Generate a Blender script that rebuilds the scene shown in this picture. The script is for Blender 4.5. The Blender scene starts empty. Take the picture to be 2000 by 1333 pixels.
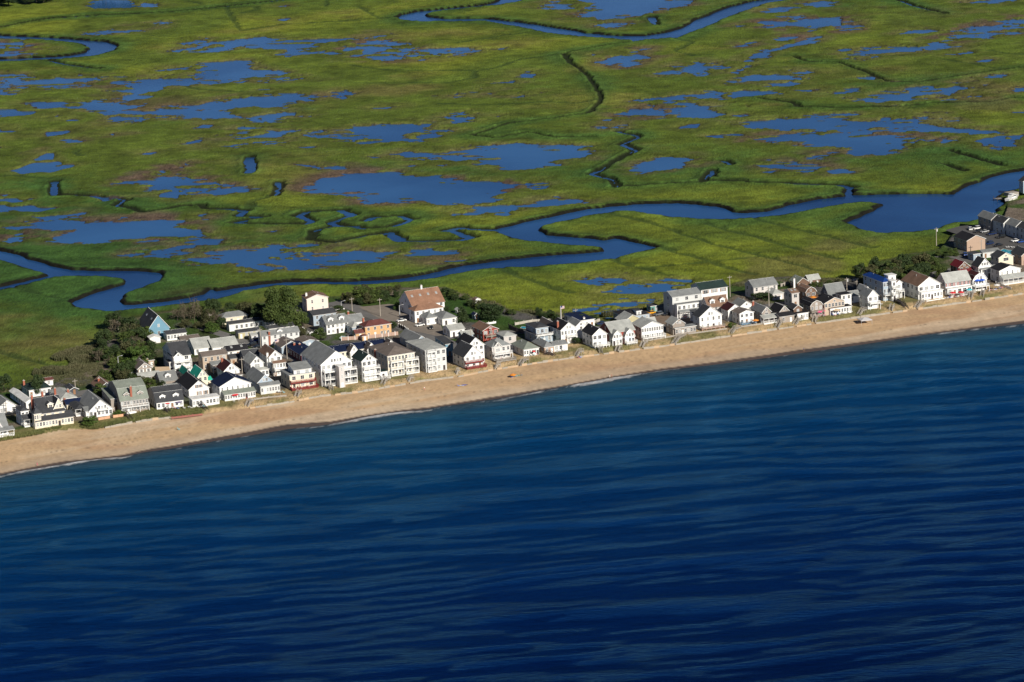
import bpy, math, random
import numpy as np
from mathutils import Vector, Matrix
random.seed(7)
SC = bpy.context.scene
COL = SC.collection
# ------------------------------------------------------------------ camera
ALT, FPX, PITCH, ROLL = 350.0, 6600.0, math.radians(13.5), math.radians(2.5)
camd = bpy.data.cameras.new('camera'); cam = bpy.data.objects.new('camera', camd); COL.objects.link(cam)
camd.sensor_width = 36.0; camd.lens = FPX / 2000.0 * 36.0
camd.clip_start = 5.0; camd.clip_end = 60000.0
_F = Vector((0, math.cos(PITCH), -math.sin(PITCH))); _U0 = Vector((0, math.sin(PITCH), math.cos(PITCH))); _R0 = Vector((1, 0, 0))
_R = _R0 * math.cos(ROLL) - _U0 * math.sin(ROLL); _U = _R0 * math.sin(ROLL) + _U0 * math.cos(ROLL)
cam.matrix_world = Matrix(((_R.x, _U.x, -_F.x, 0), (_R.y, _U.y, -_F.y, 0), (_R.z, _U.z, -_F.z, ALT), (0, 0, 0, 1)))
SC.camera = cam
# ------------------------------------------------------------------ world and sun
SUN_AZ, SUN_EL = math.radians(31), math.radians(28)
world = bpy.data.worlds.new('World'); SC.world = world; world.use_nodes = True
wn = world.node_tree; wn.nodes.clear()
sky = wn.nodes.new('ShaderNodeTexSky'); sky.sky_type = 'NISHITA'; sky.sun_disc = False
sky.sun_elevation = SUN_EL; sky.sun_rotation = math.pi - SUN_AZ; sky.altitude = 2000; sky.air_density = 0.4; sky.dust_density = 0.0; sky.ozone_density = 3.0
bg = wn.nodes.new('ShaderNodeBackground'); bg.inputs[1].default_value = 0.06
wo = wn.nodes.new('ShaderNodeOutputWorld'); wn.links.new(sky.outputs[0], bg.inputs[0]); wn.links.new(bg.outputs[0], wo.inputs[0])
sd = bpy.data.lights.new('sun', 'SUN'); sun = bpy.data.objects.new('sun', sd); COL.objects.link(sun)
sd.energy = 5.0; sd.angle = math.radians(0.5); sd.color = (1.0, 0.93, 0.82)
S = Vector((math.cos(SUN_EL) * math.sin(SUN_AZ), -math.cos(SUN_EL) * math.cos(SUN_AZ), math.sin(SUN_EL)))
sun.rotation_euler = S.to_track_quat('Z', 'Y').to_euler(); sun.location = (0, 0, 500)
SC.view_settings.view_transform = 'Standard'; SC.view_settings.look = 'None'
SC.view_settings.exposure = 0.24; SC.view_settings.gamma = 1.0; SC.view_settings.use_curve_mapping = False
# ------------------------------------------------------------------ survey helpers: ground plan of the place
Rn, Un, Fn = np.array(_R), np.array(_U), np.array(_F)
def G(u, v, z=3.2):
    """ground plan position (x, y) of the surveyed point (u, v) at height z"""
    u = np.asarray(u, float); v = np.asarray(v, float)
    d = Fn + ((u - 1000) / FPX)[..., None] * Rn + ((666.5 - v) / FPX)[..., None] * Un
    t = (z - ALT) / d[..., 2]
    return np.stack([d[..., 0] * t, d[..., 1] * t], -1)
def PX(x, y, z):
    p = np.stack([np.asarray(x, float), np.asarray(y, float), np.asarray(z, float) - ALT + 0 * np.asarray(x, float)], -1)
    w = p @ Fn
    return 1000 + FPX * (p @ Rn) / w, 666.5 - FPX * (p @ Un) / w
ZR = {'A': (0, 680), 'B': (180, 580), 'C': (200, 680), 'D': (400, 560), 'E': (400, 640), 'F': (580, 540), 'G': (580, 620), 'H': (760, 540),
      'I': (960, 560), 'J': (1150, 560), 'K': (1280, 520), 'L': (1430, 500), 'M': (1580, 480), 'N': (1750, 440), 'O': (1750, 320), 'P': (0, 720)}
MR = {1: (0, 0, 2.857), 2: (650, 0, 2.857), 3: (1300, 0, 2.857), 4: (0, 280, 2.857), 5: (550, 280, 2.857), 6: (1200, 240, 2.5), 0: (0, 0, 1.0)}
def zp(r, x, y):
    o = ZR[r]; return o[0] + x / 7.404, o[1] + y / 7.404
def mp(r, pts):
    o = MR[r]; return [(o[0] + x / o[2], o[1] + y / o[2]) for x, y in pts]
# ------------------------------------------------------------------ noise in numpy
def _h(ix, iy, seed):
    n = (ix.astype(np.int64) * 374761393 + iy.astype(np.int64) * 668265263 + seed * 974634777) & 0xFFFFFFFF
    n = ((n ^ (n >> 13)) * 1274126177) & 0xFFFFFFFF
    n = (n ^ (n >> 16)) & 0xFFFF
    return n.astype(np.float32) / 32767.5 - 1.0
def vn(x, y, seed=0):
    ix = np.floor(x); iy = np.floor(y); fx = (x - ix).astype(np.float32); fy = (y - iy).astype(np.float32)
    sx = fx * fx * (3 - 2 * fx); sy = fy * fy * (3 - 2 * fy)
    a = _h(ix, iy, seed); b = _h(ix + 1, iy, seed); c = _h(ix, iy + 1, seed); d = _h(ix + 1, iy + 1, seed)
    return (a + (b - a) * sx) * (1 - sy) + (c + (d - c) * sx) * sy
def fbm(x, y, sc, octv=4, seed=0, gain=0.55):
    r = 0; a = 1; t = 0
    for i in range(octv):
        r = r + a * vn(x / sc + 17.3 * i, y / sc - 9.1 * i, seed + i); t += a; a *= gain; sc /= 2.03
    return r / t * 1.6
def sstep(a, b, x):
    t = np.clip((x - a) / (b - a), 0, 1); return t * t * (3 - 2 * t)
# ------------------------------------------------------------------ object helpers
def tag(o, label=None, cat=None, group=None, kind=None):
    if label: o['label'] = label
    if cat: o['category'] = cat
    if group: o['group'] = group
    if kind: o['kind'] = kind
    return o
def empty(name, loc, rz=0.0):
    o = bpy.data.objects.new(name, None); o.location = loc; o.rotation_euler = (0, 0, rz); COL.objects.link(o); o.empty_display_size = 1; return o
class MB:
    """collects faces; build() links them as one mesh object"""
    def __init__(s): s.v = []; s.f = []; s.m = []
    def poly(s, pts, mi=0):
        n = len(s.v); s.v += [tuple(p) for p in pts]; s.f.append(tuple(range(n, n + len(pts)))); s.m.append(mi)
    def box(s, x0, y0, z0, x1, y1, z1, mi=0, mtop=None):
        n = len(s.v)
        s.v += [(x0, y0, z0), (x1, y0, z0), (x1, y1, z0), (x0, y1, z0), (x0, y0, z1), (x1, y0, z1), (x1, y1, z1), (x0, y1, z1)]
        for k, q in enumerate(((0, 3, 2, 1), (4, 5, 6, 7), (0, 1, 5, 4), (1, 2, 6, 5), (2, 3, 7, 6), (3, 0, 4, 7))):
            s.f.append(tuple(n + i for i in q)); s.m.append(mtop if (k == 1 and mtop is not None) else mi)
    def beam(s, a, b, w, h, mi=0):
        a = Vector(a); b = Vector(b); d = (b - a).normalized()
        up = Vector((0, 0, 1)) if abs(d.z) < 0.95 else Vector((1, 0, 0))
        sx = d.cross(up).normalized() * (w / 2); sz = sx.cross(d).normalized() * (h / 2)
        n = len(s.v)
        for p in (a, b):
            for q in (-sx - sz, sx - sz, sx + sz, -sx + sz): s.v.append(tuple(p + q))
        for q in ((0, 1, 2, 3), (7, 6, 5, 4), (0, 4, 5, 1), (1, 5, 6, 2), (2, 6, 7, 3), (3, 7, 4, 0)):
            s.f.append(tuple(n + i for i in q)); s.m.append(mi)
    def cyl(s, a, b, r0, r1, k=8, mi=0):
        a = Vector(a); b = Vector(b); d = (b - a).normalized()
        up = Vector((0, 0, 1)) if abs(d.z) < 0.9 else Vector((1, 0, 0))
        ex = d.cross(up).normalized(); ey = d.cross(ex)
        n = len(s.v)
        for p, r in ((a, r0), (b, r1)):
            for i in range(k):
                t = 2 * math.pi * i / k; s.v.append(tuple(p + ex * (r * math.cos(t)) + ey * (r * math.sin(t))))
        for i in range(k):
            j = (i + 1) % k; s.f.append((n + i, n + j, n + k + j, n + k + i)); s.m.append(mi)
        s.f.append(tuple(n + i for i in range(k))[::-1]); s.m.append(mi)
        s.f.append(tuple(n + k + i for i in range(k))); s.m.append(mi)
    def cone(s, c, r, h, k=10, mi=0, th=0.0):
        n = len(s.v)
        s.v.append((c[0], c[1], c[2] + h))
        for i in range(k):
            t = 2 * math.pi * i / k; s.v.append((c[0] + r * math.cos(t), c[1] + r * math.sin(t), c[2]))
        for i in range(k):
            s.f.append((n, n + 1 + i, n + 1 + (i + 1) % k)); s.m.append(mi)
        s.f.append(tuple(n + 1 + i for i in range(k))[::-1]); s.m.append(mi)
    def mesh(s, name, mats):
        me = bpy.data.meshes.new(name); me.from_pydata(s.v, [], s.f)
        for m in mats: me.materials.append(m)
        if len(mats) > 1: me.polygons.foreach_set('material_index', s.m)
        me.update(); return me
    def build(s, name, mats, parent=None):
        if not isinstance(mats, (list, tuple)): mats = [mats]
        o = bpy.data.objects.new(name, s.mesh(name, mats)); COL.objects.link(o)
        if parent is not None: o.parent = parent
        return o
def inst(name, me, parent=None, loc=(0, 0, 0), rot=(0, 0, 0), sc=None):
    o = bpy.data.objects.new(name, me); COL.objects.link(o); o.location = loc; o.rotation_euler = rot
    if sc: o.scale = sc
    if parent is not None: o.parent = parent
    return o
# ------------------------------------------------------------------ materials
_mc = {}
def _new(name):
    m = bpy.data.materials.new(name); m.use_nodes = True; nt = m.node_tree; b = nt.nodes['Principled BSDF']; return m, nt, b
def mat(name, col, rough=0.7, var=0.12, sc=2.0, bump=0.0, spec=0.3, stretch=None, streak=0.0):
    if name in _mc: return _mc[name]
    m, nt, b = _new(name); N = nt.nodes.new; L = nt.links.new
    b.inputs['Roughness'].default_value = rough; b.inputs['Specular IOR Level'].default_value = spec
    tc = N('ShaderNodeTexCoord'); mapn = N('ShaderNodeMapping'); L(tc.outputs['Object'], mapn.inputs[0])
    if stretch: mapn.inputs['Scale'].default_value = stretch
    nz = N('ShaderNodeTexNoise'); nz.inputs['Scale'].default_value = sc; nz.inputs['Detail'].default_value = 4; L(mapn.outputs[0], nz.inputs['Vector'])
    nz2 = N('ShaderNodeTexNoise'); nz2.inputs['Scale'].default_value = sc * 0.16; nz2.inputs['Detail'].default_value = 2; L(tc.outputs['Object'], nz2.inputs['Vector'])
    ad = N('ShaderNodeMath'); ad.operation = 'ADD'; L(nz.outputs[0], ad.inputs[0]); L(nz2.outputs[0], ad.inputs[1])
    mr = N('ShaderNodeMapRange'); L(ad.outputs[0], mr.inputs[0]); mr.inputs[1].default_value = 0.6; mr.inputs[2].default_value = 1.4
    mr.inputs[3].default_value = 1 - var; mr.inputs[4].default_value = 1 + var
    oi = N('ShaderNodeObjectInfo'); mr2 = N('ShaderNodeMapRange'); L(oi.outputs['Random'], mr2.inputs[0]); mr2.inputs[3].default_value = 0.93; mr2.inputs[4].default_value = 1.05
    mu = N('ShaderNodeMath'); mu.operation = 'MULTIPLY'; L(mr.outputs[0], mu.inputs[0]); L(mr2.outputs[0], mu.inputs[1])
    vm = N('ShaderNodeVectorMath'); vm.operation = 'SCALE'; vm.inputs[0].default_value = col; L(mu.outputs[0], vm.inputs['Scale'])
    L(vm.outputs[0], b.inputs['Base Color'])
    if bump:
        bp = N('ShaderNodeBump'); bp.inputs['Strength'].default_value = bump; bp.inputs['Distance'].default_value = 0.1
        L(nz.outputs[0], bp.inputs['Height']); L(bp.outputs[0], b.inputs['Normal'])
    _mc[name] = m; return m
def siding(name, col, rough=0.6):
    key = 'siding_' + name
    if key in _mc: return _mc[key]
    m = mat(key, col, rough, 0.07, 1.2, 0, 0.2); nt = m.node_tree; b = nt.nodes['Principled BSDF']
    tc = nt.nodes.new('ShaderNodeTexCoord'); w = nt.nodes.new('ShaderNodeTexWave'); w.bands_direction = 'Z'; w.inputs['Scale'].default_value = 1.6; w.wave_profile = 'SAW'
    nt.links.new(tc.outputs['Object'], w.inputs['Vector'])
    bp = nt.nodes.new('ShaderNodeBump'); bp.inputs['Strength'].default_value = 0.5; bp.inputs['Distance'].default_value = 0.03
    nt.links.new(w.outputs['Fac'], bp.inputs['Height']); nt.links.new(bp.outputs[0], b.inputs['Normal'])
    return m
def roofing(name, col):
    return mat('roof_' + name, col, 0.85, 0.30, 2.2, 0.5, 0.15, stretch=(0.8, 0.8, 3))
WALL = {'W': (.77, .77, .755), 'C': (.74, .66, .52), 'G': (.36, .36, .35), 'LG': (.58, .59, .58), 'BG': (.33, .40, .47), 'SH': (.30, .26, .225), 'RD': (.27, .06, .045), 'BR': (.16, .10, .07),
        'TAN': (.45, .36, .28), 'PK': (.76, .62, .55), 'TL': (.15, .29, .38), 'YL': (.58, .37, .19), 'DK': (.07, .075, .085), 'OL': (.46, .42, .26), 'BK': (.43, .31, .235), 'GN': (.12, .30, .26), 'MR': (.11, .02, .03), 'PG': (.55, .52, .50), 'SL': (.13, .16, .19)}
ROOF = {'g': (.205, .215, .215), 'lg': (.36, .37, .35), 'k': (.055, .058, .064), 'bk': (.022, .022, .026), 'br': (.19, .12, .085), 'rb': (.13, .05, .045), 'nv': (.009, .017, .050), 'gr': (.03, .40, .28),
        'dg': (.022, .04, .038), 'rd': (.16, .022, .028), 'bl': (.010, .045, .19), 'wh': (.72, .72, .70), 'tb': (.25, .14, .092), 'gb': (.15, .125, .11), 'gg': (.21, .235, .20), 'mr': (.06, .018, .02)}
def WM(k): return siding(k, WALL[k])
def RM(k): return roofing(k, ROOF[k])
WHITE = mat('white_trim', (.77, .77, .75), 0.5, 0.05)
GLASS = mat('window_glass', (.025, .03, .04), 0.12, 0.25, 0.7, 0, 0.6)
CURT = mat('curtained_glass', (.32, .33, .33), 0.25, 0.25, 0.7, 0, 0.5)
BRICK = mat('chimney_brick', (.33, .11, .07), 0.85, 0.2, 6)
WOODG = mat('weathered_wood', (.34, .31, .27), 0.85, 0.25, 3, 0.2)
WOODD = mat('dark_wood', (.055, .045, .045), 0.85, 0.2, 3)
WOODB = mat('brown_wood', (.25, .14, .08), 0.8, 0.2, 3)
REDP = mat('red_paint', (.25, .04, .035), 0.55, 0.1)
METAL = mat('grey_metal', (.45, .46, .47), 0.4, 0.1)
ASPH = mat('asphalt', (.085, .083, .082), 0.9, 0.22, 0.35, 0.1)
CONC = mat('pale_concrete', (.44, .41, .36), 0.85, 0.25, 0.8, 0.2)
# ================================================================== TERRAIN
def line_fn(pts, z):
    """shore-parallel line surveyed at height z -> function of u in the plan grid at z=0.5"""
    p = np.array(pts, float); w = G(p[:, 0], p[:, 1], z); uu, vv = PX(w[:, 0], w[:, 1], np.full(len(w), 0.5))
    o = np.argsort(uu); uu = uu[o]; vv = vv[o]
    s0 = (vv[1] - vv[0]) / (uu[1] - uu[0]); s1 = (vv[-1] - vv[-2]) / (uu[-1] - uu[-2])
    s0 = -0.17; s1 = -0.13
    uu = np.concatenate([[uu[0] - 20000], uu, [uu[-1] + 20000]]); vv = np.concatenate([[vv[0] - 20000 * s0], vv, [vv[-1] + 20000 * s1]])
    return lambda u: np.interp(u, uu, vv)
SHORE = [(0, 929), (75, 915), (130, 905), (240, 893), (300, 880), (450, 858), (560, 840), (640, 830), (700, 818), (780, 805), (840, 799), (900, 790), (1000, 775), (1060, 763), (1120, 752), (1200, 738), (1300, 724), (1400, 713), (1500, 700), (1600, 686), (1700, 672), (1800, 656), (1900, 644), (2000, 632)]
FENCE = [(0, 862), (60, 852), (120, 840), (190, 838), (230, 830), (300, 818), (395, 809), (470, 799), (560, 786), (620, 774), (700, 765), (760, 755), (830, 743), (900, 734), (960, 722), (1050, 708), (1120, 698), (1200, 688), (1300, 675), (1400, 660), (1500, 645), (1600, 630), (1700, 616), (1800, 602), (1900, 588), (2000, 573)]
HFRONT = [(u, v - (14 if u < 300 else 24)) for u, v in FENCE]
TOWNB = [(-60, 775), (0, 768), (60, 750), (100, 742), (150, 735), (185, 720), (198, 660), (240, 626), (320, 612), (420, 606), (500, 594), (600, 590), (700, 577), (780, 566), (870, 566), (930, 588), (1000, 612), (1070, 620), (1150, 626), (1210, 624), (1270, 612), (1310, 592), (1420, 562), (1460, 552), (1540, 548), (1620, 556), (1680, 540), (1710, 516), (1780, 500), (1835, 492), (1862, 462), (1900, 450), (1935, 434), (1960, 428), (1968, 404), (2030, 380)]
fS = line_fn(SHORE, 0.0); fF = line_fn(FENCE, 2.3); fH = line_fn(HFRONT, 3.2); fT = line_fn(TOWNB, 2.0)
def ease(a, b, n, p=2.2):
    t = np.linspace(0, 1, n + 1)[1:]; return a + (b - a) * t ** p
us = np.concatenate([ease(-40, -4200, 34)[::-1], np.arange(-40, 2041, 2.0), ease(2040, 6500, 34)])
vs = np.concatenate([ease(-24, -520, 60, 1.5)[::-1], np.arange(-24, 640, 1.3), np.arange(640, 990, 2.0), ease(990, 2600, 14)])
UU, VV = np.meshgrid(us, vs); NR, NC = UU.shape
XY = G(UU, VV, 0.5); X = XY[..., 0]; Y = XY[..., 1]
def window(px, m):
    xs = [p[0] for p in px]; ys = [p[1] for p in px]
    c0 = max(0, np.searchsorted(us, min(xs) - m) - 1); c1 = min(NC, np.searchsorted(us, max(xs) + m) + 1)
    r0 = max(0, np.searchsorted(vs, min(ys) - m * 0.3) - 1); r1 = min(NR, np.searchsorted(vs, max(ys) + m * 0.3) + 1)
    return slice(r0, r1), slice(c0, c1)
def seg_d2(x, y, a, b):
    dx, dy = b[0] - a[0], b[1] - a[1]; t = np.clip(((x - a[0]) * dx + (y - a[1]) * dy) / (dx * dx + dy * dy + 1e-9), 0, 1)
    return (x - a[0] - t * dx) ** 2 + (y - a[1] - t * dy) ** 2
def poly_sdf(px, m=260):
    sl = window(px, m); x = X[sl]; y = Y[sl]; w = G([p[0] for p in px], [p[1] for p in px], 0.6)
    d2 = np.full(x.shape, 1e12); ins = np.zeros(x.shape, bool); n = len(w)
    for i in range(n):
        a, b = w[i], w[(i + 1) % n]
        d2 = np.minimum(d2, seg_d2(x, y, a, b))
        c = ((a[1] > y) != (b[1] > y)); xx = a[0] + (y - a[1]) / (b[1] - a[1] + 1e-12) * (b[0] - a[0]); ins ^= c & (x < xx)
    d = np.sqrt(d2); return sl, np.where(ins, -d, d)
BIG = 400.0
fc = np.full(UU.shape, BIG)          # signed distance to creek water
fp = np.full(UU.shape, BIG)          # field of the salt pans
fd = np.full(UU.shape, BIG)          # distance to ditches
fdn = np.full(UU.shape, BIG)         # faint straight field drains
fdw = np.full(UU.shape, BIG)         # the same, only ditches wide enough to hold water
brown = np.zeros(UU.shape)
n1 = fbm(X, Y, 26, 5, 3, 0.62); n5 = fbm(X * .55 + Y * .12, Y * 1.1, 17, 5, 63, .68); n6 = fbm(X * .6, Y, 5.5, 3, 66, .7); n7 = fbm(X * .42 + Y * .15, Y * 1.0, 13, 4, 69, .66); n2 = fbm(X, Y, 90, 4, 11); n3 = fbm(X, Y * 0.6, 300, 3, 21); n4 = fbm(X, Y, 7, 3, 31)
CREEKS = [
 mp(6, [(2300, 190), (2000, 238), (1940, 245), (1860, 265), (1760, 300), (1700, 325), (1665, 355), (1590, 350), (1400, 352), (1165, 355), (1150, 325), (1140, 330), (1120, 360), (1000, 375), (850, 405), (740, 435), (640, 443), (580, 437), (500, 412), (400, 400), (250, 395), (100, 400)])
 + mp(5, [(1857, 354), (1700, 370), (1500, 415), (1350, 445), (1290, 465), (1170, 490), (1230, 515), (1280, 530), (1400, 555), (1570, 570), (1700, 582), (1790, 592), (1795, 605), (1700, 615), (1500, 630), (1300, 650), (1100, 675), (950, 700), (800, 735), (700, 755), (600, 765), (400, 775), (200, 775)])
 + mp(4, [(1600, 778), (1450, 792), (1300, 815), (1200, 832), (1180, 822), (1150, 845), (950, 885), (750, 905), (690, 905), (655, 885), (690, 855), (800, 810), (880, 780), (905, 745), (880, 725), (750, 715), (400, 710), (290, 690), (180, 655), (100, 625), (0, 605), (-250, 560), (-250, 620), (0, 660), (130, 697), (280, 742), (150, 775), (0, 806), (-300, 850), (-300, 875), (0, 824), (180, 785), (300, 757), (450, 747), (600, 750), (705, 770), (690, 790), (600, 818), (500, 848), (400, 900), (480, 930), (640, 950), (720, 940), (900, 920), (1000, 905), (1200, 880), (1350, 835), (1500, 808), (1700, 798)])
 + mp(5, [(300, 795), (420, 800), (600, 790), (800, 770), (950, 745), (1100, 715), (1250, 700), (1400, 695), (1600, 680), (1750, 665), (1860, 655)])
 + mp(6, [(0, 672), (60, 655), (120, 640), (190, 612), (120, 590), (0, 570)])
 + mp(5, [(1800, 545), (1600, 525), (1480, 515), (1420, 490), (1440, 475), (1550, 445), (1700, 415), (1850, 393)])
 + mp(6, [(0, 440), (100, 440), (200, 455), (300, 467), (400, 478), (600, 478), (700, 470), (900, 445), (1050, 415), (1200, 395), (1310, 405), (1250, 440), (1135, 490), (1200, 520), (1290, 548), (1450, 540), (1560, 530), (1640, 498), (1760, 484), (1860, 440), (1850, 430), (1910, 400), (1880, 378), (1860, 366), (1910, 340), (1990, 322), (2300, 270)]),
 mp(2, [(1120, -60), (1060, 0), (1000, 18), (900, 33), (750, 48), (550, 72), (490, 88), (500, 100), (600, 108), (860, 112), (1000, 125), (1200, 155), (1400, 190), (1600, 206), (1750, 206), (1857, 190)])
 + mp(3, [(0, 190), (100, 160), (190, 112), (370, 42), (500, 10), (600, -4), (760, -30), (800, -14), (690, 2), (560, 22), (400, 76), (280, 122), (150, 180), (43, 216)])
 + mp(2, [(1850, 218), (1700, 232), (1450, 211), (1200, 187), (1080, 157), (860, 122), (500, 126), (400, 117), (375, 100), (390, 88), (480, 70), (600, 58), (850, 33), (940, 13), (1000, -60)]),
 mp(1, [(-200, 198), (0, 207), (240, 216), (440, 232), (560, 240), (618, 262), (610, 285), (520, 311), (400, 326), (200, 337), (-200, 352), (-200, 343), (0, 338), (250, 329), (400, 318), (500, 300), (540, 272), (500, 248), (400, 234), (240, 224), (0, 216), (-200, 208)]),
]
for ci, c in enumerate(CREEKS):
    sl, d = poly_sdf(c, 400); d = d - (0, 1.5, 4.0)[ci]; fc[sl] = np.minimum(fc[sl], d + n1[sl] * 1.3 + n4[sl] * 0.5)
DITCH = [  # (region, width m, points)
 (1, 5, [(-200, 190), (0, 160), (150, 130), (300, 105), (500, 92), (800, 80), (1000, 68), (1250, 42), (1450, 20), (1650, -6), (1800, -40)]),
 (4, 4, [(300, 220), (290, 260), (310, 300), (400, 295), (560, 305), (700, 320), (640, 355), (720, 370), (800, 395), (900, 380), (1000, 360), (1130, 350), (1150, 370), (1300, 372), (1390, 380), (1340, 410), (1480, 415), (1300, 450), (1500, 458), (1700, 458), (1740, 440), (1650, 410), (1700, 390), (1900, 380), (1980, 405), (1850, 445), (1900, 465), (2020, 482)]),
 (5, 4, [(300, 460), (450, 485), (600, 475), (740, 430), (680, 410), (500, 420), (470, 440)]),
 (5, 5, [(420, 470), (300, 470), (200, 490), (155, 550), (300, 560), (480, 520), (600, 505), (680, 550), (800, 552), (1000, 545), (1060, 530), (1000, 500), (920, 492), (1000, 475), (1170, 490)]),
 (5, 4, [(1900, 15), (1980, 50), (1900, 90), (1730, 180), (1850, 210), (1870, 255)]),
 (2, 2.2, [(1700, 235), (1500, 265), (1290, 305), (1320, 350), (1400, 410), (1460, 480), (1500, 560), (1420, 640), (1200, 670), (1000, 690), (780, 760), (900, 775), (1100, 740), (1250, 770), (1450, 770)]),
 (2, 1.6, [(1290, 305), (1050, 335), (900, 385), (800, 400), (600, 400), (300, 395), (100, 370)]),
 (2, 2, [(800, 400), (780, 440), (650, 465), (400, 470), (130, 470)]),
 (2, 3, [(1590, 740), (1700, 770), (1600, 815), (1690, 845), (1560, 914)]),
 (2, 2, [(1500, 560), (1350, 585), (1180, 575), (900, 590), (600, 585)]),
 (2, 1.5, [(150, 40), (220, 85), (265, 108)]), (2, 1.5, [(265, 108), (375, 104)]), (2, 1, [(0, 122), (375, 104)]), (2, 1.2, [(700, 245), (950, 205), (1150, 180)]), (2, 3.5, [(1770, 100), (1810, 145)]),
 (6, 3, [(1150, 325), (1100, 310), (900, 305), (700, 298), (500, 290), (430, 295), (200, 310), (0, 322)]),
 (6, 3, [(480, 270), (490, 235), (440, 288)]), (6, 3, [(530, 190), (560, 210)]),
 (3, 3, [(1560, 85), (1400, 40), (1270, 0)]),
 (3, 2.5, [(720, 320), (800, 350), (960, 355), (1100, 400), (1250, 463), (1400, 468), (1700, 420), (2100, 370)]),
 (3, 1.2, [(1550, 335), (1850, 390)]), (3, 2, [(1800, 290), (1900, 305), (2100, 318)]),
 (3, 2.5, [(520, 550), (720, 580), (740, 600), (1000, 605), (1300, 600), (1500, 580), (1800, 580), (1950, 550), (2100, 560)]),
 (3, 2, [(50, 220), (160, 240), (60, 290), (150, 320), (260, 312)]),
 (1, 2.0, [(1250, 42), (1290, 100), (1350, 175)]), (1, 2, [(1350, 175), (1600, 140), (1800, 130), (2000, 120)]), (1, 3, [(280, 345), (400, 370), (540, 390)]), (1, 2, [(1000, 0), (1130, 30)]), (1, 1.0, [(1820, -5), (1825, 42)]), (1, 1.6, [(1290, 50), (1420, 40), (1440, 60), (1350, 78)]),
 (4, 3, [(1402, 80), (1396, 120), (1388, 170)]), (4, 3, [(1560, 220), (1570, 250), (1540, 300)]), (4, 2, [(1540, 300), (1400, 330), (1390, 380)]), (4, 2, [(0, 190), (80, 185), (300, 205)]), (4, 2, [(410, 55), (440, 75), (420, 50)]),
 (6, 1.4, [(0, 450), (250, 520), (350, 550), (500, 600), (650, 640), (850, 690), (1040, 735)]), (6, 1.8, [(430, 490), (700, 565), (900, 625), (1100, 672)]), (6, 1.2, [(690, 475), (850, 520), (1100, 580), (1250, 620)]),
 (6, 2.0, [(190, 610), (400, 660), (550, 710), (700, 745)]), (6, 1.5, [(85, 700), (260, 750)]), (6, 0.8, [(180, 710), (400, 690), (700, 660)]),
 (6, 2.5, [(1640, 140), (1780, 180), (1890, 215)]), (6, 2.5, [(1610, 205), (1700, 240)]), (5, 1.8, [(1210, 705), (1350, 760), (1500, 810), (1620, 840)]), (5, 1.5, [(1860, 660), (1950, 690), (2060, 700)]),
 (0, 1.5, [(0, 688), (40, 700), (90, 712), (130, 722)]), (0, 1.0, [(0, 560), (70, 575), (150, 590)]), (0, 1.5, [(330, 160), (390, 178), (470, 182)]),
]
ditch_w = []
for r, wd, pts in DITCH:
    px = mp(r, pts); w = G([p[0] for p in px], [p[1] for p in px], 0.6); sl = window(px, 130)
    x = X[sl] + n1[sl] * 1.8 + n4[sl] * 1.0; y = Y[sl] + n2[sl] * 2.5 + n1[sl] * 1.5; d2 = np.full(x.shape, 1e12)
    for i in range(len(w) - 1): d2 = np.minimum(d2, seg_d2(x, y, w[i], w[i + 1]))
    d = np.sqrt(d2)
    if wd < 2.1: fdn[sl] = np.minimum(fdn[sl], d - wd * .5); continue
    fd[sl] = np.minimum(fd[sl], d - wd * (0.5 + 0.3 * n2[sl]) - (1.0 if wd >= 3 else 0))
    if wd >= 3: fdw[sl] = np.minimum(fdw[sl], d - wd * (.42 + .9 * n2[sl]))
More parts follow.
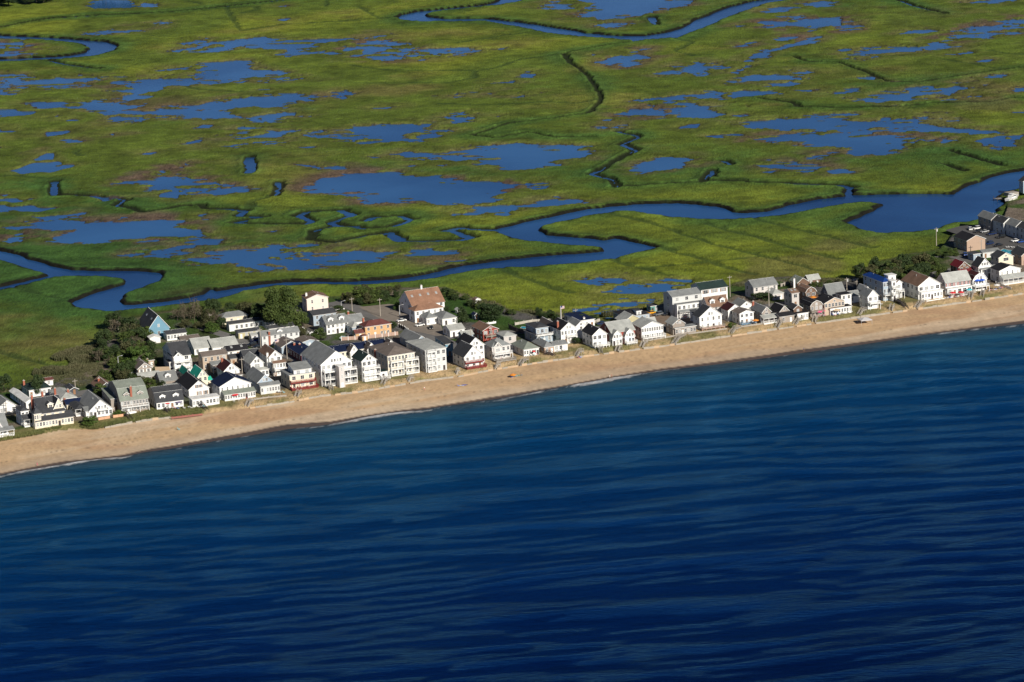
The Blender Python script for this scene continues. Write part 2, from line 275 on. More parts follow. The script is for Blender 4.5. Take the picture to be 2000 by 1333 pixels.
PONDS = [  # (region, edge roughness m, brown, points)
 (1, 5, .2, [(1080, 290), (1250, 250), (1400, 210), (1500, 203), (1560, 230), (1780, 226), (1900, 222), (1890, 240), (1790, 246), (1750, 270), (1500, 277), (1350, 272), (1250, 292), (1100, 297)]),
 (1, 8, .4, [(985, 290), (1060, 265), (1140, 240), (1230, 236), (1200, 264), (1080, 278)]), (1, 7, .2, [(1015, 247), (1150, 216), (1190, 222), (1050, 254)]),
 (1, 8, .2, [(1540, 312), (1640, 278), (1700, 273), (1815, 283), (1800, 294), (1640, 314)]),
 (2, 13, 1, [(30, 300), (100, 243), (200, 233), (300, 242), (430, 256), (415, 302), (340, 302), (400, 334), (270, 345), (170, 325), (70, 325)]), (2, 14, .4, [(130, 225), (200, 190), (250, 190), (240, 215)]),
 (2, 13, .6, [(430, 315), (500, 283), (610, 283), (600, 312), (470, 337)]), (2, 12, .4, [(665, 305), (700, 280), (760, 288), (700, 316)]),
 (1, 5, .2, [(1090, 432), (1140, 355), (1280, 342), (1395, 340), (1400, 375), (1480, 400), (1600, 410), (1580, 427), (1450, 432), (1380, 444), (1180, 467), (1110, 457)]),
 (1, 8, .2, [(1385, 456), (1480, 438), (1640, 430), (1730, 445), (1600, 458)]), (1, 11, .3, [(680, 525), (715, 450), (900, 433), (1060, 438), (1085, 455), (1000, 482), (880, 502), (780, 525)]), (1, 11, .6, [(615, 470), (640, 450), (700, 440), (680, 475), (640, 485)]),
 (1, 6, .1, [(850, 402), (900, 383), (1065, 373), (1050, 392), (940, 402)]), (1, 9, .5, [(30, 485), (100, 458), (250, 448), (400, 430), (548, 436), (540, 468), (440, 488), (240, 494), (80, 494)]),
 (1, 9, .5, [(-60, 420), (110, 418), (118, 452), (-60, 458)]), (1, 9, .2, [(-60, 490), (80, 515), (-60, 530)]), (1, 2.5, .1, [(128, 580), (250, 571), (350, 574), (362, 602), (220, 607)]),
 (1, 6, .2, [(382, 607), (450, 575), (540, 556), (700, 573), (770, 590), (820, 620), (1000, 608), (1200, 618), (1295, 655), (1100, 662), (860, 653), (800, 647), (650, 638), (500, 627)]),
 (1, 7, .4, [(900, 602), (1100, 585), (1330, 548), (1600, 523), (1775, 540), (1740, 562), (1580, 604), (1400, 603), (1200, 614), (1000, 604)]),
 (1, 8, .1, [(565, 684), (600, 653), (785, 653), (770, 670), (600, 688)]), (1, 12, .1, [(1400, 660), (1500, 636), (1600, 626), (1655, 655), (1560, 678), (1500, 694)]), (1, 5, .1, [(230, 655), (330, 642), (372, 652), (240, 662)]),
 (1, 1.5, 0, [(1086, 718), (1130, 697), (1197, 699), (1170, 718)]), (1, 1.5, 0, [(246, 757), (265, 741), (370, 734), (377, 745), (330, 757), (265, 763)]), (1, 1.5, 0, [(585, 754), (655, 743), (640, 758)]), (1, 4, .3, [(340, 792), (450, 777), (440, 792)]),
 (1, 12, .3, [(1190, 772), (1300, 745), (1380, 716), (1430, 735), (1420, 755), (1500, 732), (1590, 743), (1580, 787), (1540, 803), (1430, 818), (1290, 842), (1225, 830), (1300, 800), (1290, 780)]),
 (1, 8, 0, [(1850, 543), (1900, 518), (1970, 524), (1900, 548)]), (1, 4, 0, [(505, 8), (600, 0), (700, 4), (760, 30), (720, 48), (520, 50)]), (1, 4, 0, [(768, 20), (850, 17), (845, 40), (780, 43)]),
 (1, 13, 1, [(-60, 255), (60, 250), (190, 288), (80, 314), (-60, 322)]), (1, 13, .3, [(470, 193), (640, 168), (760, 146), (860, 138), (840, 160), (700, 180), (540, 196)]), (1, 3, 0, [(1560, 38), (1600, 33), (1590, 42)]), (1, 3, 0, [(1565, 115), (1610, 106), (1600, 116)]), (1, 3, 0, [(1045, 800), (1100, 790), (1080, 803)]), (1, 2, 0, [(800, 863), (855, 855), (830, 866)]),
 (1, 8, .3, [(1700, 755), (1760, 740), (1860, 735), (2000, 730), (2000, 790), (1950, 795), (1860, 770)]),
 (2, 8, .2, [(-10, 748), (90, 735), (220, 698), (420, 687), (550, 698), (540, 722), (460, 747), (400, 788), (300, 788), (200, 768), (80, 768)]), (2, 5, .1, [(415, 788), (500, 750), (592, 743), (560, 777), (480, 793)]),
 (2, 12, .1, [(580, 668), (700, 646), (770, 648), (740, 684), (640, 694)]), (2, 6, .1, [(515, 682), (592, 676), (560, 694)]), (2, 6, .1, [(65, 790), (275, 793), (200, 810)]), (2, 9, .1, [(560, 730), (690, 728), (600, 750)]),
 (2, 5, .3, [(275, 880), (400, 850), (550, 857), (640, 845), (850, 813), (1000, 806), (1200, 810), (1380, 823), (1445, 860), (1420, 887), (1300, 897), (1204, 897), (1214, 921), (1014, 952), (934, 940), (834, 922), (794, 902), (600, 892), (450, 895)]),
 (2, 6, .8, [(1295, 108), (1400, 70), (1440, 30), (1380, 0), (1450, -60), (1880, -60), (1960, 30), (1830, 66), (1640, 103), (1500, 117)]), (2, 13, .5, [(1190, 35), (1250, 17), (1350, 29), (1280, 47)]), (2, 13, .4, [(1490, 148), (1600, 118), (1695, 114), (1600, 153)]),
 (2, 6, .7, [(1510, 332), (1600, 293), (1720, 278), (1725, 300), (1775, 325), (1700, 347), (1640, 374), (1540, 352)]), (2, 4, .2, [(1430, 312), (1520, 300), (1500, 308)]),
 (2, 7, .8, [(1590, 652), (1650, 620), (1760, 603), (1790, 588), (1845, 625), (1820, 658), (1700, 668)]), (2, 8, .3, [(1440, 702), (1540, 678), (1645, 688), (1600, 718), (1490, 725)]), (2, 7, .3, [(1865, 563), (1930, 537), (1940, 550), (1900, 568)]), (2, 6, .2, [(1700, 572), (1810, 545), (1800, 558)]),
 (3, 13, .2, [(55, 622), (110, 577), (180, 577), (250, 600), (235, 658), (150, 655)]), (3, 1.5, 0, [(73, 719), (110, 699), (205, 691), (180, 716)]),
 (2, 4, 0, [(1015, 433), (1060, 416), (1145, 418), (1100, 439)]), (2, 4, 0, [(1060, 405), (1130, 400), (1100, 410)]), (2, 8, 0, [(930, 468), (1000, 452), (1045, 468), (980, 475)]), (2, 11, .3, [(930, 540), (1100, 526), (1180, 519), (1050, 550)]), (2, 12, .3, [(750, 527), (860, 517), (895, 542)]), (2, 12, .2, [(870, 495), (900, 482), (970, 492), (910, 502)]), (2, 3, 0, [(905, 278), (965, 270), (940, 281)]), (2, 9, .2, [(640, 540), (720, 524), (690, 543)]), (2, 1.5, 0, [(235, 605), (360, 598), (300, 609)]), (2, 3, 0, [(890, 650), (948, 648), (920, 656)]), (2, 9, .1, [(-10, 533), (110, 520), (60, 545)]), (2, 3, 0, [(330, 190), (365, 186), (350, 195)]), (2, 9, .3, [(-30, 240), (50, 225), (30, 243)]),
 (3, 11, .2, [(-30, 402), (60, 373), (170, 347), (260, 363), (345, 373), (300, 390), (355, 411), (200, 428), (110, 411), (-30, 420)]), (3, 5, 0, [(365, 415), (420, 380), (475, 363), (440, 400), (380, 423)]),
 (3, 9, .2, [(355, 458), (430, 425), (520, 403), (700, 390), (750, 396), (790, 415), (700, 437), (610, 463), (500, 479), (420, 478)]), (3, 5, 0, [(570, 483), (640, 466), (725, 471), (640, 484)]),
 (3, 6, .1, [(135, 548), (200, 523), (312, 518), (307, 553), (180, 558)]), (3, 5, 0, [(325, 542), (450, 513), (625, 520), (550, 532), (400, 547)]), (3, 7, .1, [(-20, 558), (60, 537), (84, 550), (30, 568)]),
 (3, 3, .1, [(425, 342), (540, 290), (700, 250), (800, 214), (860, 210), (845, 226), (700, 269), (560, 302), (480, 347)]), (3, 4, 0, [(490, 335), (545, 325), (530, 337)]),
 (3, 7, 1, [(430, 152), (530, 150), (540, 123), (700, 116), (850, 108), (960, 103), (1010, 140), (1070, 165), (960, 182), (920, 150), (860, 172), (790, 180), (680, 168), (600, 162)]),
 (3, 5, .2, [(538, 73), (600, 50), (705, 43), (640, 67), (560, 77)]), (3, 9, .3, [(770, 22), (850, 10), (925, 13), (880, 30)]), (3, 4, 1, [(630, 220), (660, 211), (705, 212), (690, 228), (650, 231)]), (3, 4, .8, [(398, 264), (470, 234), (513, 233), (450, 260)]), (3, 7, .2, [(680, 95), (740, 90), (720, 99)]),
 (3, 4, .4, [(1300, 193), (1380, 169), (1490, 166), (1505, 182), (1400, 192)]), (3, 10, 1, [(1505, 228), (1560, 193), (1700, 157), (1800, 145), (1940, 163), (1945, 187), (1800, 200), (1650, 217), (1630, 238), (1540, 235)]), (3, 9, .9, [(1855, 127), (2000, 98), (2100, 110), (1950, 143)]),
 (3, 2, 0, [(1453, 246), (1520, 238), (1575, 242), (1560, 253), (1480, 256)]), (3, 9, .2, [(1415, 272), (1500, 250), (1665, 263), (1600, 280), (1480, 278)]), (3, 2, 0, [(963, 283), (1000, 274), (1033, 277), (1000, 289)]),
 (3, 9, .2, [(990, 310), (1150, 273), (1250, 268), (1380, 265), (1435, 290), (1350, 307), (1200, 322), (1080, 337)]), (3, 2, 0, [(1723, 346), (1760, 331), (1830, 334), (1800, 348)]), (3, 8, .4, [(1670, 18), (1800, -3), (1960, -10), (1850, 24)]), (3, 5, 0, [(1590, 310), (1650, 298), (1610, 313)]),
 (3, 5, .1, [(1740, 438), (1885, 420), (1850, 439)]), (3, 5, .1, [(1695, 482), (1845, 463), (1790, 483)]), (3, 9, .1, [(990, 552), (1120, 543), (1300, 513), (1450, 493), (1650, 478), (1700, 500), (1600, 522), (1560, 547), (1400, 558), (1300, 578), (1210, 588), (1080, 573)]), (3, 5, 0, [(968, 522), (1045, 500), (1010, 524)]), (3, 2, 0, [(718, 506), (885, 498), (800, 513)]), (3, 9, .1, [(1595, 563), (1700, 533), (1850, 522), (1790, 543), (1640, 568)]), (3, 8, .1, [(1600, 470), (1730, 455), (1650, 472)]),
 (3, 3, 0, [(1375, 630), (1500, 626), (1545, 635), (1420, 640)]), (3, 3, 0, [(363, 652), (400, 643), (465, 646), (420, 657)]),
 (3, 5, .2, [(305, 682), (450, 673), (620, 662), (900, 653), (1020, 665), (1150, 680), (1300, 663), (1620, 668), (1640, 690), (1500, 700), (1650, 724), (1850, 723), (1908, 735), (1890, 752), (1650, 748), (1500, 732), (1400, 717), (1200, 710), (1000, 722), (850, 737), (700, 724), (560, 722), (430, 714)]),
 (3, 8, .1, [(610, 665), (760, 655), (900, 645), (1080, 643), (1060, 652), (900, 656), (700, 668)]),
 (3, 6, .8, [(430, 795), (500, 755), (640, 743), (740, 743), (900, 755), (1050, 740), (1250, 726), (1450, 733), (1485, 750), (1360, 793), (1310, 837), (1100, 877), (1050, 872), (1000, 822), (850, 812), (720, 798), (560, 803)]),
 (3, 10, .7, [(760, 893), (850, 863), (930, 852), (970, 870), (880, 898)]), (3, 4, 0, [(225, 762), (380, 751), (435, 757), (300, 768)]), (3, 6, 1, [(1485, 792), (1570, 774), (1615, 790), (1560, 802)]), (3, 3, .2, [(1738, 792), (1800, 775), (1875, 764), (1855, 800), (1780, 810)]), (3, 3, .5, [(1845, 803), (1900, 784), (1958, 795), (1930, 818), (1870, 818)]), (3, 3, .4, [(1938, 766), (1988, 762), (1960, 778)]), (3, 3, .2, [(1800, 828), (1870, 822), (1850, 835)]),
 (3, 6, .2, [(1933, 522), (1960, 493), (2080, 485), (2080, 512)]), (3, 2, 0, [(1950, 630), (2050, 625), (2000, 634)]),
 (6, 4, .4, [(83, 231), (160, 188), (240, 168), (370, 163), (377, 180), (340, 207), (250, 237), (130, 249)]), (6, 10, .8, [(780, 218), (880, 198), (990, 203), (1045, 215), (990, 232), (960, 247), (850, 234)]), (6, 3, .1, [(1028, 237), (1100, 223), (1175, 235), (1150, 246), (1070, 249)]), (6, 2, 0, [(733, 182), (778, 178), (760, 185)]), (6, 2, 0, [(733, 243), (780, 238), (760, 249)]), (6, 3, .5, [(393, 212), (438, 206), (415, 216)]),
 (4, 9, 1, [(645, 217), (760, 183), (870, 148), (900, 138), (1065, 118), (1055, 150), (965, 185), (1080, 198), (1200, 206), (1283, 235), (1180, 247), (1080, 233), (1000, 262), (900, 264), (820, 232), (700, 218)]), (4, 4, .6, [(1125, 288), (1230, 253), (1360, 246), (1415, 270), (1300, 282), (1200, 292)]), (4, 9, .9, [(960, 270), (1100, 255), (1120, 270), (1000, 280)]),
 (4, 5, 1, [(150, 462), (300, 443), (500, 443), (700, 428), (850, 423), (1022, 433), (1052, 480), (1085, 510), (950, 542), (780, 558), (700, 543), (500, 548), (350, 558), (275, 553), (330, 515), (400, 490), (250, 483)]), (4, 7, .8, [(60, 465), (150, 458), (170, 475), (90, 475)]),
 (4, 8, .5, [(690, 633), (800, 593), (900, 568), (1000, 545), (1150, 527), (1240, 538), (1190, 578), (1080, 608), (960, 634), (800, 625)]),
 (4, 10, .6, [(1165, 602), (1300, 588), (1600, 593), (1900, 593), (2100, 597), (2210, 600), (2190, 642), (2000, 684), (1800, 699), (1500, 709), (1400, 684), (1280, 653), (1190, 632)]), (4, 10, .5, [(1080, 655), (1180, 645), (1230, 662), (1130, 668)]),
 (5, 12, .6, [(635, 618), (760, 592), (900, 597), (1015, 597), (960, 628), (800, 638), (700, 643)]), (5, 13, .9, [(800, 665), (870, 650), (1000, 645), (920, 668)]), (4, 5, .2, [(1340, 718), (1500, 708), (1480, 722)]), (4, 5, .1, [(165, 428), (335, 410), (330, 427)]), (4, 3, .1, [(385, 405), (465, 387), (440, 403)]),
 (4, 1.5, 0, [(1483, 494), (1550, 488), (1530, 499)]), (4, 1.5, 0, [(5, 377), (57, 373), (45, 384)]), (4, 1.5, 0, [(-20, 290), (52, 287), (30, 296)]), (4, 2, .2, [(985, 313), (1045, 308), (1020, 317)]), (4, 5, .6, [(1090, 420), (1150, 402), (1200, 408), (1140, 425)]), (4, 2, 0, [(1640, 120), (1770, 128), (1780, 138), (1740, 134)]), (4, 6, .6, [(1825, 145), (1870, 133), (1915, 143), (1870, 152)]), (4, 2, .1, [(1680, 25), (1760, 20), (1720, 30)]),
 (5, 5, 1, [(98, 257), (180, 213), (330, 173), (450, 163), (600, 168), (750, 188), (900, 186), (1050, 203), (1200, 208), (1308, 245), (1200, 288), (1050, 333), (950, 338), (750, 328), (600, 338), (450, 333), (370, 292), (300, 267), (200, 270)]),
 (5, 3, .1, [(1093, 332), (1150, 310), (1255, 313), (1200, 332)]), (5, 11, .3, [(1000, 405), (1100, 358), (1250, 346), (1400, 315), (1450, 320), (1380, 365), (1200, 390)]), (5, 3, .1, [(1300, 363), (1400, 320), (1560, 299), (1665, 325), (1600, 347), (1450, 362)]), (5, 5, .4, [(1675, 330), (1705, 322), (1700, 334)]),
 (5, 7, .2, [(1308, 232), (1350, 212), (1415, 224), (1400, 247), (1350, 247)]), (5, 1.5, 0, [(1818, 777), (1860, 767), (1915, 768), (1880, 784)]), (5, 3, .2, [(1748, 767), (1808, 758), (1790, 770)]), (5, 2, .1, [(870, 127), (920, 122), (900, 131)]), (5, 2, .2, [(690, 130), (750, 125), (720, 137)]),
 (0, 15, .3, [(1168, 585), (1185, 574), (1215, 568), (1240, 556), (1305, 556), (1305, 575), (1280, 580), (1230, 586)]), (0, 14, .3, [(1158, 600), (1185, 590), (1240, 588), (1262, 592), (1235, 602), (1190, 603)]), (0, 5, .2, [(1180, 614), (1210, 608), (1240, 608), (1215, 616)]), (0, 10, .3, [(1160, 548), (1200, 545), (1230, 550), (1200, 556)]),
 (0, 5, 1, [(5, 470), (40, 455), (55, 465), (20, 475)]),
]
for r, amp, bw, pts in PONDS:
    px = mp(r, pts); sl, d = poly_sdf(px, 130)
    nn = n5[sl] * 0.8 + n1[sl] * .3 + n2[sl] * 0.2
    inner = np.maximum(-12 - 0 * d, np.minimum(d, 30)) if amp > 4 else d
    f_ = inner + nn * (amp * 1.5 if amp > 2.6 else amp) + n6[sl] * min(amp, 7) * 1.25 - 0.7 + amp * 0.04
    if amp > 4:   # islets and threads of marsh standing in the pan
        f_ = np.maximum(f_, np.minimum(3.0, (n7[sl] - (.60 - .03 * amp)) * 26 - 1.0 * (amp < 6)) - 40 * sstep(14, 26, -d))
    fp[sl] = np.minimum(fp[sl], f_)
    brown[sl] = np.maximum(brown[sl], (0.3 + 0.7 * bw) * (1 - sstep(2, 6 + 9 * bw + amp, d + n2[sl] * 7 + n1[sl] * 4)))
# random pans outside the surveyed part of the marsh so that it goes on
out = sstep(20, 200, np.maximum(-40 - UU, np.maximum(UU - 2040, -20 - VV) * 1.0))
fp = np.minimum(fp, np.where(out > 0.3, 14 - 34 * fbm(X, Y, 110, 4, 77), BIG))
# scattered little pans
tiny = fbm(X, Y, 34, 3, 55); wet = fbm(X, Y, 260, 2, 58)
fp = np.minimum(fp, np.where(wet > 0.15, 26 - 40 * tiny, BIG))
# heights
vS, vF, vH, vT = fS(UU), fF(UU), fH(UU), fT(UU)
marsh_z = 1.55 + 0.10 * n1 + 0.08 * n2
lowp = sstep(-0.5, 7, fp); marsh_z = marsh_z * lowp + (1 - lowp) * 0.78
marsh_z = np.where(fp < 0, 0.78 - 0.9 * sstep(0, 2.5, -fp) , marsh_z)
cr = sstep(-0.4, 1.1, fc); marsh_z = marsh_z * cr - 0.6 * (1 - cr)
levee = sstep(.8, 2.2, np.minimum(fc, fd + 1)) * (1 - sstep(4, 9, np.minimum(fc, fd * 1.6 + 1))); marsh_z = marsh_z + levee * (.5 + .2 * n4)
marsh_z = marsh_z - .45 * (1 - sstep(0, 1.4, fdn))
dr = sstep(-0.4, 1.5, fd); marsh_z = np.where(fc > -0.2, marsh_z * dr + (1 - dr) * np.where(fdw < -.2, .35, .72), marsh_z)
bt = np.clip((vS - VV) / (vS - vF), 0, 1)
beach_z = np.where(VV > vS, -0.05 * (VV - vS), 2.25 * bt ** 0.85 + 0.06 * n1 * sstep(0, .3, bt))
dt = sstep(0, 5, vF - VV); dune_z = 2.25 + 0.95 * dt + 0.12 * n4 * dt * (1 - sstep(0, 10, vH - VV))
tm = sstep(-7, 7, VV - vT + n1 * 5)      # 1 = town side
Z = np.where(VV > vF, beach_z, dune_z); town_z = Z
Z = np.where(VV > vH - 30, Z, 3.2)
land = tm
Z = Z * land + marsh_z * (1 - land)
flat = sstep(0, 12, vH - VV) * land; Z = Z * (1 - flat) + 3.2 * flat
# albedo
def mix(a, b, t): return a * (1 - t[..., None]) + b * t[..., None]
C = lambda *c: np.array(c, float)
e1 = fbm(X, Y, 60, 5, 101); e2 = fbm(X, Y, 210, 4, 121); e3 = fbm(X, Y, 14, 4, 141); e4 = fbm(X * .5, Y, 420, 3, 161)
col = np.broadcast_to(C(.075, .100, .013), UU.shape + (3,)).copy()
col = mix(col, C(.150, .165, .016), sstep(.05, .9, e2 * .8 + e1 * .5) * .85)
col = mix(col, C(.036, .074, .014), sstep(.05, .8, -e2 * .7 - e4 * .5 + e3 * .25))
col = mix(col, C(.120, .092, .030), sstep(.25, .9, e4 * .7 + e1 * .6) * .65)
lush = np.maximum(1 - sstep(1, 16, fd + e1 * 8), 1 - sstep(2, 22, fc + e1 * 8)); col = mix(col, C(.034, .074, .016), lush * .65)
nearp = (1 - sstep(0, 16, fp + e1 * 6)) * (fp > -1); col = mix(col, C(.088, .088, .022), nearp * .55)
col = mix(col, C(.070, .036, .034), np.clip(brown * sstep(-.35, .35, e3 + .4 * e1), 0, 1) * .78)
bro2 = sstep(.42, .8, fbm(X, Y, 75, 4, 181)) * sstep(0, .5, fbm(X, Y, 300, 2, 191)); col = mix(col, C(.080, .047, .032), bro2 * .5)
near = sstep(430, 640, VV); col = mix(col, C(.145, .160, .012), near * .3 * sstep(-.5, .5, e2 + .5 * e1))
col = col * (1 + .30 * e3 + .18 * n4 + .25 * n5 * n1)[..., None]
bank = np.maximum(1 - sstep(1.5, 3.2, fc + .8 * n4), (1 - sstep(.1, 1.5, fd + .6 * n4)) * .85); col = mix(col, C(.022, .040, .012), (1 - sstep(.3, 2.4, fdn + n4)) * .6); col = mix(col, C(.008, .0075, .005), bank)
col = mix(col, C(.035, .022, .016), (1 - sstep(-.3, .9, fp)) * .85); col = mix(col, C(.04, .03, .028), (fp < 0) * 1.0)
sand = np.broadcast_to(C(.53, .368, .215), UU.shape + (3,)).copy()
sand = mix(sand, C(.47, .305, .18), sstep(-.1, .7, fbm(X * .5 + Y * .25, Y * 1.2, 22, 5, 201)))
damp = 1 - sstep(.18, .42, bt + .10 * fbm(X, Y, 50, 4, 211)); sand = mix(sand, C(.45, .35, .25), damp * .9)
stre = fbm((X + Y * .5) * .22, (Y - X * .5) * 1.3, 14, 4, 221); sand = mix(sand, C(.62, .50, .36), sstep(.1, .8, stre) * .6); sand = mix(sand, C(.36, .25, .16), sstep(.2, .9, -stre) * .4)
wl = np.exp(-((bt - .36 - .07 * fbm(X, Y, 70, 3, 281)) / .008) ** 2) + .7 * np.exp(-((bt - .52 - .05 * fbm(X, Y, 110, 3, 283)) / .007) ** 2); sand = mix(sand, C(.20, .14, .09), np.clip(wl * sstep(-.1, .4, fbm(X, Y, 5, 3, 285)), 0, 1) * .75)
for tb in (.63, .655, .72, .80): trk = np.exp(-((bt - tb - .03 * fbm(X, Y, 160, 2, int(tb * 999))) / .006) ** 2); sand = mix(sand, C(.30, .19, .11), trk * .35)
sand = sand * (1 + .10 * fbm(X, Y * .7, 3.2, 3, 291))[..., None]
wu = np.interp(UU, [0, 150, 330, 450, 560, 650, 780, 900, 1000, 1100, 1200, 1400, 1560, 1800, 2000], [.03, .03, .05, .13, .15, .05, .03, .05, .07, .03, .03, .10, .12, .06, .05]); wetw = wu + 0.03 * fbm(X, Y, 60, 3, 231); wetm = 1 - sstep(wetw, wetw + .035, bt); sand = mix(sand, C(.085, .065, .06), wetm)
dune = np.broadcast_to(C(.50, .36, .20), UU.shape + (3,)).copy()
gl = sstep(-.5, .3, fbm(X, Y, 12, 4, 241) + np.where(UU < 400, .75, -.12)); dune = mix(dune, C(.10, .125, .035), gl * .75)
town = np.broadcast_to(C(.19, .155, .12), UU.shape + (3,)).copy()
town = mix(town, C(.055, .095, .022), sstep(-.05, .4, fbm(X, Y, 22, 4, 251) + .12)); town = mix(town, C(.11, .105, .10), sstep(.1, .4, fbm(X, Y, 30, 3, 261)))
def blob(px, c, soft=3.0, k=1.0, z=3.2):
    w = G([p[0] for p in px], [p[1] for p in px], z); uu, vv = PX(w[:, 0], w[:, 1], np.full(len(w), .5)); sl, d = poly_sdf(list(zip(uu, vv)), 60)
    town[sl] = mix(town[sl], np.array(c), (1 - sstep(-soft, soft, d + n4[sl] * 1.5 + n1[sl])) * k)
LAWN = (.042, .088, .018)
blob([(865, 575), (905, 583), (945, 600), (1000, 625), (1060, 628), (1100, 640), (1030, 648), (975, 632), (905, 628), (870, 610)], LAWN)
blob([(780, 566), (870, 564), (880, 585), (860, 600), (790, 600)], LAWN)
blob([(400, 640), (470, 640), (490, 655), (440, 660), (405, 652)], LAWN)
blob([(0, 768), (60, 755), (110, 745), (60, 770), (20, 790), (0, 790)], LAWN)
blob([(1800, 480), (1850, 475), (1870, 500), (1830, 510), (1790, 500)], (.06, .10, .02))
blob([(1700, 530), (1760, 500), (1850, 505), (1840, 545), (1760, 560), (1690, 560)], (.05, .07, .02))
blob([(1150, 620), (1260, 612), (1300, 600), (1300, 625), (1200, 640)], (.06, .09, .02))
blob([(140, 760), (190, 740), (260, 700), (330, 680), (420, 640), (560, 620), (590, 640), (460, 670), (330, 720), (250, 760)], (.05, .07, .022), 5, .8)
seat = sstep(0, 6, vH - VV)
col2 = np.where((VV > vF)[..., None], sand, mix(dune, town, seat))
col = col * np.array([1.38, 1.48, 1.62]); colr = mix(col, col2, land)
# scrub fringe on the marsh side at the left
fr = (1 - sstep(0, 34, vT - VV)) * (1 - land) * sstep(40, 90, UU); colr = mix(colr, C(.095, .088, .05), fr * (UU < 230) * .8)
fr2 = (1 - sstep(0, 10, vT - VV)) * (1 - land); colr = mix(colr, C(.10, .085, .045), fr2 * .6)
colr = np.clip(colr, .004, .9)
# meshes, one per kind of ground, all from the same sheet
vid = np.arange(NR * NC).reshape(NR, NC)
q = np.stack([vid[1:, :-1], vid[1:, 1:], vid[:-1, 1:], vid[:-1, :-1]], -1).reshape(-1, 4)
cV = (VV[1:, :-1] + VV[:-1, :-1]) / 2; cU = UU[1:, :-1]; cl = land[1:, :-1]
zone = np.where(cl < 0.5, 0, np.where(cV > vF[1:, :-1], 3, np.where(cV > vH[1:, :-1], 2, 1))).reshape(-1)
ground_mat, nt, b = _new('ground'); N = nt.nodes.new; L = nt.links.new
at = N('ShaderNodeAttribute'); at.attribute_name = 'albedo'; geo = N('ShaderNodeNewGeometry')
nz = N('ShaderNodeTexNoise'); gm_ = N('ShaderNodeMapping'); gm_.inputs['Scale'].default_value = (1, .32, 1); L(geo.outputs['Position'], gm_.inputs[0]); nz.inputs['Scale'].default_value = .75; nz.inputs['Detail'].default_value = 5; nz.inputs['Roughness'].default_value = .72; L(gm_.outputs[0], nz.inputs['Vector'])
nzb = N('ShaderNodeTexNoise'); nzb.inputs['Scale'].default_value = .16; nzb.inputs['Detail'].default_value = 6; nzb.inputs['Roughness'].default_value = .7; L(geo.outputs['Position'], nzb.inputs['Vector'])
ad = N('ShaderNodeMath'); ad.operation = 'ADD'; L(nz.outputs[0], ad.inputs[0]); L(nzb.outputs[0], ad.inputs[1])
mr = N('ShaderNodeMapRange'); mr.inputs[1].default_value = .65; mr.inputs[2].default_value = 1.35; mr.inputs[3].default_value = .55; mr.inputs[4].default_value = 1.45; L(ad.outputs[0], mr.inputs[0])
vm = N('ShaderNodeVectorMath'); vm.operation = 'SCALE'; L(at.outputs['Color'], vm.inputs[0]); L(mr.outputs[0], vm.inputs['Scale']); L(vm.outputs[0], b.inputs['Base Color'])
b.inputs['Roughness'].default_value = .95; b.inputs['Specular IOR Level'].default_value = .1
bp = N('ShaderNodeBump'); bp.inputs['Strength'].default_value = 1; bp.inputs['Distance'].default_value = .8; L(ad.outputs[0], bp.inputs['Height']); L(bp.outputs[0], b.inputs['Normal'])
sand_mat, nt, b = _new('sand'); N = nt.nodes.new; L = nt.links.new
at = N('ShaderNodeAttribute'); at.attribute_name = 'albedo'; geo = N('ShaderNodeNewGeometry')
nz = N('ShaderNodeTexNoise'); nz.inputs['Scale'].default_value = .55; nz.inputs['Detail'].default_value = 7; nz.inputs['Roughness'].default_value = .75; L(geo.outputs['Position'], nz.inputs['Vector'])
mr = N('ShaderNodeMapRange'); mr.inputs[1].default_value = .3; mr.inputs[2].default_value = .7; mr.inputs[3].default_value = .84; mr.inputs[4].default_value = 1.14; L(nz.outputs[0], mr.inputs[0])
vm = N('ShaderNodeVectorMath'); vm.operation = 'SCALE'; L(at.outputs['Color'], vm.inputs[0]); L(mr.outputs[0], vm.inputs['Scale']); L(vm.outputs[0], b.inputs['Base Color'])
b.inputs['Roughness'].default_value = .9; b.inputs['Specular IOR Level'].default_value = .15
bp = N('ShaderNodeBump'); bp.inputs['Strength'].default_value = .7; bp.inputs['Distance'].default_value = .25; L(nz.outputs[0], bp.inputs['Height']); L(bp.outputs[0], b.inputs['Normal'])
def np_mesh(name, co, quads, mtl, attr=None, smooth=True):
    me = bpy.data.meshes.new(name); me.vertices.add(len(co)); me.vertices.foreach_set('co', co.astype(np.float32).ravel())
    n = len(quads); me.loops.add(n * 4); me.loops.foreach_set('vertex_index', quads.astype(np.int32).ravel())
    me.polygons.add(n); me.polygons.foreach_set('loop_start', np.arange(0, n * 4, 4, dtype=np.int32)); me.polygons.foreach_set('use_smooth', np.full(n, smooth))
    if attr:
        for k, a in attr.items():
            if a.ndim == 2:
                at = me.attributes.new(k, 'FLOAT_COLOR', 'POINT'); at.data.foreach_set('color', np.concatenate([a, np.ones((len(a), 1))], 1).astype(np.float32).ravel())
            else:
                at = me.attributes.new(k, 'FLOAT', 'POINT'); at.data.foreach_set('value', a.astype(np.float32).ravel())
    me.materials.append(mtl); me.update(calc_edges=True)
    o = bpy.data.objects.new(name, me); COL.objects.link(o); return o
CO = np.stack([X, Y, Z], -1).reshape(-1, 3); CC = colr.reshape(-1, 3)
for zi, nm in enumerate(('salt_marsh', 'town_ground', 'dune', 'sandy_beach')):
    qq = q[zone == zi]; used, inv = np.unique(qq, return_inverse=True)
    o = np_mesh(nm, CO[used], inv.reshape(-1, 4), sand_mat if zi == 3 else ground_mat, {'albedo': CC[used]}); tag(o, kind='structure')
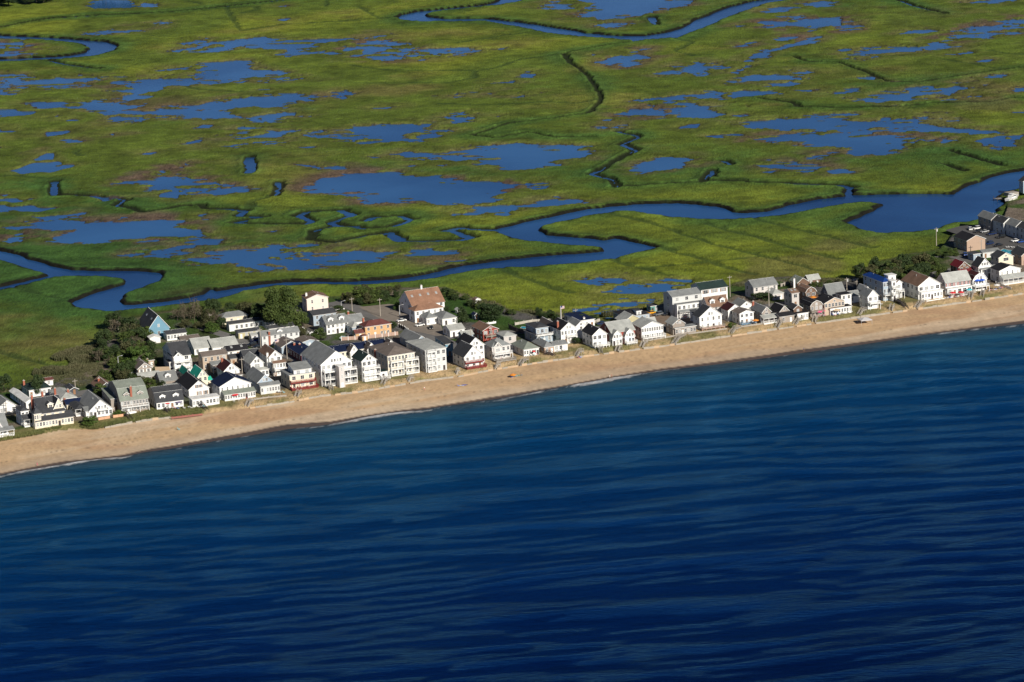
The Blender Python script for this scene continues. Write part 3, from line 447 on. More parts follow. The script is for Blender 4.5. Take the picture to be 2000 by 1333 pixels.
# ------------------------------------------------------------------ marsh water (one sheet at 0.6 m, bounded by the town)
mw, nt, b = _new('marsh_water'); N = nt.nodes.new; L = nt.links.new
b.inputs['Base Color'].default_value = (.010, .045, .13, 1); b.inputs['Roughness'].default_value = .10; b.inputs['Specular IOR Level'].default_value = .2; b.inputs['IOR'].default_value = 1.33
geo = N('ShaderNodeNewGeometry'); nz = N('ShaderNodeTexNoise'); nz.inputs['Scale'].default_value = .9; nz.inputs['Detail'].default_value = 4; L(geo.outputs['Position'], nz.inputs['Vector'])
bp = N('ShaderNodeBump'); bp.inputs['Strength'].default_value = .5; bp.inputs['Distance'].default_value = .12; L(nz.outputs[0], bp.inputs['Height']); L(bp.outputs[0], b.inputs['Normal'])
nb = N('ShaderNodeTexNoise'); nb.inputs['Scale'].default_value = .009; nb.inputs['Detail'].default_value = 3; L(geo.outputs['Position'], nb.inputs['Vector'])
cr_ = N('ShaderNodeValToRGB'); cr_.color_ramp.elements[0].position = .35; cr_.color_ramp.elements[1].position = .62; cr_.color_ramp.elements[0].color = (.007, .040, .140, 1); cr_.color_ramp.elements[1].color = (.020, .088, .245, 1)
L(nb.outputs[0], cr_.inputs[0]); L(cr_.outputs[0], b.inputs['Base Color'])
pw = bpy.data.materials['marsh_water'].copy(); pw.name = 'pond_water'; rmp = [n_ for n_ in pw.node_tree.nodes if n_.type == 'VALTORGB'][0].color_ramp; rmp.elements[0].color = (.016, .075, .215, 1); rmp.elements[1].color = (.032, .120, .300, 1)
cf = np.minimum.reduce([fp[1:, :-1], fp[1:, 1:], fp[:-1, 1:], fp[:-1, :-1]]); cc = np.minimum.reduce([fc[1:, :-1], fc[1:, 1:], fc[:-1, 1:], fc[:-1, :-1]])
pq = q[((cf < 1.5) & (cc > 5) & (cl < .5)).reshape(-1)]; used, inv = np.unique(pq, return_inverse=True); pco = CO[used].copy(); pco[:, 2] = .66
tag(np_mesh('salt_ponds', pco, inv.reshape(-1, 4), pw), kind='structure')
ucols = np.concatenate([[-4200, -2500, -1200, -400], np.arange(-40, 2041, 20.0), [2400, 3500, 5000, 6500]])
near_v = fT(ucols) * 1.0 + 6; tops = np.full_like(near_v, -520.0)
p0 = G(ucols, near_v, .6); p1_ = G(ucols, tops, .6); m = MB(); n = len(ucols)
m.v = [(a[0], a[1], .6) for a in p0] + [(a[0], a[1], .6) for a in p1_]; m.f = [(i, i + 1, n + i + 1, n + i) for i in range(n - 1)]; m.m = [0] * (n - 1)
tag(m.build('marsh_water', mw), kind='structure')
# ------------------------------------------------------------------ ocean
ou = np.concatenate([ease(-60, -4200, 20)[::-1], np.arange(-60, 2061, 3.0), ease(2060, 6500, 20)])
vlow = np.concatenate([np.linspace(0, 1, 330) ** 1.0, 1 + np.linspace(0, 1, 16)[1:] ** 2 * 3])
OU, T_ = np.meshgrid(ou, vlow); sh = fS(OU) - 14
OV = np.where(T_ <= 1, sh + (1420 - np.minimum(sh, 1300)) * T_, sh + (1420 - np.minimum(sh, 1300)) + (T_ - 1) * 900)
oxy = G(OU, OV, 0.0); OX = oxy[..., 0]; OY = oxy[..., 1]
dS = (OV - fS(OU))                                   # roughly metres * 1.0 from the waterline
def swell(deg, wl, amp, seed, ln):
    a = math.radians(deg); px = OX * math.cos(a) + OY * math.sin(a); py = -OX * math.sin(a) + OY * math.cos(a)
    ph = fbm(px, py, ln, 3, seed) * 2.6; am = .5 + .7 * fbm(px, py, ln * .6, 3, seed + 9)
    return amp * am * np.sin(py * 2 * math.pi / wl + ph)
OZ = swell(4, 46, .26, 301, 200) + swell(9, 24, .15, 311, 120) + swell(-3, 15, .08, 321, 80) + swell(14, 9, .04, 331, 40)
OZ = OZ * sstep(4, 60, dS) * .75 + swell(7, 17, .24, 331, 70) * np.exp(-((dS - 45) / 70) ** 2) * sstep(4, 25, dS)
brk = fbm(OX, OY, 60, 3, 341)
front = 1.5 + 5 * fbm(OX, OY, 45, 3, 351) + 1.6 * fbm(OX, OY, 13, 2, 353)            # wandering edge of the swash
wash = sstep(-1.0, 2.5, dS - front + 3)
OZ = OZ - .22 * (1 - wash) + .06
fo_in = fbm(OX, OY, 5, 4, 361) * .5 + fbm(OX, OY, 1.8, 3, 371) * .4
patch = sstep(-.15, .35, fbm(OX, OY, 150, 2, 381) + .25)
band = np.exp(-((dS - front - 1.5) / (1.2 + 3.5 * patch * np.clip(brk + .5, 0, 1))) ** 2)
fpl = np.interp(OU, [0, 60, 150, 240, 260, 560, 640, 720, 800, 850, 950, 1000, 1090, 1130, 1230, 1260, 1380, 1400, 1600, 1800, 2000], [.8, .95, .8, .7, .15, .3, .8, 1.0, .8, .45, .3, .55, .5, .95, 1.0, .6, .5, .2, .15, .35, .3])
patch = np.clip(fpl + .25 * brk, 0, 1.2); band = np.exp(-((dS - front - 1.5) / (.7 + 3.2 * patch ** 2)) ** 2)
foam = np.clip((band * (.1 + 1.05 * patch) + fo_in * .8 - .28) * 1.5, 0, 1) * sstep(.1, .3, band)
ocean_mat, nt, b = _new('ocean_water'); N = nt.nodes.new; L = nt.links.new
geo = N('ShaderNodeNewGeometry'); mpn = N('ShaderNodeMapping'); mpn.inputs['Rotation'].default_value = (0, 0, math.radians(-4)); mpn.inputs['Scale'].default_value = (.30, 1.0, 1); L(geo.outputs['Position'], mpn.inputs[0])
a1 = N('ShaderNodeTexNoise'); a1.inputs['Scale'].default_value = .75; a1.inputs['Detail'].default_value = 7; a1.inputs['Roughness'].default_value = .68; a1.inputs['Distortion'].default_value = .4; L(mpn.outputs[0], a1.inputs['Vector'])
a2 = N('ShaderNodeTexNoise'); a2.inputs['Scale'].default_value = .07; a2.inputs['Detail'].default_value = 4; a2.inputs['Roughness'].default_value = .55; L(mpn.outputs[0], a2.inputs['Vector'])
b1 = N('ShaderNodeBump'); b1.inputs['Strength'].default_value = 1; b1.inputs['Distance'].default_value = 5.0; L(a1.outputs[0], b1.inputs['Height'])
b2 = N('ShaderNodeBump'); b2.inputs['Strength'].default_value = 1; b2.inputs['Distance'].default_value = 5.0; L(a2.outputs[0], b2.inputs['Height']); L(b1.outputs[0], b2.inputs['Normal'])
ad_ = N('ShaderNodeAttribute'); ad_.attribute_name = 'depth'; af = N('ShaderNodeAttribute'); af.attribute_name = 'foam'
rp = N('ShaderNodeValToRGB'); e = rp.color_ramp.elements; e[0].position = 0; e[0].color = (.07, .085, .085, 1); e[1].position = 1; e[1].color = (.0002, .0055, .052, 1)
for ps, c in ((.03, (.016, .100, .195)), (.12, (.003, .064, .180)), (.33, (.0006, .034, .135)), (.6, (.0003, .015, .092))):
    k = e.new(ps); k.color = c + (1,)
L(ad_.outputs['Fac'], rp.inputs[0])
mx = N('ShaderNodeMixRGB'); L(af.outputs['Fac'], mx.inputs[0]); L(rp.outputs[0], mx.inputs[1]); mx.inputs[2].default_value = (.78, .80, .82, 1)
g1 = N('ShaderNodeBump'); g1.inputs['Strength'].default_value = 1; g1.inputs['Distance'].default_value = .42; L(a1.outputs[0], g1.inputs['Height'])
g2 = N('ShaderNodeBump'); g2.inputs['Strength'].default_value = 1; g2.inputs['Distance'].default_value = .22; L(a2.outputs[0], g2.inputs['Height']); L(g1.outputs[0], g2.inputs['Normal'])
df = N('ShaderNodeBsdfDiffuse'); L(mx.outputs[0], df.inputs['Color']); L(b2.outputs[0], df.inputs['Normal'])
gs = N('ShaderNodeBsdfGlossy'); gs.inputs['Roughness'].default_value = .05; gs.inputs['Color'].default_value = (.18, .58, 1.0, 1); L(g2.outputs[0], gs.inputs['Normal']); fr_ = N('ShaderNodeFresnel'); fr_.inputs['IOR'].default_value = 1.33; L(g2.outputs[0], fr_.inputs['Normal'])
fk = N('ShaderNodeMapRange'); fk.inputs[3].default_value = .52; fk.inputs[4].default_value = .02; L(af.outputs['Fac'], fk.inputs[0]); fm = N('ShaderNodeMath'); fm.operation = 'MULTIPLY'; L(fr_.outputs[0], fm.inputs[0]); L(fk.outputs[0], fm.inputs[1])
ms = N('ShaderNodeMixShader'); L(fm.outputs[0], ms.inputs[0]); L(df.outputs[0], ms.inputs[1]); L(gs.outputs[0], ms.inputs[2]); L(ms.outputs[0], [n_ for n_ in nt.nodes if n_.type == 'OUTPUT_MATERIAL'][0].inputs[0])
nr, nc = OX.shape; vid = np.arange(nr * nc).reshape(nr, nc); oq = np.stack([vid[1:, :-1], vid[1:, 1:], vid[:-1, 1:], vid[:-1, :-1]], -1).reshape(-1, 4)
dep = np.clip(dS / 640.0, 0, 1)
o = np_mesh('ocean', np.stack([OX, OY, OZ], -1).reshape(-1, 3), oq, ocean_mat, {'depth': dep.ravel(), 'foam': foam.ravel()}); tag(o, kind='structure')
# ------------------------------------------------------------------ roads and lots, thin sheets on the town ground
def sheet(name, px, mtl, z=3.205):
    w = G([p[0] for p in px], [p[1] for p in px], z); m = MB(); m.poly([(a[0], a[1], z) for a in w]); return m.build(name, mtl)
def strip(name, px, wid, mtl, z=3.205):
    w = G([p[0] for p in px], [p[1] for p in px], z); m = MB(); L_ = []; R_ = []
    for i in range(len(w)):
        d = w[min(i + 1, len(w) - 1)] - w[max(i - 1, 0)]; d = d / np.linalg.norm(d); nn = np.array([-d[1], d[0]]) * wid / 2; L_.append(w[i] + nn); R_.append(w[i] - nn)
    for i in range(len(w) - 1): m.poly([(R_[i][0], R_[i][1], z), (R_[i + 1][0], R_[i + 1][1], z), (L_[i + 1][0], L_[i + 1][1], z), (L_[i][0], L_[i][1], z)])
    return m.build(name, mtl)
ROADM = mat('worn_asphalt', (.16, .155, .15), .9, .2, .3)
tag(strip('road', [(650, 590), (700, 604), (760, 628), (830, 652), (900, 683), (960, 705)], 9, ROADM, 3.207), kind='structure')
tag(strip('road', [(-40, 812), (120, 775), (300, 742), (520, 700), (760, 668), (980, 650), (1200, 640), (1400, 612), (1560, 590), (1700, 566), (1850, 530), (2060, 490)], 8, ROADM, 3.212), kind='structure')
tag(strip('road', [(395, 640), (440, 655), (500, 676), (560, 694), (620, 716)], 6, ROADM, 3.217), kind='structure')
tag(strip('road', [(1832, 500), (1845, 502), (1860, 500), (1910, 515), (1960, 540)], 6, ROADM, 3.222), kind='structure')
tag(sheet('parking_lot', [(1846, 450), (1875, 442), (1930, 437), (2060, 480), (2060, 508), (1990, 498), (1920, 486), (1905, 470)], ASPH, 3.227), kind='structure')
tag(sheet('parking_lot', [(700, 600), (760, 594), (800, 600), (860, 632), (870, 660), (800, 645), (740, 622)], mat('gravel_lot', (.21, .18, .15), .95, .25, .5), 3.232), kind='structure')
tag(sheet('parking_lot', [(1255, 607), (1300, 598), (1380, 620), (1360, 640), (1280, 632)], mat('dirt_lot', (.2, .15, .11), .95, .25, .5), 3.237), kind='structure')
# ================================================================== BUILDINGS
GZ = 3.2
_tu = np.linspace(-100, 2100, 45); _tw = G(_tu, fF(_tu), .5); _ta = np.unwrap(np.arctan2(np.gradient(_tw[:, 1]), np.gradient(_tw[:, 0])))
_ta = np.convolve(np.pad(_ta, 4, mode='edge'), np.ones(9) / 9, 'valid')
def theta(u): return float(np.interp(u, _tu, _ta))
def frustum_wall(mb, w, d, h, x0=0, y0=0, z0=0): mb.box(x0, y0, z0, x0 + w, y0 + d, z0 + h)
def slab(mb, pts, t=.18, mi=0, me=1):
    """thick roof plane from 3-4 points; top uses mi, edges and underside me"""
    P = [Vector(p) for p in pts]; n = (P[1] - P[0]).cross(P[2] - P[0]).normalized()
    if n.z < 0: P.reverse(); n = -n
    T = [p + n * t for p in P]; mb.poly(T, mi); mb.poly(P[::-1], me)
    k = len(P)
    for i in range(k): mb.poly([P[i], P[(i + 1) % k], T[(i + 1) % k], T[i]], me)
def block_meshes(w, d, h, roof, rise, x0, y0, wmat, rmat, zb=0.0, oh=.35):
    """walls and roof of one block, front-left corner at x0,y0 (y grows to the back)"""
    W = MB(); Rf = MB(); x1 = x0 + w; y1 = y0 + d; zt = zb + h; o = oh
    xm = (x0 + x1) / 2; ym = (y0 + y1) / 2; zr = zt + rise
    def prism_y(prof):   # profile in (x,z), extruded along y
        n = len(prof)
        W.poly([(x, y0, z) for x, z in prof]); W.poly([(x, y1, z) for x, z in prof][::-1])
        for i in range(n):
            a, b = prof[i], prof[(i + 1) % n]; W.poly([(a[0], y0, a[1]), (a[0], y1, a[1]), (b[0], y1, b[1]), (b[0], y0, b[1])])
    def prism_x(prof):   # profile in (y,z)
        n = len(prof)
        W.poly([(x0, y, z) for y, z in prof][::-1]); W.poly([(x1, y, z) for y, z in prof])
        for i in range(n):
            a, b = prof[i], prof[(i + 1) % n]; W.poly([(x0, a[0], a[1]), (x0, b[0], b[1]), (x1, b[0], b[1]), (x1, a[0], a[1])])
    if roof == 'gy':
        prism_y([(x0, zb), (x1, zb), (x1, zt), (xm, zr), (x0, zt)]); s = rise / (w / 2)
        slab(Rf, [(x0 - o, y0 - o, zt - o * s), (xm, y0 - o, zr), (xm, y1 + o, zr), (x0 - o, y1 + o, zt - o * s)])
        slab(Rf, [(x1 + o, y0 - o, zt - o * s), (xm, y0 - o, zr), (xm, y1 + o, zr), (x1 + o, y1 + o, zt - o * s)])
    elif roof == 'gx':
        prism_x([(y0, zb), (y1, zb), (y1, zt), (ym, zr), (y0, zt)]); s = rise / (d / 2)
        slab(Rf, [(x0 - o, y0 - o, zt - o * s), (x1 + o, y0 - o, zt - o * s), (x1 + o, ym, zr), (x0 - o, ym, zr)])
        slab(Rf, [(x0 - o, y1 + o, zt - o * s), (x1 + o, y1 + o, zt - o * s), (x1 + o, ym, zr), (x0 - o, ym, zr)])
    elif roof == 'gamy':
        q = w * .17; zk = zt + rise * .62
        prism_y([(x0, zb), (x1, zb), (x1, zt), (x1 - q, zk), (xm, zr), (x0 + q, zk), (x0, zt)])
        for a, b_ in (((x0 - .2, zt - .1), (x0 + q, zk)), ((x0 + q, zk), (xm, zr)), ((xm, zr), (x1 - q, zk)), ((x1 - q, zk), (x1 + .2, zt - .1))):
            slab(Rf, [(a[0], y0 - o, a[1]), (b_[0], y0 - o, b_[1]), (b_[0], y1 + o, b_[1]), (a[0], y1 + o, a[1])])
    elif roof == 'gamx':
        q = d * .2; zk = zt + rise * .7
        prism_x([(y0, zb), (y1, zb), (y1, zt), (y1 - q, zk), (ym, zr), (y0 + q, zk), (y0, zt)])
        for a, b_ in (((y0 - .3, zt - .1), (y0 + q, zk)), ((y0 + q, zk), (ym, zr)), ((ym, zr), (y1 - q, zk)), ((y1 - q, zk), (y1 + .3, zt - .1))):
            slab(Rf, [(x0 - o, a[0], a[1]), (x1 + o, a[0], a[1]), (x1 + o, b_[0], b_[1]), (x0 - o, b_[0], b_[1])])
    elif roof == 'hip':
        W.box(x0, y0, zb, x1, y1, zt); m = min(w, d) / 2; a0, b0, a1, b1 = x0 - o, y0 - o, x1 + o, y1 + o
        if w >= d: r0, r1 = (x0 + m, ym, zr), (x1 - m, ym, zr)
        else: r0, r1 = (xm, y0 + m, zr), (xm, y1 - m, zr)
        z = zt + .16
        if w >= d: F = [[(a0, b0, z), (a1, b0, z), r1, r0], [(a1, b0, z), (a1, b1, z), r1], [(a1, b1, z), (a0, b1, z), r0, r1], [(a0, b1, z), (a0, b0, z), r0]]
        else: F = [[(a0, b0, z), (a1, b0, z), r0], [(a1, b0, z), (a1, b1, z), r1, r0], [(a1, b1, z), (a0, b1, z), r1], [(a0, b1, z), (a0, b0, z), r0, r1]]
        for f in F: Rf.poly(f, 0)
        zt2 = zt + .01
        for a, b_ in (((a0, b0), (a1, b0)), ((a1, b0), (a1, b1)), ((a1, b1), (a0, b1)), ((a0, b1), (a0, b0))): Rf.poly([(a[0], a[1], zt2), (b_[0], b_[1], zt2), (b_[0], b_[1], z), (a[0], a[1], z)], 1)
        Rf.poly([(a0, b0, zt2), (a0, b1, zt2), (a1, b1, zt2), (a1, b0, zt2)], 1)
    elif roof == 'shed':   # falls towards the front
        prism_x([(y0, zb), (y1, zb), (y1, zr), (y0, zt)]); s = rise / d
        slab(Rf, [(x0 - o, y0 - o, zt - o * s), (x1 + o, y0 - o, zt - o * s), (x1 + o, y1 + .05, zr + .05 * s), (x0 - o, y1 + .05, zr + .05 * s)])
    else:  # flat
        W.box(x0, y0, zb, x1, y1, zt); Rf.box(x0 - o, y0 - o, zt + .01, x1 + o, y1 + o, zt + .22, 1, 0)
    return W, Rf
_wm = {}
def win_mesh(w, h, shut=None, single=False, sill=False, curt=False):
    key = (round(w, 1), round(h, 1), shut, single, curt)
    if key in _wm: return _wm[key]
    w, h = key[0], key[1]; f = .10; m = MB(); y0, y1 = -.07, .02
    m.box(-w / 2 - f, y0, -f, w / 2 + f, y1, 0); m.box(-w / 2 - f, y0, h, w / 2 + f, y1, h + f)
    m.box(-w / 2 - f, y0, 0, -w / 2, y1, h); m.box(w / 2, y0, 0, w / 2 + f, y1, h)
    m.box(-.03, y0 + .01, 0, .03, y1, h); m.box(-w / 2, y0 + .015, h / 2 - .03, -.03, y1, h / 2 + .03); m.box(.03, y0 + .015, h / 2 - .03, w / 2, y1, h / 2 + .03)
    if shut:
        for s in (-1, 1): m.box(s * (w / 2 + f + .02) if s > 0 else -(w / 2 + f + .02) - .4, y0 + .01, -.02, (w / 2 + f + .02) + .4 if s > 0 else -(w / 2 + f + .02), y1, h + .02, 2)
    p = MB(); p.box(-w / 2, -.03, 0, w / 2, .015, h)
    gm = CURT if curt else GLASS
    if single:
        m.box(-w / 2, -.03, 0, w / 2, .015, h, 1); r = m.mesh('window', [WHITE, gm, shut or WHITE])
    else: r = (m.mesh('window_frame', [WHITE, gm, shut or WHITE]), p.mesh('pane', [gm]))
    _wm[key] = r; return r
def add_window(par, x, y, z, w, h, rot=0.0, shut=None, rnd=random):
    c = rnd.random() < .3; a, p = win_mesh(w, h, shut, curt=c); o = inst('window', a, par, (x, y, z), (0, 0, rot)); inst('pane', p, o); return o
def railing(mb, pts, z, h=1.0, solid=False, mi=0):
    for a, b in zip(pts[:-1], pts[1:]):
        A = Vector((a[0], a[1], z)); B = Vector((b[0], b[1], z)); up = Vector((0, 0, h)); Ln = (B - A).length
        mb.beam(A + up, B + up, .10, .08, mi); mb.beam(A + Vector((0, 0, .12)), B + Vector((0, 0, .12)), .07, .07, mi)
        n = max(1, int(Ln / 2.2))
        for i in range(n + 1): p = A.lerp(B, i / n); mb.beam(p, p + up * 1.08, .13, .13, mi)
        n = max(2, int(Ln / .24))
        for i in range(1, n): p = A.lerp(B, i / n); mb.beam(p + Vector((0, 0, .12)), p + up, .085, .05, mi)
class Bk:
    def __init__(s, reg, x, y, xr, D, H, roof, rise, wall='W', rc='g', **o):
        s.reg, s.x, s.y, s.xr, s.D, s.H, s.roof, s.rise, s.wall, s.rc, s.o = reg, x, y, xr, D, H, roof, rise, wall, rc, o
HOUSES = []
def house(name, label, blocks, cat='house', group=None, chim=(), rot=0.0):
    b0 = blocks[0]; u0, v0 = zp(b0.reg, b0.x, b0.y); th = theta(u0) + math.radians(rot)
    ex = np.array([math.cos(th), math.sin(th)]); ey = np.array([-math.sin(th), math.cos(th)])
    org = None; root = None; rnd = random.Random(hash(label) % 9999 if False else sum(map(ord, label)))
    for bi, b in enumerate(blocks):
        u, v = zp(b.reg, b.x, b.y); ur = b.xr / 7.404 + ZR[b.reg][0]; zt = GZ + b.H
        P = G(u, v, zt); pr = PX(P[0] + ex[0], P[1] + ex[1], zt)[0] - u; pdn = PX(P[0] + ey[0], P[1] + ey[1], zt)[0] - u
        w = max(1.5, (ur - u) / pr); d = b.o.get('dm') or min(30, max(2.2, (b.D / 7.404) / max(.9, abs(pdn))))
        if root is None:
            org = P; root = empty(name, (P[0], P[1], GZ - .05), th); tag(root, label, cat, group); root['w'] = 0; del root['w']; W0, D0 = w, d
        lx = float((P - org) @ ex); ly = float((P - org) @ ey)
        if 'push' in b.o: ly -= b.o['push']
        H = b.H + .05; zb = b.o.get('zb', 0.0); wmat = WM(b.wall); rmat = RM(b.rc)
        if b.o.get('gal'):     # stacked open galleries in front of the main wall
            n = b.o['gal']; fh = H / n; k = max(1, int(round(w / 2.6)))
            for f in range(n + 1):
                z = max(.5, fh * f); m = MB(); m.box(lx, ly, z - .28, lx + w, ly + d - .01, z); fl = m.build('gallery_floor', WHITE, root)
                m = MB(); railing(m, [(lx + .08, ly + d - .1), (lx + .08, ly + .1), (lx + w - .08, ly + .1), (lx + w - .08, ly + d - .1)], z); m.build('railing', WHITE, fl)
                if f < n:
                    pm2 = MB(); pm2.box(-.11, -.11, 0, .11, .11, fh * (f + 1) - .28 - z); pm2 = pm2.mesh('gallery_post', [WHITE])
                    for i in range(k + 1): inst('gallery_post', pm2, root, (lx + .12 + (w - .24) * i / k, ly + .13, z))
                    for i in range(k):
                        m = MB(); m.box(-.95, -.1, 0, .95, -.02, 2.05); sdo = m.build('sliding_door', GLASS, root); sdo.location = (lx + w * (i + .5) / k, ly + d, z); m = MB(); m.box(-.05, -.13, 0, .05, -.09, 2.05); m.box(-1.05, -.13, 2.06, 1.05, -.02, 2.18); m.box(-1.06, -.13, 0, -.96, -.02, 2.05); m.box(.96, -.13, 0, 1.06, -.02, 2.05); m.build('door_frame', WHITE, sdo)
            continue
        if b.o.get('open'):    # open porch: posts, floor, roof
            m = MB(); m.box(lx, ly, 0, lx + w, ly + d, .5); m.build('porch_floor', WOODG if b.o.get('grey') else WHITE, root)
            n = max(2, int(w / 2.4)); m = MB()
            m.box(-.09, -.09, 0, .09, .09, H - .5); pm2 = m.mesh('porch_post', [WHITE])
            for i in range(n + 1): inst('porch_post', pm2, root, (lx + w * i / n, ly + .14, .5))
            k = max(1, int(d / 2.5))
            for j in range(1, k + 1): inst('porch_post', pm2, root, (lx + .11, ly + d * j / k, .5))
            m = MB(); railing(m, [(lx + .1, ly + d), (lx + .1, ly + .12), (lx + w - .1, ly + .12)], .5); m.build('railing', WHITE, root)
            _, Rf = block_meshes(w, d, H, b.roof, b.rise, lx, ly, wmat, rmat); Rf.build('porch_roof', [rmat, WHITE], root)
        else:
            Wm, Rf = block_meshes(w, d, H - zb, b.roof, b.rise, lx, ly, wmat, rmat, zb)
            Wm.build('wall', wmat, root); Rf.build('roof', [rmat, WHITE if b.o.get('trim', 1) else rmat], root)
            if b.o.get('stilts'):
                m = MB(); n = max(2, int(w / 3))
                for i in range(n + 1): m.box(lx + w * i / n - .12, ly + .1, 0, lx + w * i / n + .12, ly + .35, zb)
                for i in range(n + 1): m.box(lx + w * i / n - .12, ly + d - .4, 0, lx + w * i / n + .12, ly + d - .1, zb)
                m.build('stilts', WHITE, root)
            nf = b.o.get('nf', max(1, int(round((H - zb) / 2.85)))); fh = (H - zb) / nf
            fw = b.o.get('fw', None); shut = b.o.get('shut'); ww = b.o.get('ww', 1.0); wh = min(1.5, fh * .52)
            if b.o.get('gf', 0): f0 = b.o['gf']
            else: f0 = 0
            if fw != 0:
                cnt = fw or max(1, int(w / 2.5))
                for f in range(f0, nf):
                    dpos = rnd.randrange(cnt) if (f == 0 and zb == 0) else -1
                    for i in range(cnt):
                        xx = lx + w * (i + .5) / cnt + (rnd.uniform(-.12, .12) if not fw else 0); z = zb + fh * f + fh * .33
                        if i == dpos and not b.o.get('nodoor'):
                            m = MB(); m.box(xx - .5, ly - .06, .12, xx + .5, ly + .02, 2.2); dd = m.build('door', rnd.choice([WHITE, WOODD, WOODB, WHITE]), root); continue
                        add_window(root, xx, ly, z, min(ww, w / cnt * .62), wh, 0, shut, rnd)
            lw = b.o.get('lw', None); cnt = max(1, int(d / 3.4)) if lw is None else lw
            for f in range(nf):
                for i in range(cnt):
                    yy = ly + d * (i + .5) / cnt + rnd.uniform(-.4, .4); add_window(root, lx, yy, zb + fh * f + fh * .34, 1.3, wh, -math.pi / 2, None, rnd)
            rw = b.o.get('rw', 1)
            if rw:
                for f in range(nf): add_window(root, lx + w, ly + d * .5, zb + fh * f + fh * .34, .9, wh, math.pi / 2, None, rnd)
            if b.roof in ('gy', 'gamy') and b.rise > 1.7 and not b.o.get('nogw'):
                g = b.o.get('gw', 2 if b.rise > 2.6 else 1)
                for i in range(g): add_window(root, lx + w / 2 + (i - (g - 1) / 2) * 1.3, ly, H + b.rise * .12, .85, min(1.2, b.rise * .4), 0, shut, rnd)
            if b.roof in ('gx', 'gamx') and b.rise > 2.2: add_window(root, lx, ly + d / 2, H + .35, .8, 1.1, -math.pi / 2, None, rnd)
            for f in b.o.get('balc', ()):   # storey levels with a balcony
                z = zb + fh * f; bd = b.o.get('bd', 1.8); x0 = lx + w * b.o.get('bx', (0, 1))[0]; x1 = lx + w * b.o.get('bx', (0, 1))[1]
                rm = b.o.get('bm', WHITE)
                m = MB(); m.box(x0, ly - bd, z - .22, x1, ly - .01, z - .02); bo = m.build('balcony', b.o.get('bfl', rm), root)
                m = MB(); railing(m, [(x0 + .06, ly - .05), (x0 + .06, ly - bd + .06), (x1 - .06, ly - bd + .06), (x1 - .06, ly - .05)], z - .02, mi=0); m.build('railing', rm, bo)
                if z > 1.5 and b.o.get('bp', 1):
                    m = MB(); n = max(1, int((x1 - x0) / 3))
                    for i in range(n + 1): xx = x0 + .08 + (x1 - x0 - .16) * i / n; m.box(xx - .09, ly - bd + .03, max(0, z - fh), xx + .09, ly - bd + .21, z - .22)
                    m.build('balcony_posts', rm, root)
            for k in range(b.o.get('dorm', 0)):   # dormers on the front slope of gx / gamx roofs
                n = b.o['dorm']; dw = min(2.4, w / n * .5); xx = lx + w * (k + .5) / n; g = b.roof == 'gamx'
                yy = ly + (d * .06 if g else d * .14); zz = H + (b.rise * .08 if g else b.rise * .2); dh = min(1.9, b.rise * .5); dd = d * (.3 if g else .34)
                Wd, Rd = block_meshes(dw, dd, dh, 'gy', .7, -dw / 2, 0, None, None, 0, .2)
                do = Wd.build('dormer', WM(b.o.get('dwall', b.wall)), root); do.location = (xx, yy, zz); Rd.build('dormer_roof', [rmat, WHITE], do)
                inst('window', win_mesh(dw * .55, dh * .62, None, True), do, (0, 0, dh * .2))
            for k in range(b.o.get('sky', 0)):
                n = b.o['sky']; t = .5; m = MB()
                a = math.atan2(b.rise, d / 2 if b.roof == 'gx' else w / 2)
                m.box(-.5, -.7, 0, .5, .7, .12, 0); so = m.build('skylight', CURT, root)
                if b.roof == 'gx': so.location = (lx + w * (k + .5) / n, ly + d * .3, H + b.rise * .6 + .2); so.rotation_euler = (a, 0, 0)
                else: so.location = (lx + w * .3, ly + d * (k + .5) / n, H + b.rise * .6 + .2); so.rotation_euler = (0, -a, 0)
            if b.o.get('cross'):   # cross gable bay on the front
                cx, cw, chh, cr, cdp = b.o['cross']; Wd, Rd = block_meshes(w * cw, d * .5 + cdp, H * chh, 'gy', cr, lx + w * cx, ly - cdp, None, None, 0)
                Wd.build('gable_bay', WM(b.o.get('cwall', b.wall)), root); Rd.build('bay_roof', [rmat, WHITE], root)
                for f in range(int(max(1, H * chh // 2.7))): add_window(root, lx + w * (cx + cw / 2), ly - cdp, 1.0 + f * 2.75, min(2.0, w * cw * .5), 1.4, 0, None, rnd)
                add_window(root, lx + w * (cx + cw / 2), ly - cdp, H * chh + cr * .1, .8, min(1.1, cr * .45), 0, None, rnd)
            for (fx, fy, hh) in b.o.get('pipe', ()):
                m = MB(); m.cyl((lx + w * fx, ly + d * fy, H), (lx + w * fx, ly + d * fy, H + hh), .09, .09, 6); m.build('vent_pipe', METAL, root)
        for (fx, fy, zt_, cm) in b.o.get('chim', ()):
            m = MB(); cx, cy = lx + w * fx, ly + d * fy; zc = H * .0 if (fy <= 0 or fx < 0) else H * .8
            m.box(cx - .42, cy - .35, zc, cx + .42, cy + .35, H + zt_); ch = m.build('chimney', BRICK if cm == 'b' else WHITE, root)
            m = MB(); m.box(cx - .5, cy - .43, H + zt_ + .005, cx + .5, cy + .43, H + zt_ + .14); m.cyl((cx, cy, H + zt_ + .1), (cx, cy, H + zt_ + .5), .14, .12, 6); m.build('chimney_cap', CONC, ch)
        if b.roof in ('gx', 'gy', 'hip') and not b.o.get('open') and b.rise > .7 and not b.o.get('sky'):
            m = MB(); fx, fy = rnd.uniform(.3, .7), rnd.uniform(.3, .7); m.cyl((lx + w * fx, ly + d * fy, H), (lx + w * fx, ly + d * fy, H + b.rise * (.9 if 1 else 0) + .35), .08, .08, 6); m.build('vent_pipe', METAL, root)
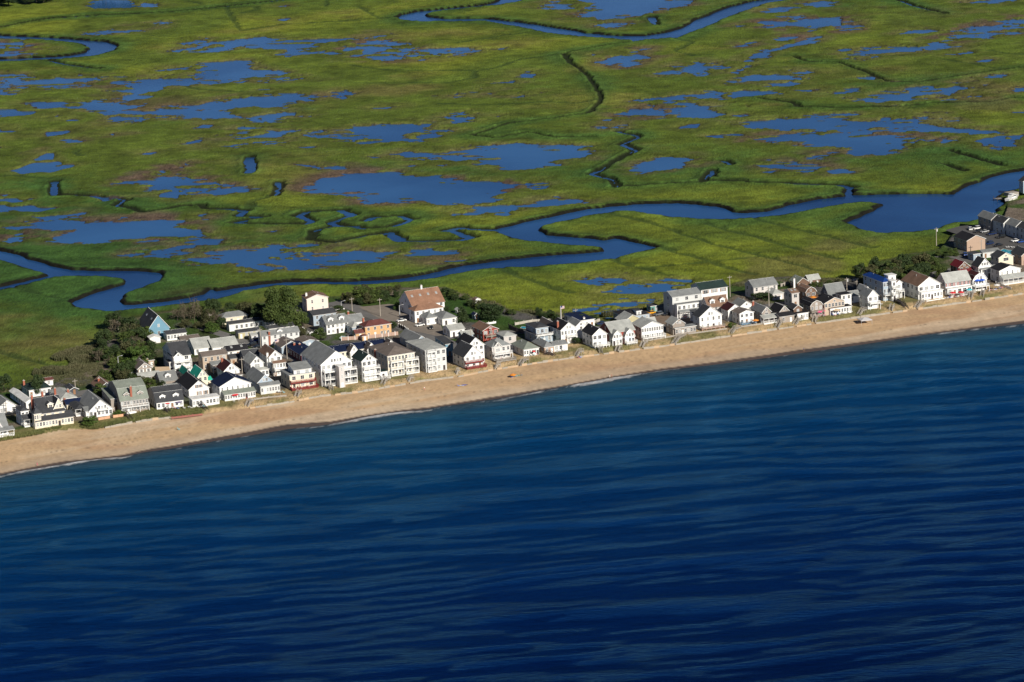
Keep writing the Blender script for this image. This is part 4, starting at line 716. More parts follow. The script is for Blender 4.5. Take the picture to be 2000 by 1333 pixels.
        if b.o.get('deck'):
            dd, dz, dm = b.o['deck']; m = MB(); m.box(lx - .2, ly - dd, dz - .2, lx + w + .4, ly - .01, dz); dk = m.build('deck', dm, root)
            m = MB(); railing(m, [(lx - .15, ly - .1), (lx - .15, ly - dd + .05), (lx + w + .35, ly - dd + .05), (lx + w + .35, ly - .1)], dz); m.build('railing', b.o.get('drm', WHITE), dk)
            m = MB()
            for i in range(6): xx = lx + w * i / 5; m.box(xx - .1, ly - dd + .1, 0, xx + .1, ly - dd + .3, dz - .2)
            m.build('deck_posts', dm, root)
    return root
def B(*a, **k): return Bk(*a, **k)
RB = (.5, 1, 'b')
# ---- left end of the town
house('cottage', 'grey-roofed white cottage with a front dormer, at the far left edge of the town', [B('P', -190, 905, 120, 110, 3.0, 'gx', 5.2, 'W', 'g', cross=(.45, .3, 1.0, 2.6, .1)), B('P', -120, 905, 175, 30, 2.7, 'shed', .8, 'W', 'g', open=1, push=2.5, dm=2.5)])
house('cottage', 'white gabled house with two pairs of windows behind the far-left cottage', [B('P', -10, 560, 222, 120, 3.3, 'gy', 2.4, 'W', 'g', nogw=1, fw=4)])
house('cottage', 'long low cottage with a bright white metal roof at the marsh edge', [B('P', 375, 490, 488, 235, 2.9, 'gy', 1.0, 'W', 'wh')])
house('cottage', 'dark green hip-roofed white house half hidden by a tree near the left edge', [B('P', 420, 320, 735, 110, 3.0, 'hip', 2.2, 'W', 'dg', chim=[(.05, .8, 2.4, 'b')], fw=5)])
house('shed', 'small white shed with a red roof at the edge of the marsh on the left', [B('P', 640, 180, 765, 40, 2.4, 'gx', .7, 'W', 'rb', nodoor=1)], 'shed')
house('cottage', 'grey metal hip-roofed cottage with brick chimneys behind the black-roofed mansion', [B('P', 880, 450, 1105, 170, 2.6, 'hip', 1.9, 'LG', 'lg', chim=[(.7, .3, 2.6, 'b'), (-.02, .45, 3.2, 'b')])])
house('shingle_mansion', 'large white beach mansion with steep black roofs, corner turret and glazed porch', [
    B('P', 590, 655, 930, 170, 5.5, 'gx', 4.6, 'C', 'k', gf=1, fw=3, nf=2, dorm=1, chim=[(-.05, .6, 5.8, 'b'), (.45, .7, 6.2, 'b')]),
    B('P', 775, 590, 930, 60, 6.3, 'gy', 4.2, 'C', 'k', zb=3.2, nf=1, fw=2, dm=6),
    B('P', 520, 770, 1062, 60, 3.1, 'shed', 1.8, 'C', 'k', fw=12, ww=.8, dm=3.4),
    B('P', 492, 665, 590, 40, 6.2, 'hip', 2.6, 'C', 'k', fw=3, ww=.6, dm=3.2, nf=2),
    B('P', 300, 625, 412, 75, 6.0, 'hip', 1.2, 'W', 'k', fw=2),
    B('P', 350, 745, 510, 60, 3.2, 'shed', 1.4, 'W', 'k', open=1, dm=3.5)], 'house')
house('cottage', 'long cream cottage with a dark blue roof behind the white gabled house', [B('P', 965, 525, 1290, 60, 2.9, 'gx', 1.5, 'C', 'nv', chim=[(.0, .5, 2.2, 'b')])])
house('cottage', 'small dark cabin with white gable boards beside the leaning utility pole', [B('P', 1010, 312, 1130, 70, 2.2, 'gy', .9, 'DK', 'k', nogw=1)], 'cabin')
house('beach_house', 'white gabled beach house with four tall gable windows and a balcony', [
    B('P', 1290, 620, 1625, 175, 2.9, 'gy', 4.1, 'W', 'g', gw=4, fw=6, balc=[1], bx=(.35, .8), bd=1.2, bp=0), B('P', 1240, 625, 1300, 90, 2.8, 'shed', 1.0, 'W', 'g', fw=1, dm=4), B('P', 1095, 600, 1250, 110, 2.9, 'hip', 1.4, 'W', 'k', open=1)])
house('cottage', 'brown-roofed dark cottage with white gable boards among the trees', [B('P', 1430, 300, 1655, 110, 3.2, 'gy', 2.4, 'DK', 'br', chim=[(.3, .6, 2.8, 'b')], nogw=1)])
# ---- gambrels
house('gambrel_house', 'big grey shingled gambrel house with two dormers flanking a tall brick chimney', [
    B('C', 262, 775, 660, 190, 5.0, 'gamx', 6.2, 'SH', 'gg', fw=9, ww=.8, balc=[1], bd=1.5, dorm=2, chim=[(.42, .05, 5.6, 'b')], trim=1), B('C', 120, 740, 262, 130, 5.0, 'shed', 1.2, 'SH', 'gg')])
house('gambrel_house', 'charcoal gambrel cottage with two white dormers behind a patio with parasols', [B('C', 782, 795, 1170, 120, 3.0, 'gamx', 5.0, 'W', 'k', dorm=2, dwall='W', fw=6)])
house('cottage', 'small grey shingled cottage with white shutters and pale porch roofs', [
    B('C', 512, 305, 715, 80, 5.2, 'gy', 2.3, 'SH', 'gb', shut=WHITE, fw=2, gf=1), B('C', 505, 405, 810, 60, 2.6, 'shed', 1.2, 'SH', 'lg', dm=3, push=3), B('C', 345, 370, 500, 90, 2.6, 'hip', 1.3, 'SH', 'lg', open=1, grey=1)])
house('cottage', 'tiny tan cottage with a brick chimney in the trees behind the shingled cottage', [B('C', 665, 185, 745, 40, 2.9, 'flat', 0, 'TAN', 'k', chim=[(-.1, .2, .6, 'b')])])
house('beach_house', 'tall white house with stacked balconies behind the green roofs', [
    B('B', 1170, 865, 1425, 150, 7.6, 'gx', 4.2, 'W', 'k', nf=3, fw=2, ww=1.6, cross=(.02, .52, .98, 1.7, .5), balc=[1, 2], bd=1.6), B('B', 1115, 950, 1170, 40, 4.6, 'flat', 0, 'W', 'k', fw=1)])
house('cottage', 'tan two-storey house with a long brown roof and a rear deck porch', [B('C', 1447, 130, 1800, 65, 6.3, 'gx', 1.4, 'TAN', 'gb', fw=4, gf=0), B('C', 1555, 230, 1800, 40, 3.4, 'shed', .9, 'TAN', 'g', deck=(2, 2.6, WHITE), dm=3, push=3)])
house('cottage', 'small cream cottage with a bright green roof', [B('C', 1212, 385, 1282, 90, 2.9, 'gy', 2.0, 'C', 'gr')])
house('cottage', 'larger cream cottage with bright green roofs and a green porch skirt', [B('C', 1378, 420, 1522, 100, 5.2, 'gy', 2.9, 'C', 'gr', gf=1, fw=2), B('C', 1345, 470, 1555, 50, 3.0, 'shed', 1.0, 'C', 'gr', dm=2.6, push=2.6)])
house('cottage', 'grey shingled cottage with a white double dormer beside the green-roofed cottages', [B('C', 840, 485, 1085, 80, 3.2, 'gx', 3.0, 'SH', 'g', dorm=1, dwall='W'), B('C', 905, 560, 1100, 40, 2.4, 'shed', .9, 'W', 'g', dm=3, push=3)])
house('beach_house', 'white black-roofed gable house with a flat-roofed sun room facing the beach', [B('C', 1250, 605, 1540, 165, 4.0, 'gy', 3.3, 'W', 'bk', shut=WOODB, fw=3), B('C', 1262, 720, 1650, 55, 3.3, 'flat', 0, 'W', 'wh', fw=8, ww=.9, push=4, dm=5)])
house('beach_house', 'wide white gabled house with dark blue roof and long glazed front porch', [B('E', 212, 862, 665, 120, 5.4, 'gy', 3.2, 'W', 'nv', fw=6, gf=1, ww=.6, nogw=1), B('E', 255, 955, 700, 40, 2.7, 'shed', 1.0, 'W', 'gg', fw=12, ww=.8, push=3, dm=3)])
house('beach_house', 'blue-grey gabled beach cottage with a white front porch on stilts', [B('E', 765, 800, 985, 170, 4.6, 'gy', 3.0, 'BG', 'g', gw=2, fw=2), B('E', 782, 835, 1060, 40, 3.6, 'shed', .8, 'LG', 'g', fw=7, ww=.9, push=2.4, dm=2.4)])
house('motel', 'cream three-storey guest house with red balconies beside the double-gabled hotel', [
    B('E', 1225, 700, 1590, 130, 6.0, 'flat', 0, 'C', 'g', fw=3, ww=1.5, balc=[1], bm=REDP, bd=1.6, deck=(3.2, .5, REDP), drm=REDP), B('E', 1285, 622, 1540, 90, 7.9, 'shed', 1.6, 'W', 'g', nf=3, gf=2, fw=2, ww=1.5, dm=7)], 'guest house')
# ---- hotels in the middle
house('hotel', 'large white double-gabled four-storey hotel with tiers of balconies facing the beach', [
    B('G', 345, 690, 792, 285, 9.4, 'gy', 5.0, 'W', 'g', nf=3, fw=6, ww=1.3, gw=4, lw=5),
    B('G', 372, 790, 600, 20, 6.4, 'flat', 0, gal=2, dm=2.4, push=2.2), B('G', 648, 752, 842, 20, 6.4, 'flat', 0, gal=2, dm=2.4, push=2.2),
    B('G', 560, 690, 638, 20, 9.2, 'flat', 0, 'PG', 'wh', nf=3, fw=1, ww=.5, dm=3.6, push=3.6, lw=0)], 'hotel')
house('beach_house', 'white four-storey house with a dark green gable roof and triangular gable windows', [B('G', 935, 640, 1145, 135, 8.8, 'gy', 2.7, 'W', 'dg', nf=3, gf=2, fw=3, ww=1.3, gw=2), B('G', 940, 740, 1175, 20, 5.6, 'flat', 0, gal=2, dm=2.4, push=2.4, deck=(3.4, .9, WHITE))])
house('annex', 'low white flat-roofed annex between the dark green gable house and the brown-roofed hotel', [B('G', 1190, 800, 1310, 50, 2.9, 'flat', 0, 'W', 'dg', deck=(2.5, .9, WHITE))], 'annex')
house('hotel', 'cream hotel with a brown hip roof and two stacks of white balconies', [
    B('G', 1310, 568, 1700, 285, 8.8, 'hip', 2.6, 'C', 'gb', nf=3, fw=8, ww=1.2, lw=6, chim=[(-.01, .62, .5, 'b')]),
    B('G', 1335, 648, 1522, 20, 6.2, 'flat', 0, gal=2, dm=2.2, push=1.9), B('G', 1550, 618, 1738, 20, 6.2, 'flat', 0, gal=2, dm=2.2, push=1.9)], 'hotel')
house('motel', 'long single-storey cream motel with a dark blue roof and three white entrance gables', [
    B('G', 520, 520, 1330, 160, 3.0, 'gx', 1.4, 'C', 'nv', fw=14, ww=1.0), B('G', 735, 480, 845, 30, 3.3, 'gy', 2.6, 'W', 'gb', dm=4, push=3), B('G', 985, 445, 1095, 30, 3.3, 'gy', 2.6, 'W', 'gb', dm=4, push=3), B('G', 1275, 400, 1375, 30, 3.3, 'gy', 2.6, 'W', 'gb', dm=4, push=3)], 'motel')
house('restaurant', 'low maroon building with a broad dark blue hip roof behind the double-gabled hotel', [B('E', 1390, 400, 1640, 285, 3.4, 'hip', 1.6, 'MR', 'nv', chim=[(.3, .6, 2, 'b'), (.5, .5, 2, 'b')])], 'building')
house('cottage', 'slate-grey building with a cream front gable behind the pale four-storey house', [B('H', 375, 965, 568, 225, 3.4, 'gy', 2.7, 'BG', 'g', nogw=1, nodoor=1)], 'building')
house('apartment_house', 'pale grey four-storey apartment house with stacked porches and a flat hip roof', [
    B('H', 522, 1078, 822, 285, 9.6, 'hip', .9, 'LG', 'lg', nf=3, fw=4, ww=1.2, lw=5), B('H', 535, 1095, 665, 20, 9.0, 'flat', 0, gal=3, dm=1.7, push=1.5), B('H', 410, 1010, 500, 120, 7.0, 'flat', 0, 'LG', 'lg')], 'apartment house')
house('cottage', 'teal blue flat-roofed house beside the pale apartment house', [B('H', 815, 985, 925, 150, 5.4, 'shed', 1.2, 'TL', 'k')])
house('beach_house', 'white house with two stepped gables, black roofs and a red balcony', [
    B('H', 1130, 1020, 1372, 160, 8.0, 'gy', 3.4, 'W', 'bk', nf=3, fw=3, ww=1.2), B('H', 1045, 1150, 1312, 170, 5.0, 'gy', 4.3, 'W', 'k', balc=[1], bm=REDP, bd=1.4, fw=3, push=3, deck=(3, .5, REDP), drm=REDP)])
house('beach_house', 'grey-roofed beach house with a small front gable and a raised porch on posts', [B('H', 1488, 1030, 1752, 115, 5.9, 'hip', 3.0, 'PG', 'g', balc=[1], bd=2.4, fw=4, cross=(.1, .42, 1.0, 2.0, .1), deck=(5, .6, WOODG), drm=WOODG)])
house('cottage', 'square white two-storey house with a pale pyramid roof near the red cottage', [B('H', 1658, 878, 1835, 110, 5.8, 'hip', 1.4, 'PG', 'lg', fw=1, ww=1.2, gf=1)])
house('cottage', 'red two-storey cottage with a brown roof and outside wooden stairs', [B('H', 1355, 790, 1575, 155, 5.0, 'gy', 1.8, 'RD', 'br', fw=3, ww=1.6, gf=1, balc=[1], bm=WOODG, bx=(.1, .95))])
house('cottage', 'small white cottage with a pale roof beside the parked white van', [B('H', 880, 785, 1090, 105, 3.1, 'gx', 1.6, 'W', 'lg')])
house('cottage', 'tiny blue-grey outbuilding with a pale roof beside the red cottage', [B('H', 1060, 855, 1215, 60, 2.6, 'gx', 1.3, 'BG', 'lg')], 'outbuilding')
# ---- behind, middle
house('beach_house', 'large white house with a broad terracotta-brown roof, white chimney and skylights', [
    B('H', 332, 428, 800, 185, 5.0, 'gx', 5.4, 'W', 'tb', sky=4, fw=5, ww=1.2, chim=[(.5, .5, 7.2, 'w')], lw=2), B('H', 330, 492, 745, 60, 5.4, 'hip', 2.2, 'W', 'tb', fw=5, nf=2, push=3, dm=6.5)])
house('cottage', 'grey hip-roofed white cottage with a glazed corner beside the car park', [B('H', 540, 612, 700, 100, 3.1, 'hip', 2.0, 'W', 'g', fw=3), B('H', 768, 622, 985, 150, 3.0, 'hip', 2.1, 'W', 'g', fw=2)])
house('shed', 'white barn-shaped garden shed with a brown roof on the lawn by the marsh', [B('H', 1243, 355, 1322, 35, 2.2, 'gamy', 1.1, 'W', 'br', fw=0, lw=0, rw=0)], 'shed')
house('shed', 'small white garden shed beside the grey hip-roofed cottage', [B('H', 987, 488, 1040, 32, 1.9, 'gy', .6, 'W', 'lg', fw=0, lw=0, rw=0)], 'shed')
house('shed', 'blue shed in the shade of the big round tree on the lawn', [B('H', 1240, 560, 1290, 45, 2.3, 'gy', .7, 'BG', 'nv', fw=1, lw=0, rw=0)], 'shed')
house('cottage', 'plain pink three-storey house with a brown roof beside the tallest tree', [B('F', 140, 333, 447, 25, 6.4, 'gy', 1.7, 'PK', 'br', fw=2, ww=.7, chim=[(.1, .5, 1.9, 'w')], lw=1, nogw=1, dm=9, nodoor=1)], rot=-6)
house('cottage', 'blue-grey house with a low dark roof in front of the pink house', [B('F', 235, 570, 562, 105, 5.0, 'gx', 1.4, 'BG', 'k', fw=3)])
house('cottage', 'long white house with slate roof, two dormers and a red-chimneyed wing', [B('F', 425, 702, 742, 105, 4.6, 'gx', 3.0, 'W', 'g', dorm=2, dwall='W', fw=5, gf=0), B('F', 755, 672, 972, 95, 4.0, 'gx', 2.6, 'W', 'g', chim=[(.3, .8, 3.6, 'b')])])
house('cottage', 'small grey hip-roofed house between the long white house and the yellow house', [B('F', 800, 745, 930, 80, 3.4, 'hip', 1.9, 'BG', 'lg')])
house('cottage', 'yellow-orange two-storey house with a red-brown hip roof behind the picket fence', [B('F', 985, 738, 1362, 85, 5.0, 'hip', 2.1, 'YL', 'rb', fw=4, nf=2, chim=[(.15, .95, 2.8, 'b')]), B('F', 848, 828, 985, 45, 2.6, 'gx', 1.3, 'YL', 'rb'), B('F', 935, 865, 1005, 25, 2.2, 'hip', .8, 'YL', 'rb', push=1)])
house('cottage', 'cream cottage with a grey roof at the marsh edge left of the tallest tree', [B('D', 242, 462, 622, 60, 3.2, 'hip', 2.0, 'C', 'g', fw=4)])
house('motel', 'long white single-storey row of motel rooms with a dark roof and end gable', [B('D', 352, 548, 850, 40, 3.4, 'gx', .9, 'W', 'k', fw=7), B('D', 880, 515, 1015, 70, 3.0, 'gy', 1.1, 'W', 'k')], 'motel')
house('cottage', 'olive-walled cottage with a low black roof in front of the motel row', [B('D', 487, 672, 790, 50, 2.8, 'gx', .9, 'OL', 'k', fw=4)])
house('cottage', 'low cottage with a black roof directly behind the long grey cottage', [B('D', 932, 612, 1290, 50, 2.4, 'gx', .9, 'W', 'k')])
house('cottage', 'long pale grey cottage with a tall brick chimney on its front wall', [B('D', 822, 718, 1366, 55, 4.9, 'gx', 1.6, 'LG', 'g', fw=7, ww=.9, chim=[(.2, 0, 1.6, 'b')], dorm=1, dwall='W')])
house('shed', 'small light blue shed beside the long grey cottage', [B('D', 672, 708, 778, 35, 2.7, 'gx', .6, 'LG', 'lg', fw=1)], 'shed')
house('shed', 'small white dark-roofed shed at the right end of the long grey cottage', [B('D', 1408, 668, 1480, 40, 2.2, 'gy', .8, 'W', 'k', fw=0, rw=0)], 'shed')
house('cottage', 'grey house with brown roofs and two shallow white-edged gables', [B('D', 1110, 880, 1392, 110, 3.0, 'gy', 2.2, 'BG', 'gb', nogw=1), B('D', 1395, 815, 1640, 90, 2.6, 'gy', 1.0, 'BG', 'gb')])
house('cottage', 'grey-white cottage with a steep pale roof and dark gable end', [B('B', 1475, 750, 1740, 105, 3.0, 'gx', 3.2, 'W', 'lg')])
house('cottage', 'cottage with a pale green-grey roof and dark blue gable end', [B('D', 112, 885, 480, 105, 3.0, 'gx', 2.6, 'W', 'lg')])
house('cottage', 'white cottage with a black roof and two skylights', [B('D', 332, 940, 622, 65, 2.9, 'gx', 1.7, 'W', 'bk', sky=2)])
house('cottage', 'low tan cottage with a blue-grey roof behind the black gabled house', [B('D', 372, 1045, 545, 55, 3.0, 'gx', 1.3, 'TAN', 'k')])
house('cottage', 'dark slate house hidden behind the grey-roofed white gable', [B('D', 560, 1010, 790, 60, 4.8, 'gx', 2.0, 'SL', 'k')])
house('cottage', 'white gabled house with a maroon-black roof and brown porch roof', [B('E', 278, 632, 500, 100, 5.2, 'gy', 3.0, 'W', 'mr', gf=1, fw=2, ww=.6, chim=[(.3, .9, 3.8, 'b')]), B('E', 305, 690, 518, 40, 3.0, 'shed', .7, 'W', 'gb', dm=2.4, push=2.4)])
house('cottage', 'white gabled house with a grey roof and a hipped grey front porch', [B('E', 662, 528, 847, 105, 5.6, 'gy', 2.9, 'W', 'lg', gf=1, fw=1, ww=2.2), B('E', 690, 608, 892, 50, 3.0, 'hip', 1.0, 'W', 'lg', dm=3, push=3, fw=4)])
house('cottage', 'narrow white gabled house with a brown roof and balcony over parked blue cars', [B('E', 928, 430, 1112, 140, 7.6, 'gy', 2.6, 'W', 'br', nf=3, fw=2, ww=1.2, chim=[(-.05, .1, 1.6, 'w')]), B('E', 972, 510, 1145, 40, 5.6, 'shed', .6, 'W', 'br', nf=2, fw=4, dm=2, push=2, balc=[1])])
house('cottage', 'bright teal gabled house with a steep dark roof at the marsh edge', [B('B', 812, 475, 1115, 140, 4.2, 'gy', 6.0, 'TL', 'k', sky=2, gw=1, fw=3)])
house('cottage', 'low white cottage with a grey roof beside the teal gabled house', [B('B', 1080, 548, 1360, 50, 3.0, 'gx', 1.1, 'W', 'k', fw=6), B('B', 835, 600, 985, 30, 2.6, 'gy', .8, 'W', 'wh', fw=0)])
house('garage', 'low garage with a grey-brown roof in front of the low white cottage', [B('B', 1290, 640, 1560, 60, 2.4, 'gx', 1.3, 'SL', 'gb', fw=1)], 'garage')
house('garage', 'low garage with a grey-brown roof behind the tall white balconied house', [B('B', 1200, 705, 1370, 60, 2.4, 'gx', 1.2, 'SL', 'gb', fw=1)], 'garage')
# ---- right of the middle
house('beach_house', 'modern blue-grey two-storey house with white wrap-around decks and flat hip roofs', [B('I', 642, 608, 820, 150, 6.4, 'hip', 1.1, 'BG', 'k', gf=1, fw=3, ww=1.4), B('I', 618, 698, 915, 170, 3.7, 'flat', 0, 'BG', 'k', fw=4, balc=[1], bd=1.2, push=2.2)])
house('cottage', 'brown-roofed house behind the modern blue-grey house', [B('I', 835, 600, 935, 150, 3.6, 'gy', 2.6, 'BR', 'gb', nogw=1)])
house('beach_house', 'white gabled beach house with a black roof, brick chimney and second-floor porch', [B('I', 1002, 632, 1232, 155, 6.4, 'gy', 2.9, 'W', 'bk', fw=5, ww=.8, chim=[(.05, .35, 3.2, 'b')], balc=[1], bx=(.3, .95), bd=1.4)])
house('cottage', 'white gabled wing with a grey roof behind the black-roofed gable house', [B('I', 1222, 575, 1368, 130, 5.8, 'gy', 2.0, 'W', 'g', fw=1)])
house('cottage', 'flat-roofed white house with a dark blue deck roof', [B('I', 1272, 500, 1488, 220, 3.4, 'flat', 0, 'W', 'nv', fw=3, chim=[(.4, .1, .9, 'w')])])
house('cottage', 'small beach cottage with a dark green pyramid roof and a row of white windows', [B('I', 465, 918, 685, 180, 3.0, 'hip', 2.6, 'W', 'gg', fw=6, ww=.8)])
house('cottage', 'low brick-fronted beach cottage with a dark hip roof', [B('I', 765, 885, 905, 175, 2.8, 'hip', 2.2, 'BK', 'g', fw=2), B('I', 905, 855, 1100, 90, 2.8, 'gx', 1.0, 'W', 'g', fw=3, ww=1.3)])
house('beach_house', 'white gabled beach house with a black roof and arched porch on its left side', [B('I', 1460, 708, 1665, 150, 5.6, 'gy', 2.7, 'W', 'bk', fw=3, ww=1.4, nogw=1, deck=(2.5, 1.1, WHITE))])
tw = house('beach_house', 'red and white twin gambrel beach house with a pale green-grey roof', [
    B('J', 325, 670, 665, 170, 5.4, 'gx', 3.4, 'RD', 'lg', fw=0), B('J', 335, 760, 475, 20, 3.0, 'gamy', 3.6, 'W', 'lg', fw=3, ww=1.1, dm=3.0, push=.6, gw=3), B('J', 515, 735, 655, 20, 3.0, 'gamy', 3.6, 'W', 'lg', fw=3, ww=1.1, dm=3.0, push=.6, gw=3, deck=(2.2, .8, WHITE))])
house('beach_house', 'wide white gabled beach house with two long rows of windows', [B('J', 762, 600, 1075, 140, 5.6, 'gy', 2.2, 'W', 'lg', fw=9, ww=.75, gf=0, nogw=1, deck=(2, 1.2, WHITE))])
house('cottage', 'tan gabled cottage with a light grey roof behind the twin gambrel house', [B('J', 502, 512, 770, 115, 3.2, 'gy', 2.6, 'OL', 'lg', nogw=1)])
house('cottage', 'cottage with a light grey metal roof behind the wide white gabled house', [B('J', 790, 545, 975, 60, 3.0, 'gx', 2.0, 'W', 'lg')])
house('cottage', 'low cottage with a black roof and a boxy white dormer at the marsh edge', [B('J', 522, 445, 878, 170, 3.0, 'hip', 2.0, 'BG', 'bk', fw=5), B('J', 690, 360, 757, 50, 4.9, 'flat', 0, 'W', 'k', gf=1, fw=1, ww=1.2, lw=0)])
house('shed', 'small teal and white flat-roofed outbuilding near the yellow car', [B('J', 895, 290, 1000, 60, 2.9, 'flat', 0, 'GN', 'k', fw=2)], 'outbuilding')
house('hotel', 'long white three-storey inn with a grey roof and shuttered windows beside the salt pond', [
    B('J', 1207, 155, 1622, 130, 9.0, 'gx', 1.7, 'LG', 'g', nf=3, gf=2, fw=3, ww=1.4, lw=1), B('J', 1240, 255, 1650, 30, 6.2, 'flat', 0, 'W', 'g', nf=2, fw=6, ww=1.1, dm=2.6, push=2.6, lw=0), B('J', 1255, 345, 1630, 20, 3.1, 'shed', .9, 'W', 'g', open=1, dm=2.2, push=4.8)], 'inn')
house('cottage', 'white three-storey house with a dark green roof and orange-shuttered windows', [B('K', 662, 348, 1043, 150, 8.6, 'gx', 2.2, 'W', 'dg', nf=3, gf=1, fw=3, ww=2.0, shut=WOODB)], 'house')
house('cottage', 'brown-roofed house with two white dormers behind the largest white gable', [B('K', 770, 600, 1062, 120, 5.2, 'gx', 3.8, 'PG', 'br', dorm=2, dwall='W', fw=4)])
house('beach_house', 'tall white gabled beach house with a black roof and a pinkish front deck', [B('K', 638, 742, 960, 95, 5.8, 'gy', 4.0, 'W', 'k', fw=4, ww=.8, gw=2, deck=(2.6, 1.0, mat('pink_deck', (.5, .33, .26), .8)), drm=WOODG), B('K', 560, 700, 640, 60, 3.6, 'shed', 1.2, 'W', 'k')])
house('cottage', 'white gabled house with a brown roof behind the low white beach house', [B('K', 1052, 645, 1250, 100, 5.0, 'gy', 2.3, 'W', 'mr', fw=2)])
house('beach_house', 'low white beach house with a flat brown gable and tall front windows', [B('K', 1218, 692, 1420, 110, 5.0, 'gy', 1.2, 'W', 'gb', fw=3, ww=1.1, deck=(2.2, .6, mat('blue_deck', (.16, .26, .36), .8)), drm=mat('blue_deck', (.16, .26, .36), .8))])
house('cottage', 'grey-roofed white cottage behind the low white beach house', [B('K', 1228, 585, 1410, 120, 3.6, 'gy', 2.0, 'W', 'g', fw=2)])
house('cottage', 'little grey shingled cottage with a glazed porch next to the tall white gable', [B('K', 252, 848, 425, 100, 4.8, 'gy', 2.1, 'SH', 'lg', gf=1, fw=0, ww=1.0, gw=2), B('K', 250, 890, 552, 50, 3.1, 'flat', 0, 'SH', 'g', fw=7, ww=.9, dm=4, push=2.5)])
house('cottage', 'grey shingled beach cottage with white gable window and a pale porch roof', [B('K', 1545, 672, 1668, 165, 4.8, 'gy', 2.2, 'SH', 'g', gf=1, fw=1, ww=1.4, chim=[(.2, .95, 3, 'b')]), B('K', 1520, 745, 1745, 50, 2.6, 'shed', 1.0, 'W', 'lg', open=1, dm=3.2, push=3.2)])
house('cottage', 'pinkish-grey two-storey house with a slate roof behind the dark beach cottages', [B('K', 1420, 310, 1765, 125, 5.6, 'gx', 2.5, 'PG', 'g', fw=4, gf=1)])
house('cottage', 'low building with pale grey hip roofs beside the pinkish-grey house', [B('L', 590, 560, 745, 150, 2.8, 'hip', 1.8, 'PG', 'lg')], 'building')
house('cottage', 'brown shingled bungalow with grey gable and long pale roof at the marsh edge', [B('L', 947, 390, 1100, 110, 3.2, 'gy', 1.9, 'BR', 'gg', nogw=1, chim=[(-.2, .2, 1.8, 'w')]), B('L', 1102, 352, 1270, 65, 3.0, 'gx', 1.8, 'BR', 'lg')])
house('cottage', 'black-roofed shingled beach cottage with a black porch skirt', [B('L', 690, 805, 815, 130, 4.6, 'gy', 2.2, 'SH', 'bk', gf=1, fw=0, gw=1), B('L', 640, 865, 852, 60, 3.0, 'shed', 1.1, 'SH', 'bk', dm=3, push=3)])
house('cottage', 'little brown shingled cottage with a white front room', [B('L', 890, 770, 1010, 90, 4.8, 'gy', 1.5, 'BR', 'k', gf=1, fw=1), B('L', 905, 825, 1060, 40, 3.1, 'flat', 0, 'W', 'bk', fw=4, dm=3, push=2.6)])
house('cottage', 'weathered shingled gambrel beach cottage with a balcony over white trim', [B('L', 1130, 735, 1308, 150, 4.9, 'gamy', 2.4, 'SH', 'bk', fw=3, balc=[1], bm=WOODG, bd=1.4)])
house('beach_house', 'wide tan gabled beach house with a white glazed ground floor', [B('L', 1335, 690, 1625, 140, 5.6, 'gy', 2.1, 'TAN', 'bk', gf=1, fw=6, ww=1.0), B('L', 1382, 755, 1688, 60, 3.0, 'flat', 0, 'W', 'bk', fw=8, ww=1.0, dm=4, push=2.4)])
house('cottage', 'dark blue house with steep grey roofs and a white dormer room', [B('L', 1400, 575, 1640, 120, 4.2, 'gx', 4.4, 'SL', 'g', fw=4), B('L', 1545, 560, 1692, 60, 5.4, 'flat', 0, 'W', 'bk', gf=1, fw=2, dm=5, push=2)])
house('cottage', 'brown shingled gambrel house with a tall window behind the dark beach cottages', [B('L', 1062, 535, 1215, 130, 4.6, 'gamy', 2.4, 'BR', 'br', fw=2, ww=1.6, balc=[1], bm=WOODB)])
house('cottage', 'narrow grey-pink house with a brown roof and skylights', [B('L', 862, 545, 965, 110, 6.2, 'gx', 1.3, 'PG', 'br', fw=1, ww=1.6, sky=2)])
house('cottage', 'low white house with a flat grey roof behind the blue and white gable', [B('M', 590, 735, 735, 70, 3.2, 'gx', 1.8, 'W', 'g')])
house('cottage', 'small gabled cottage with a light grey roof left of the royal blue roof', [B('M', 815, 650, 875, 110, 3.6, 'gy', 1.7, 'W', 'lg', nogw=1)])
house('beach_house', 'pale blue-white gabled beach house with a deep front balcony', [B('M', 850, 742, 1000, 120, 5.8, 'gy', 2.8, 'W', 'g', fw=2, ww=1.3, balc=[1], bd=2.2, gw=0)])
house('beach_house', 'large white house with a royal blue roof, stair tower and roof decks', [
    B('M', 1072, 535, 1195, 290, 8.6, 'hip', 1.7, 'BG', 'bl', nf=3, fw=3, ww=1.0, lw=4, balc=[1], bd=1.8), B('M', 1195, 520, 1262, 120, 9.2, 'flat', 0, 'W', 'wh', nf=3, fw=1, balc=[1, 2], bd=1.4), B('M', 1150, 440, 1255, 60, 10.6, 'flat', 0, 'W', 'wh', nf=3, gf=2, fw=1)])
house('cottage', 'white house with brown roof and stacked decks right of the royal blue roof', [B('M', 1262, 545, 1345, 60, 7.0, 'gy', 1.2, 'W', 'br', nf=2, fw=1, ww=1.4, balc=[1], bd=2.4)])
house('beach_house', 'slate-walled beach house with a big brown roof and white gabled front', [B('N', 322, 885, 640, 245, 6.4, 'gy', 3.6, 'W', 'br', fw=4, ww=1.6, nogw=1, balc=[1], bx=(0, .35), bd=.9, bp=0, zb=.0), B('N', 345, 970, 655, 20, 3.6, 'flat', 0, 'W', 'wh', fw=7, ww=.9, dm=1.4, push=1.4, lw=0)])
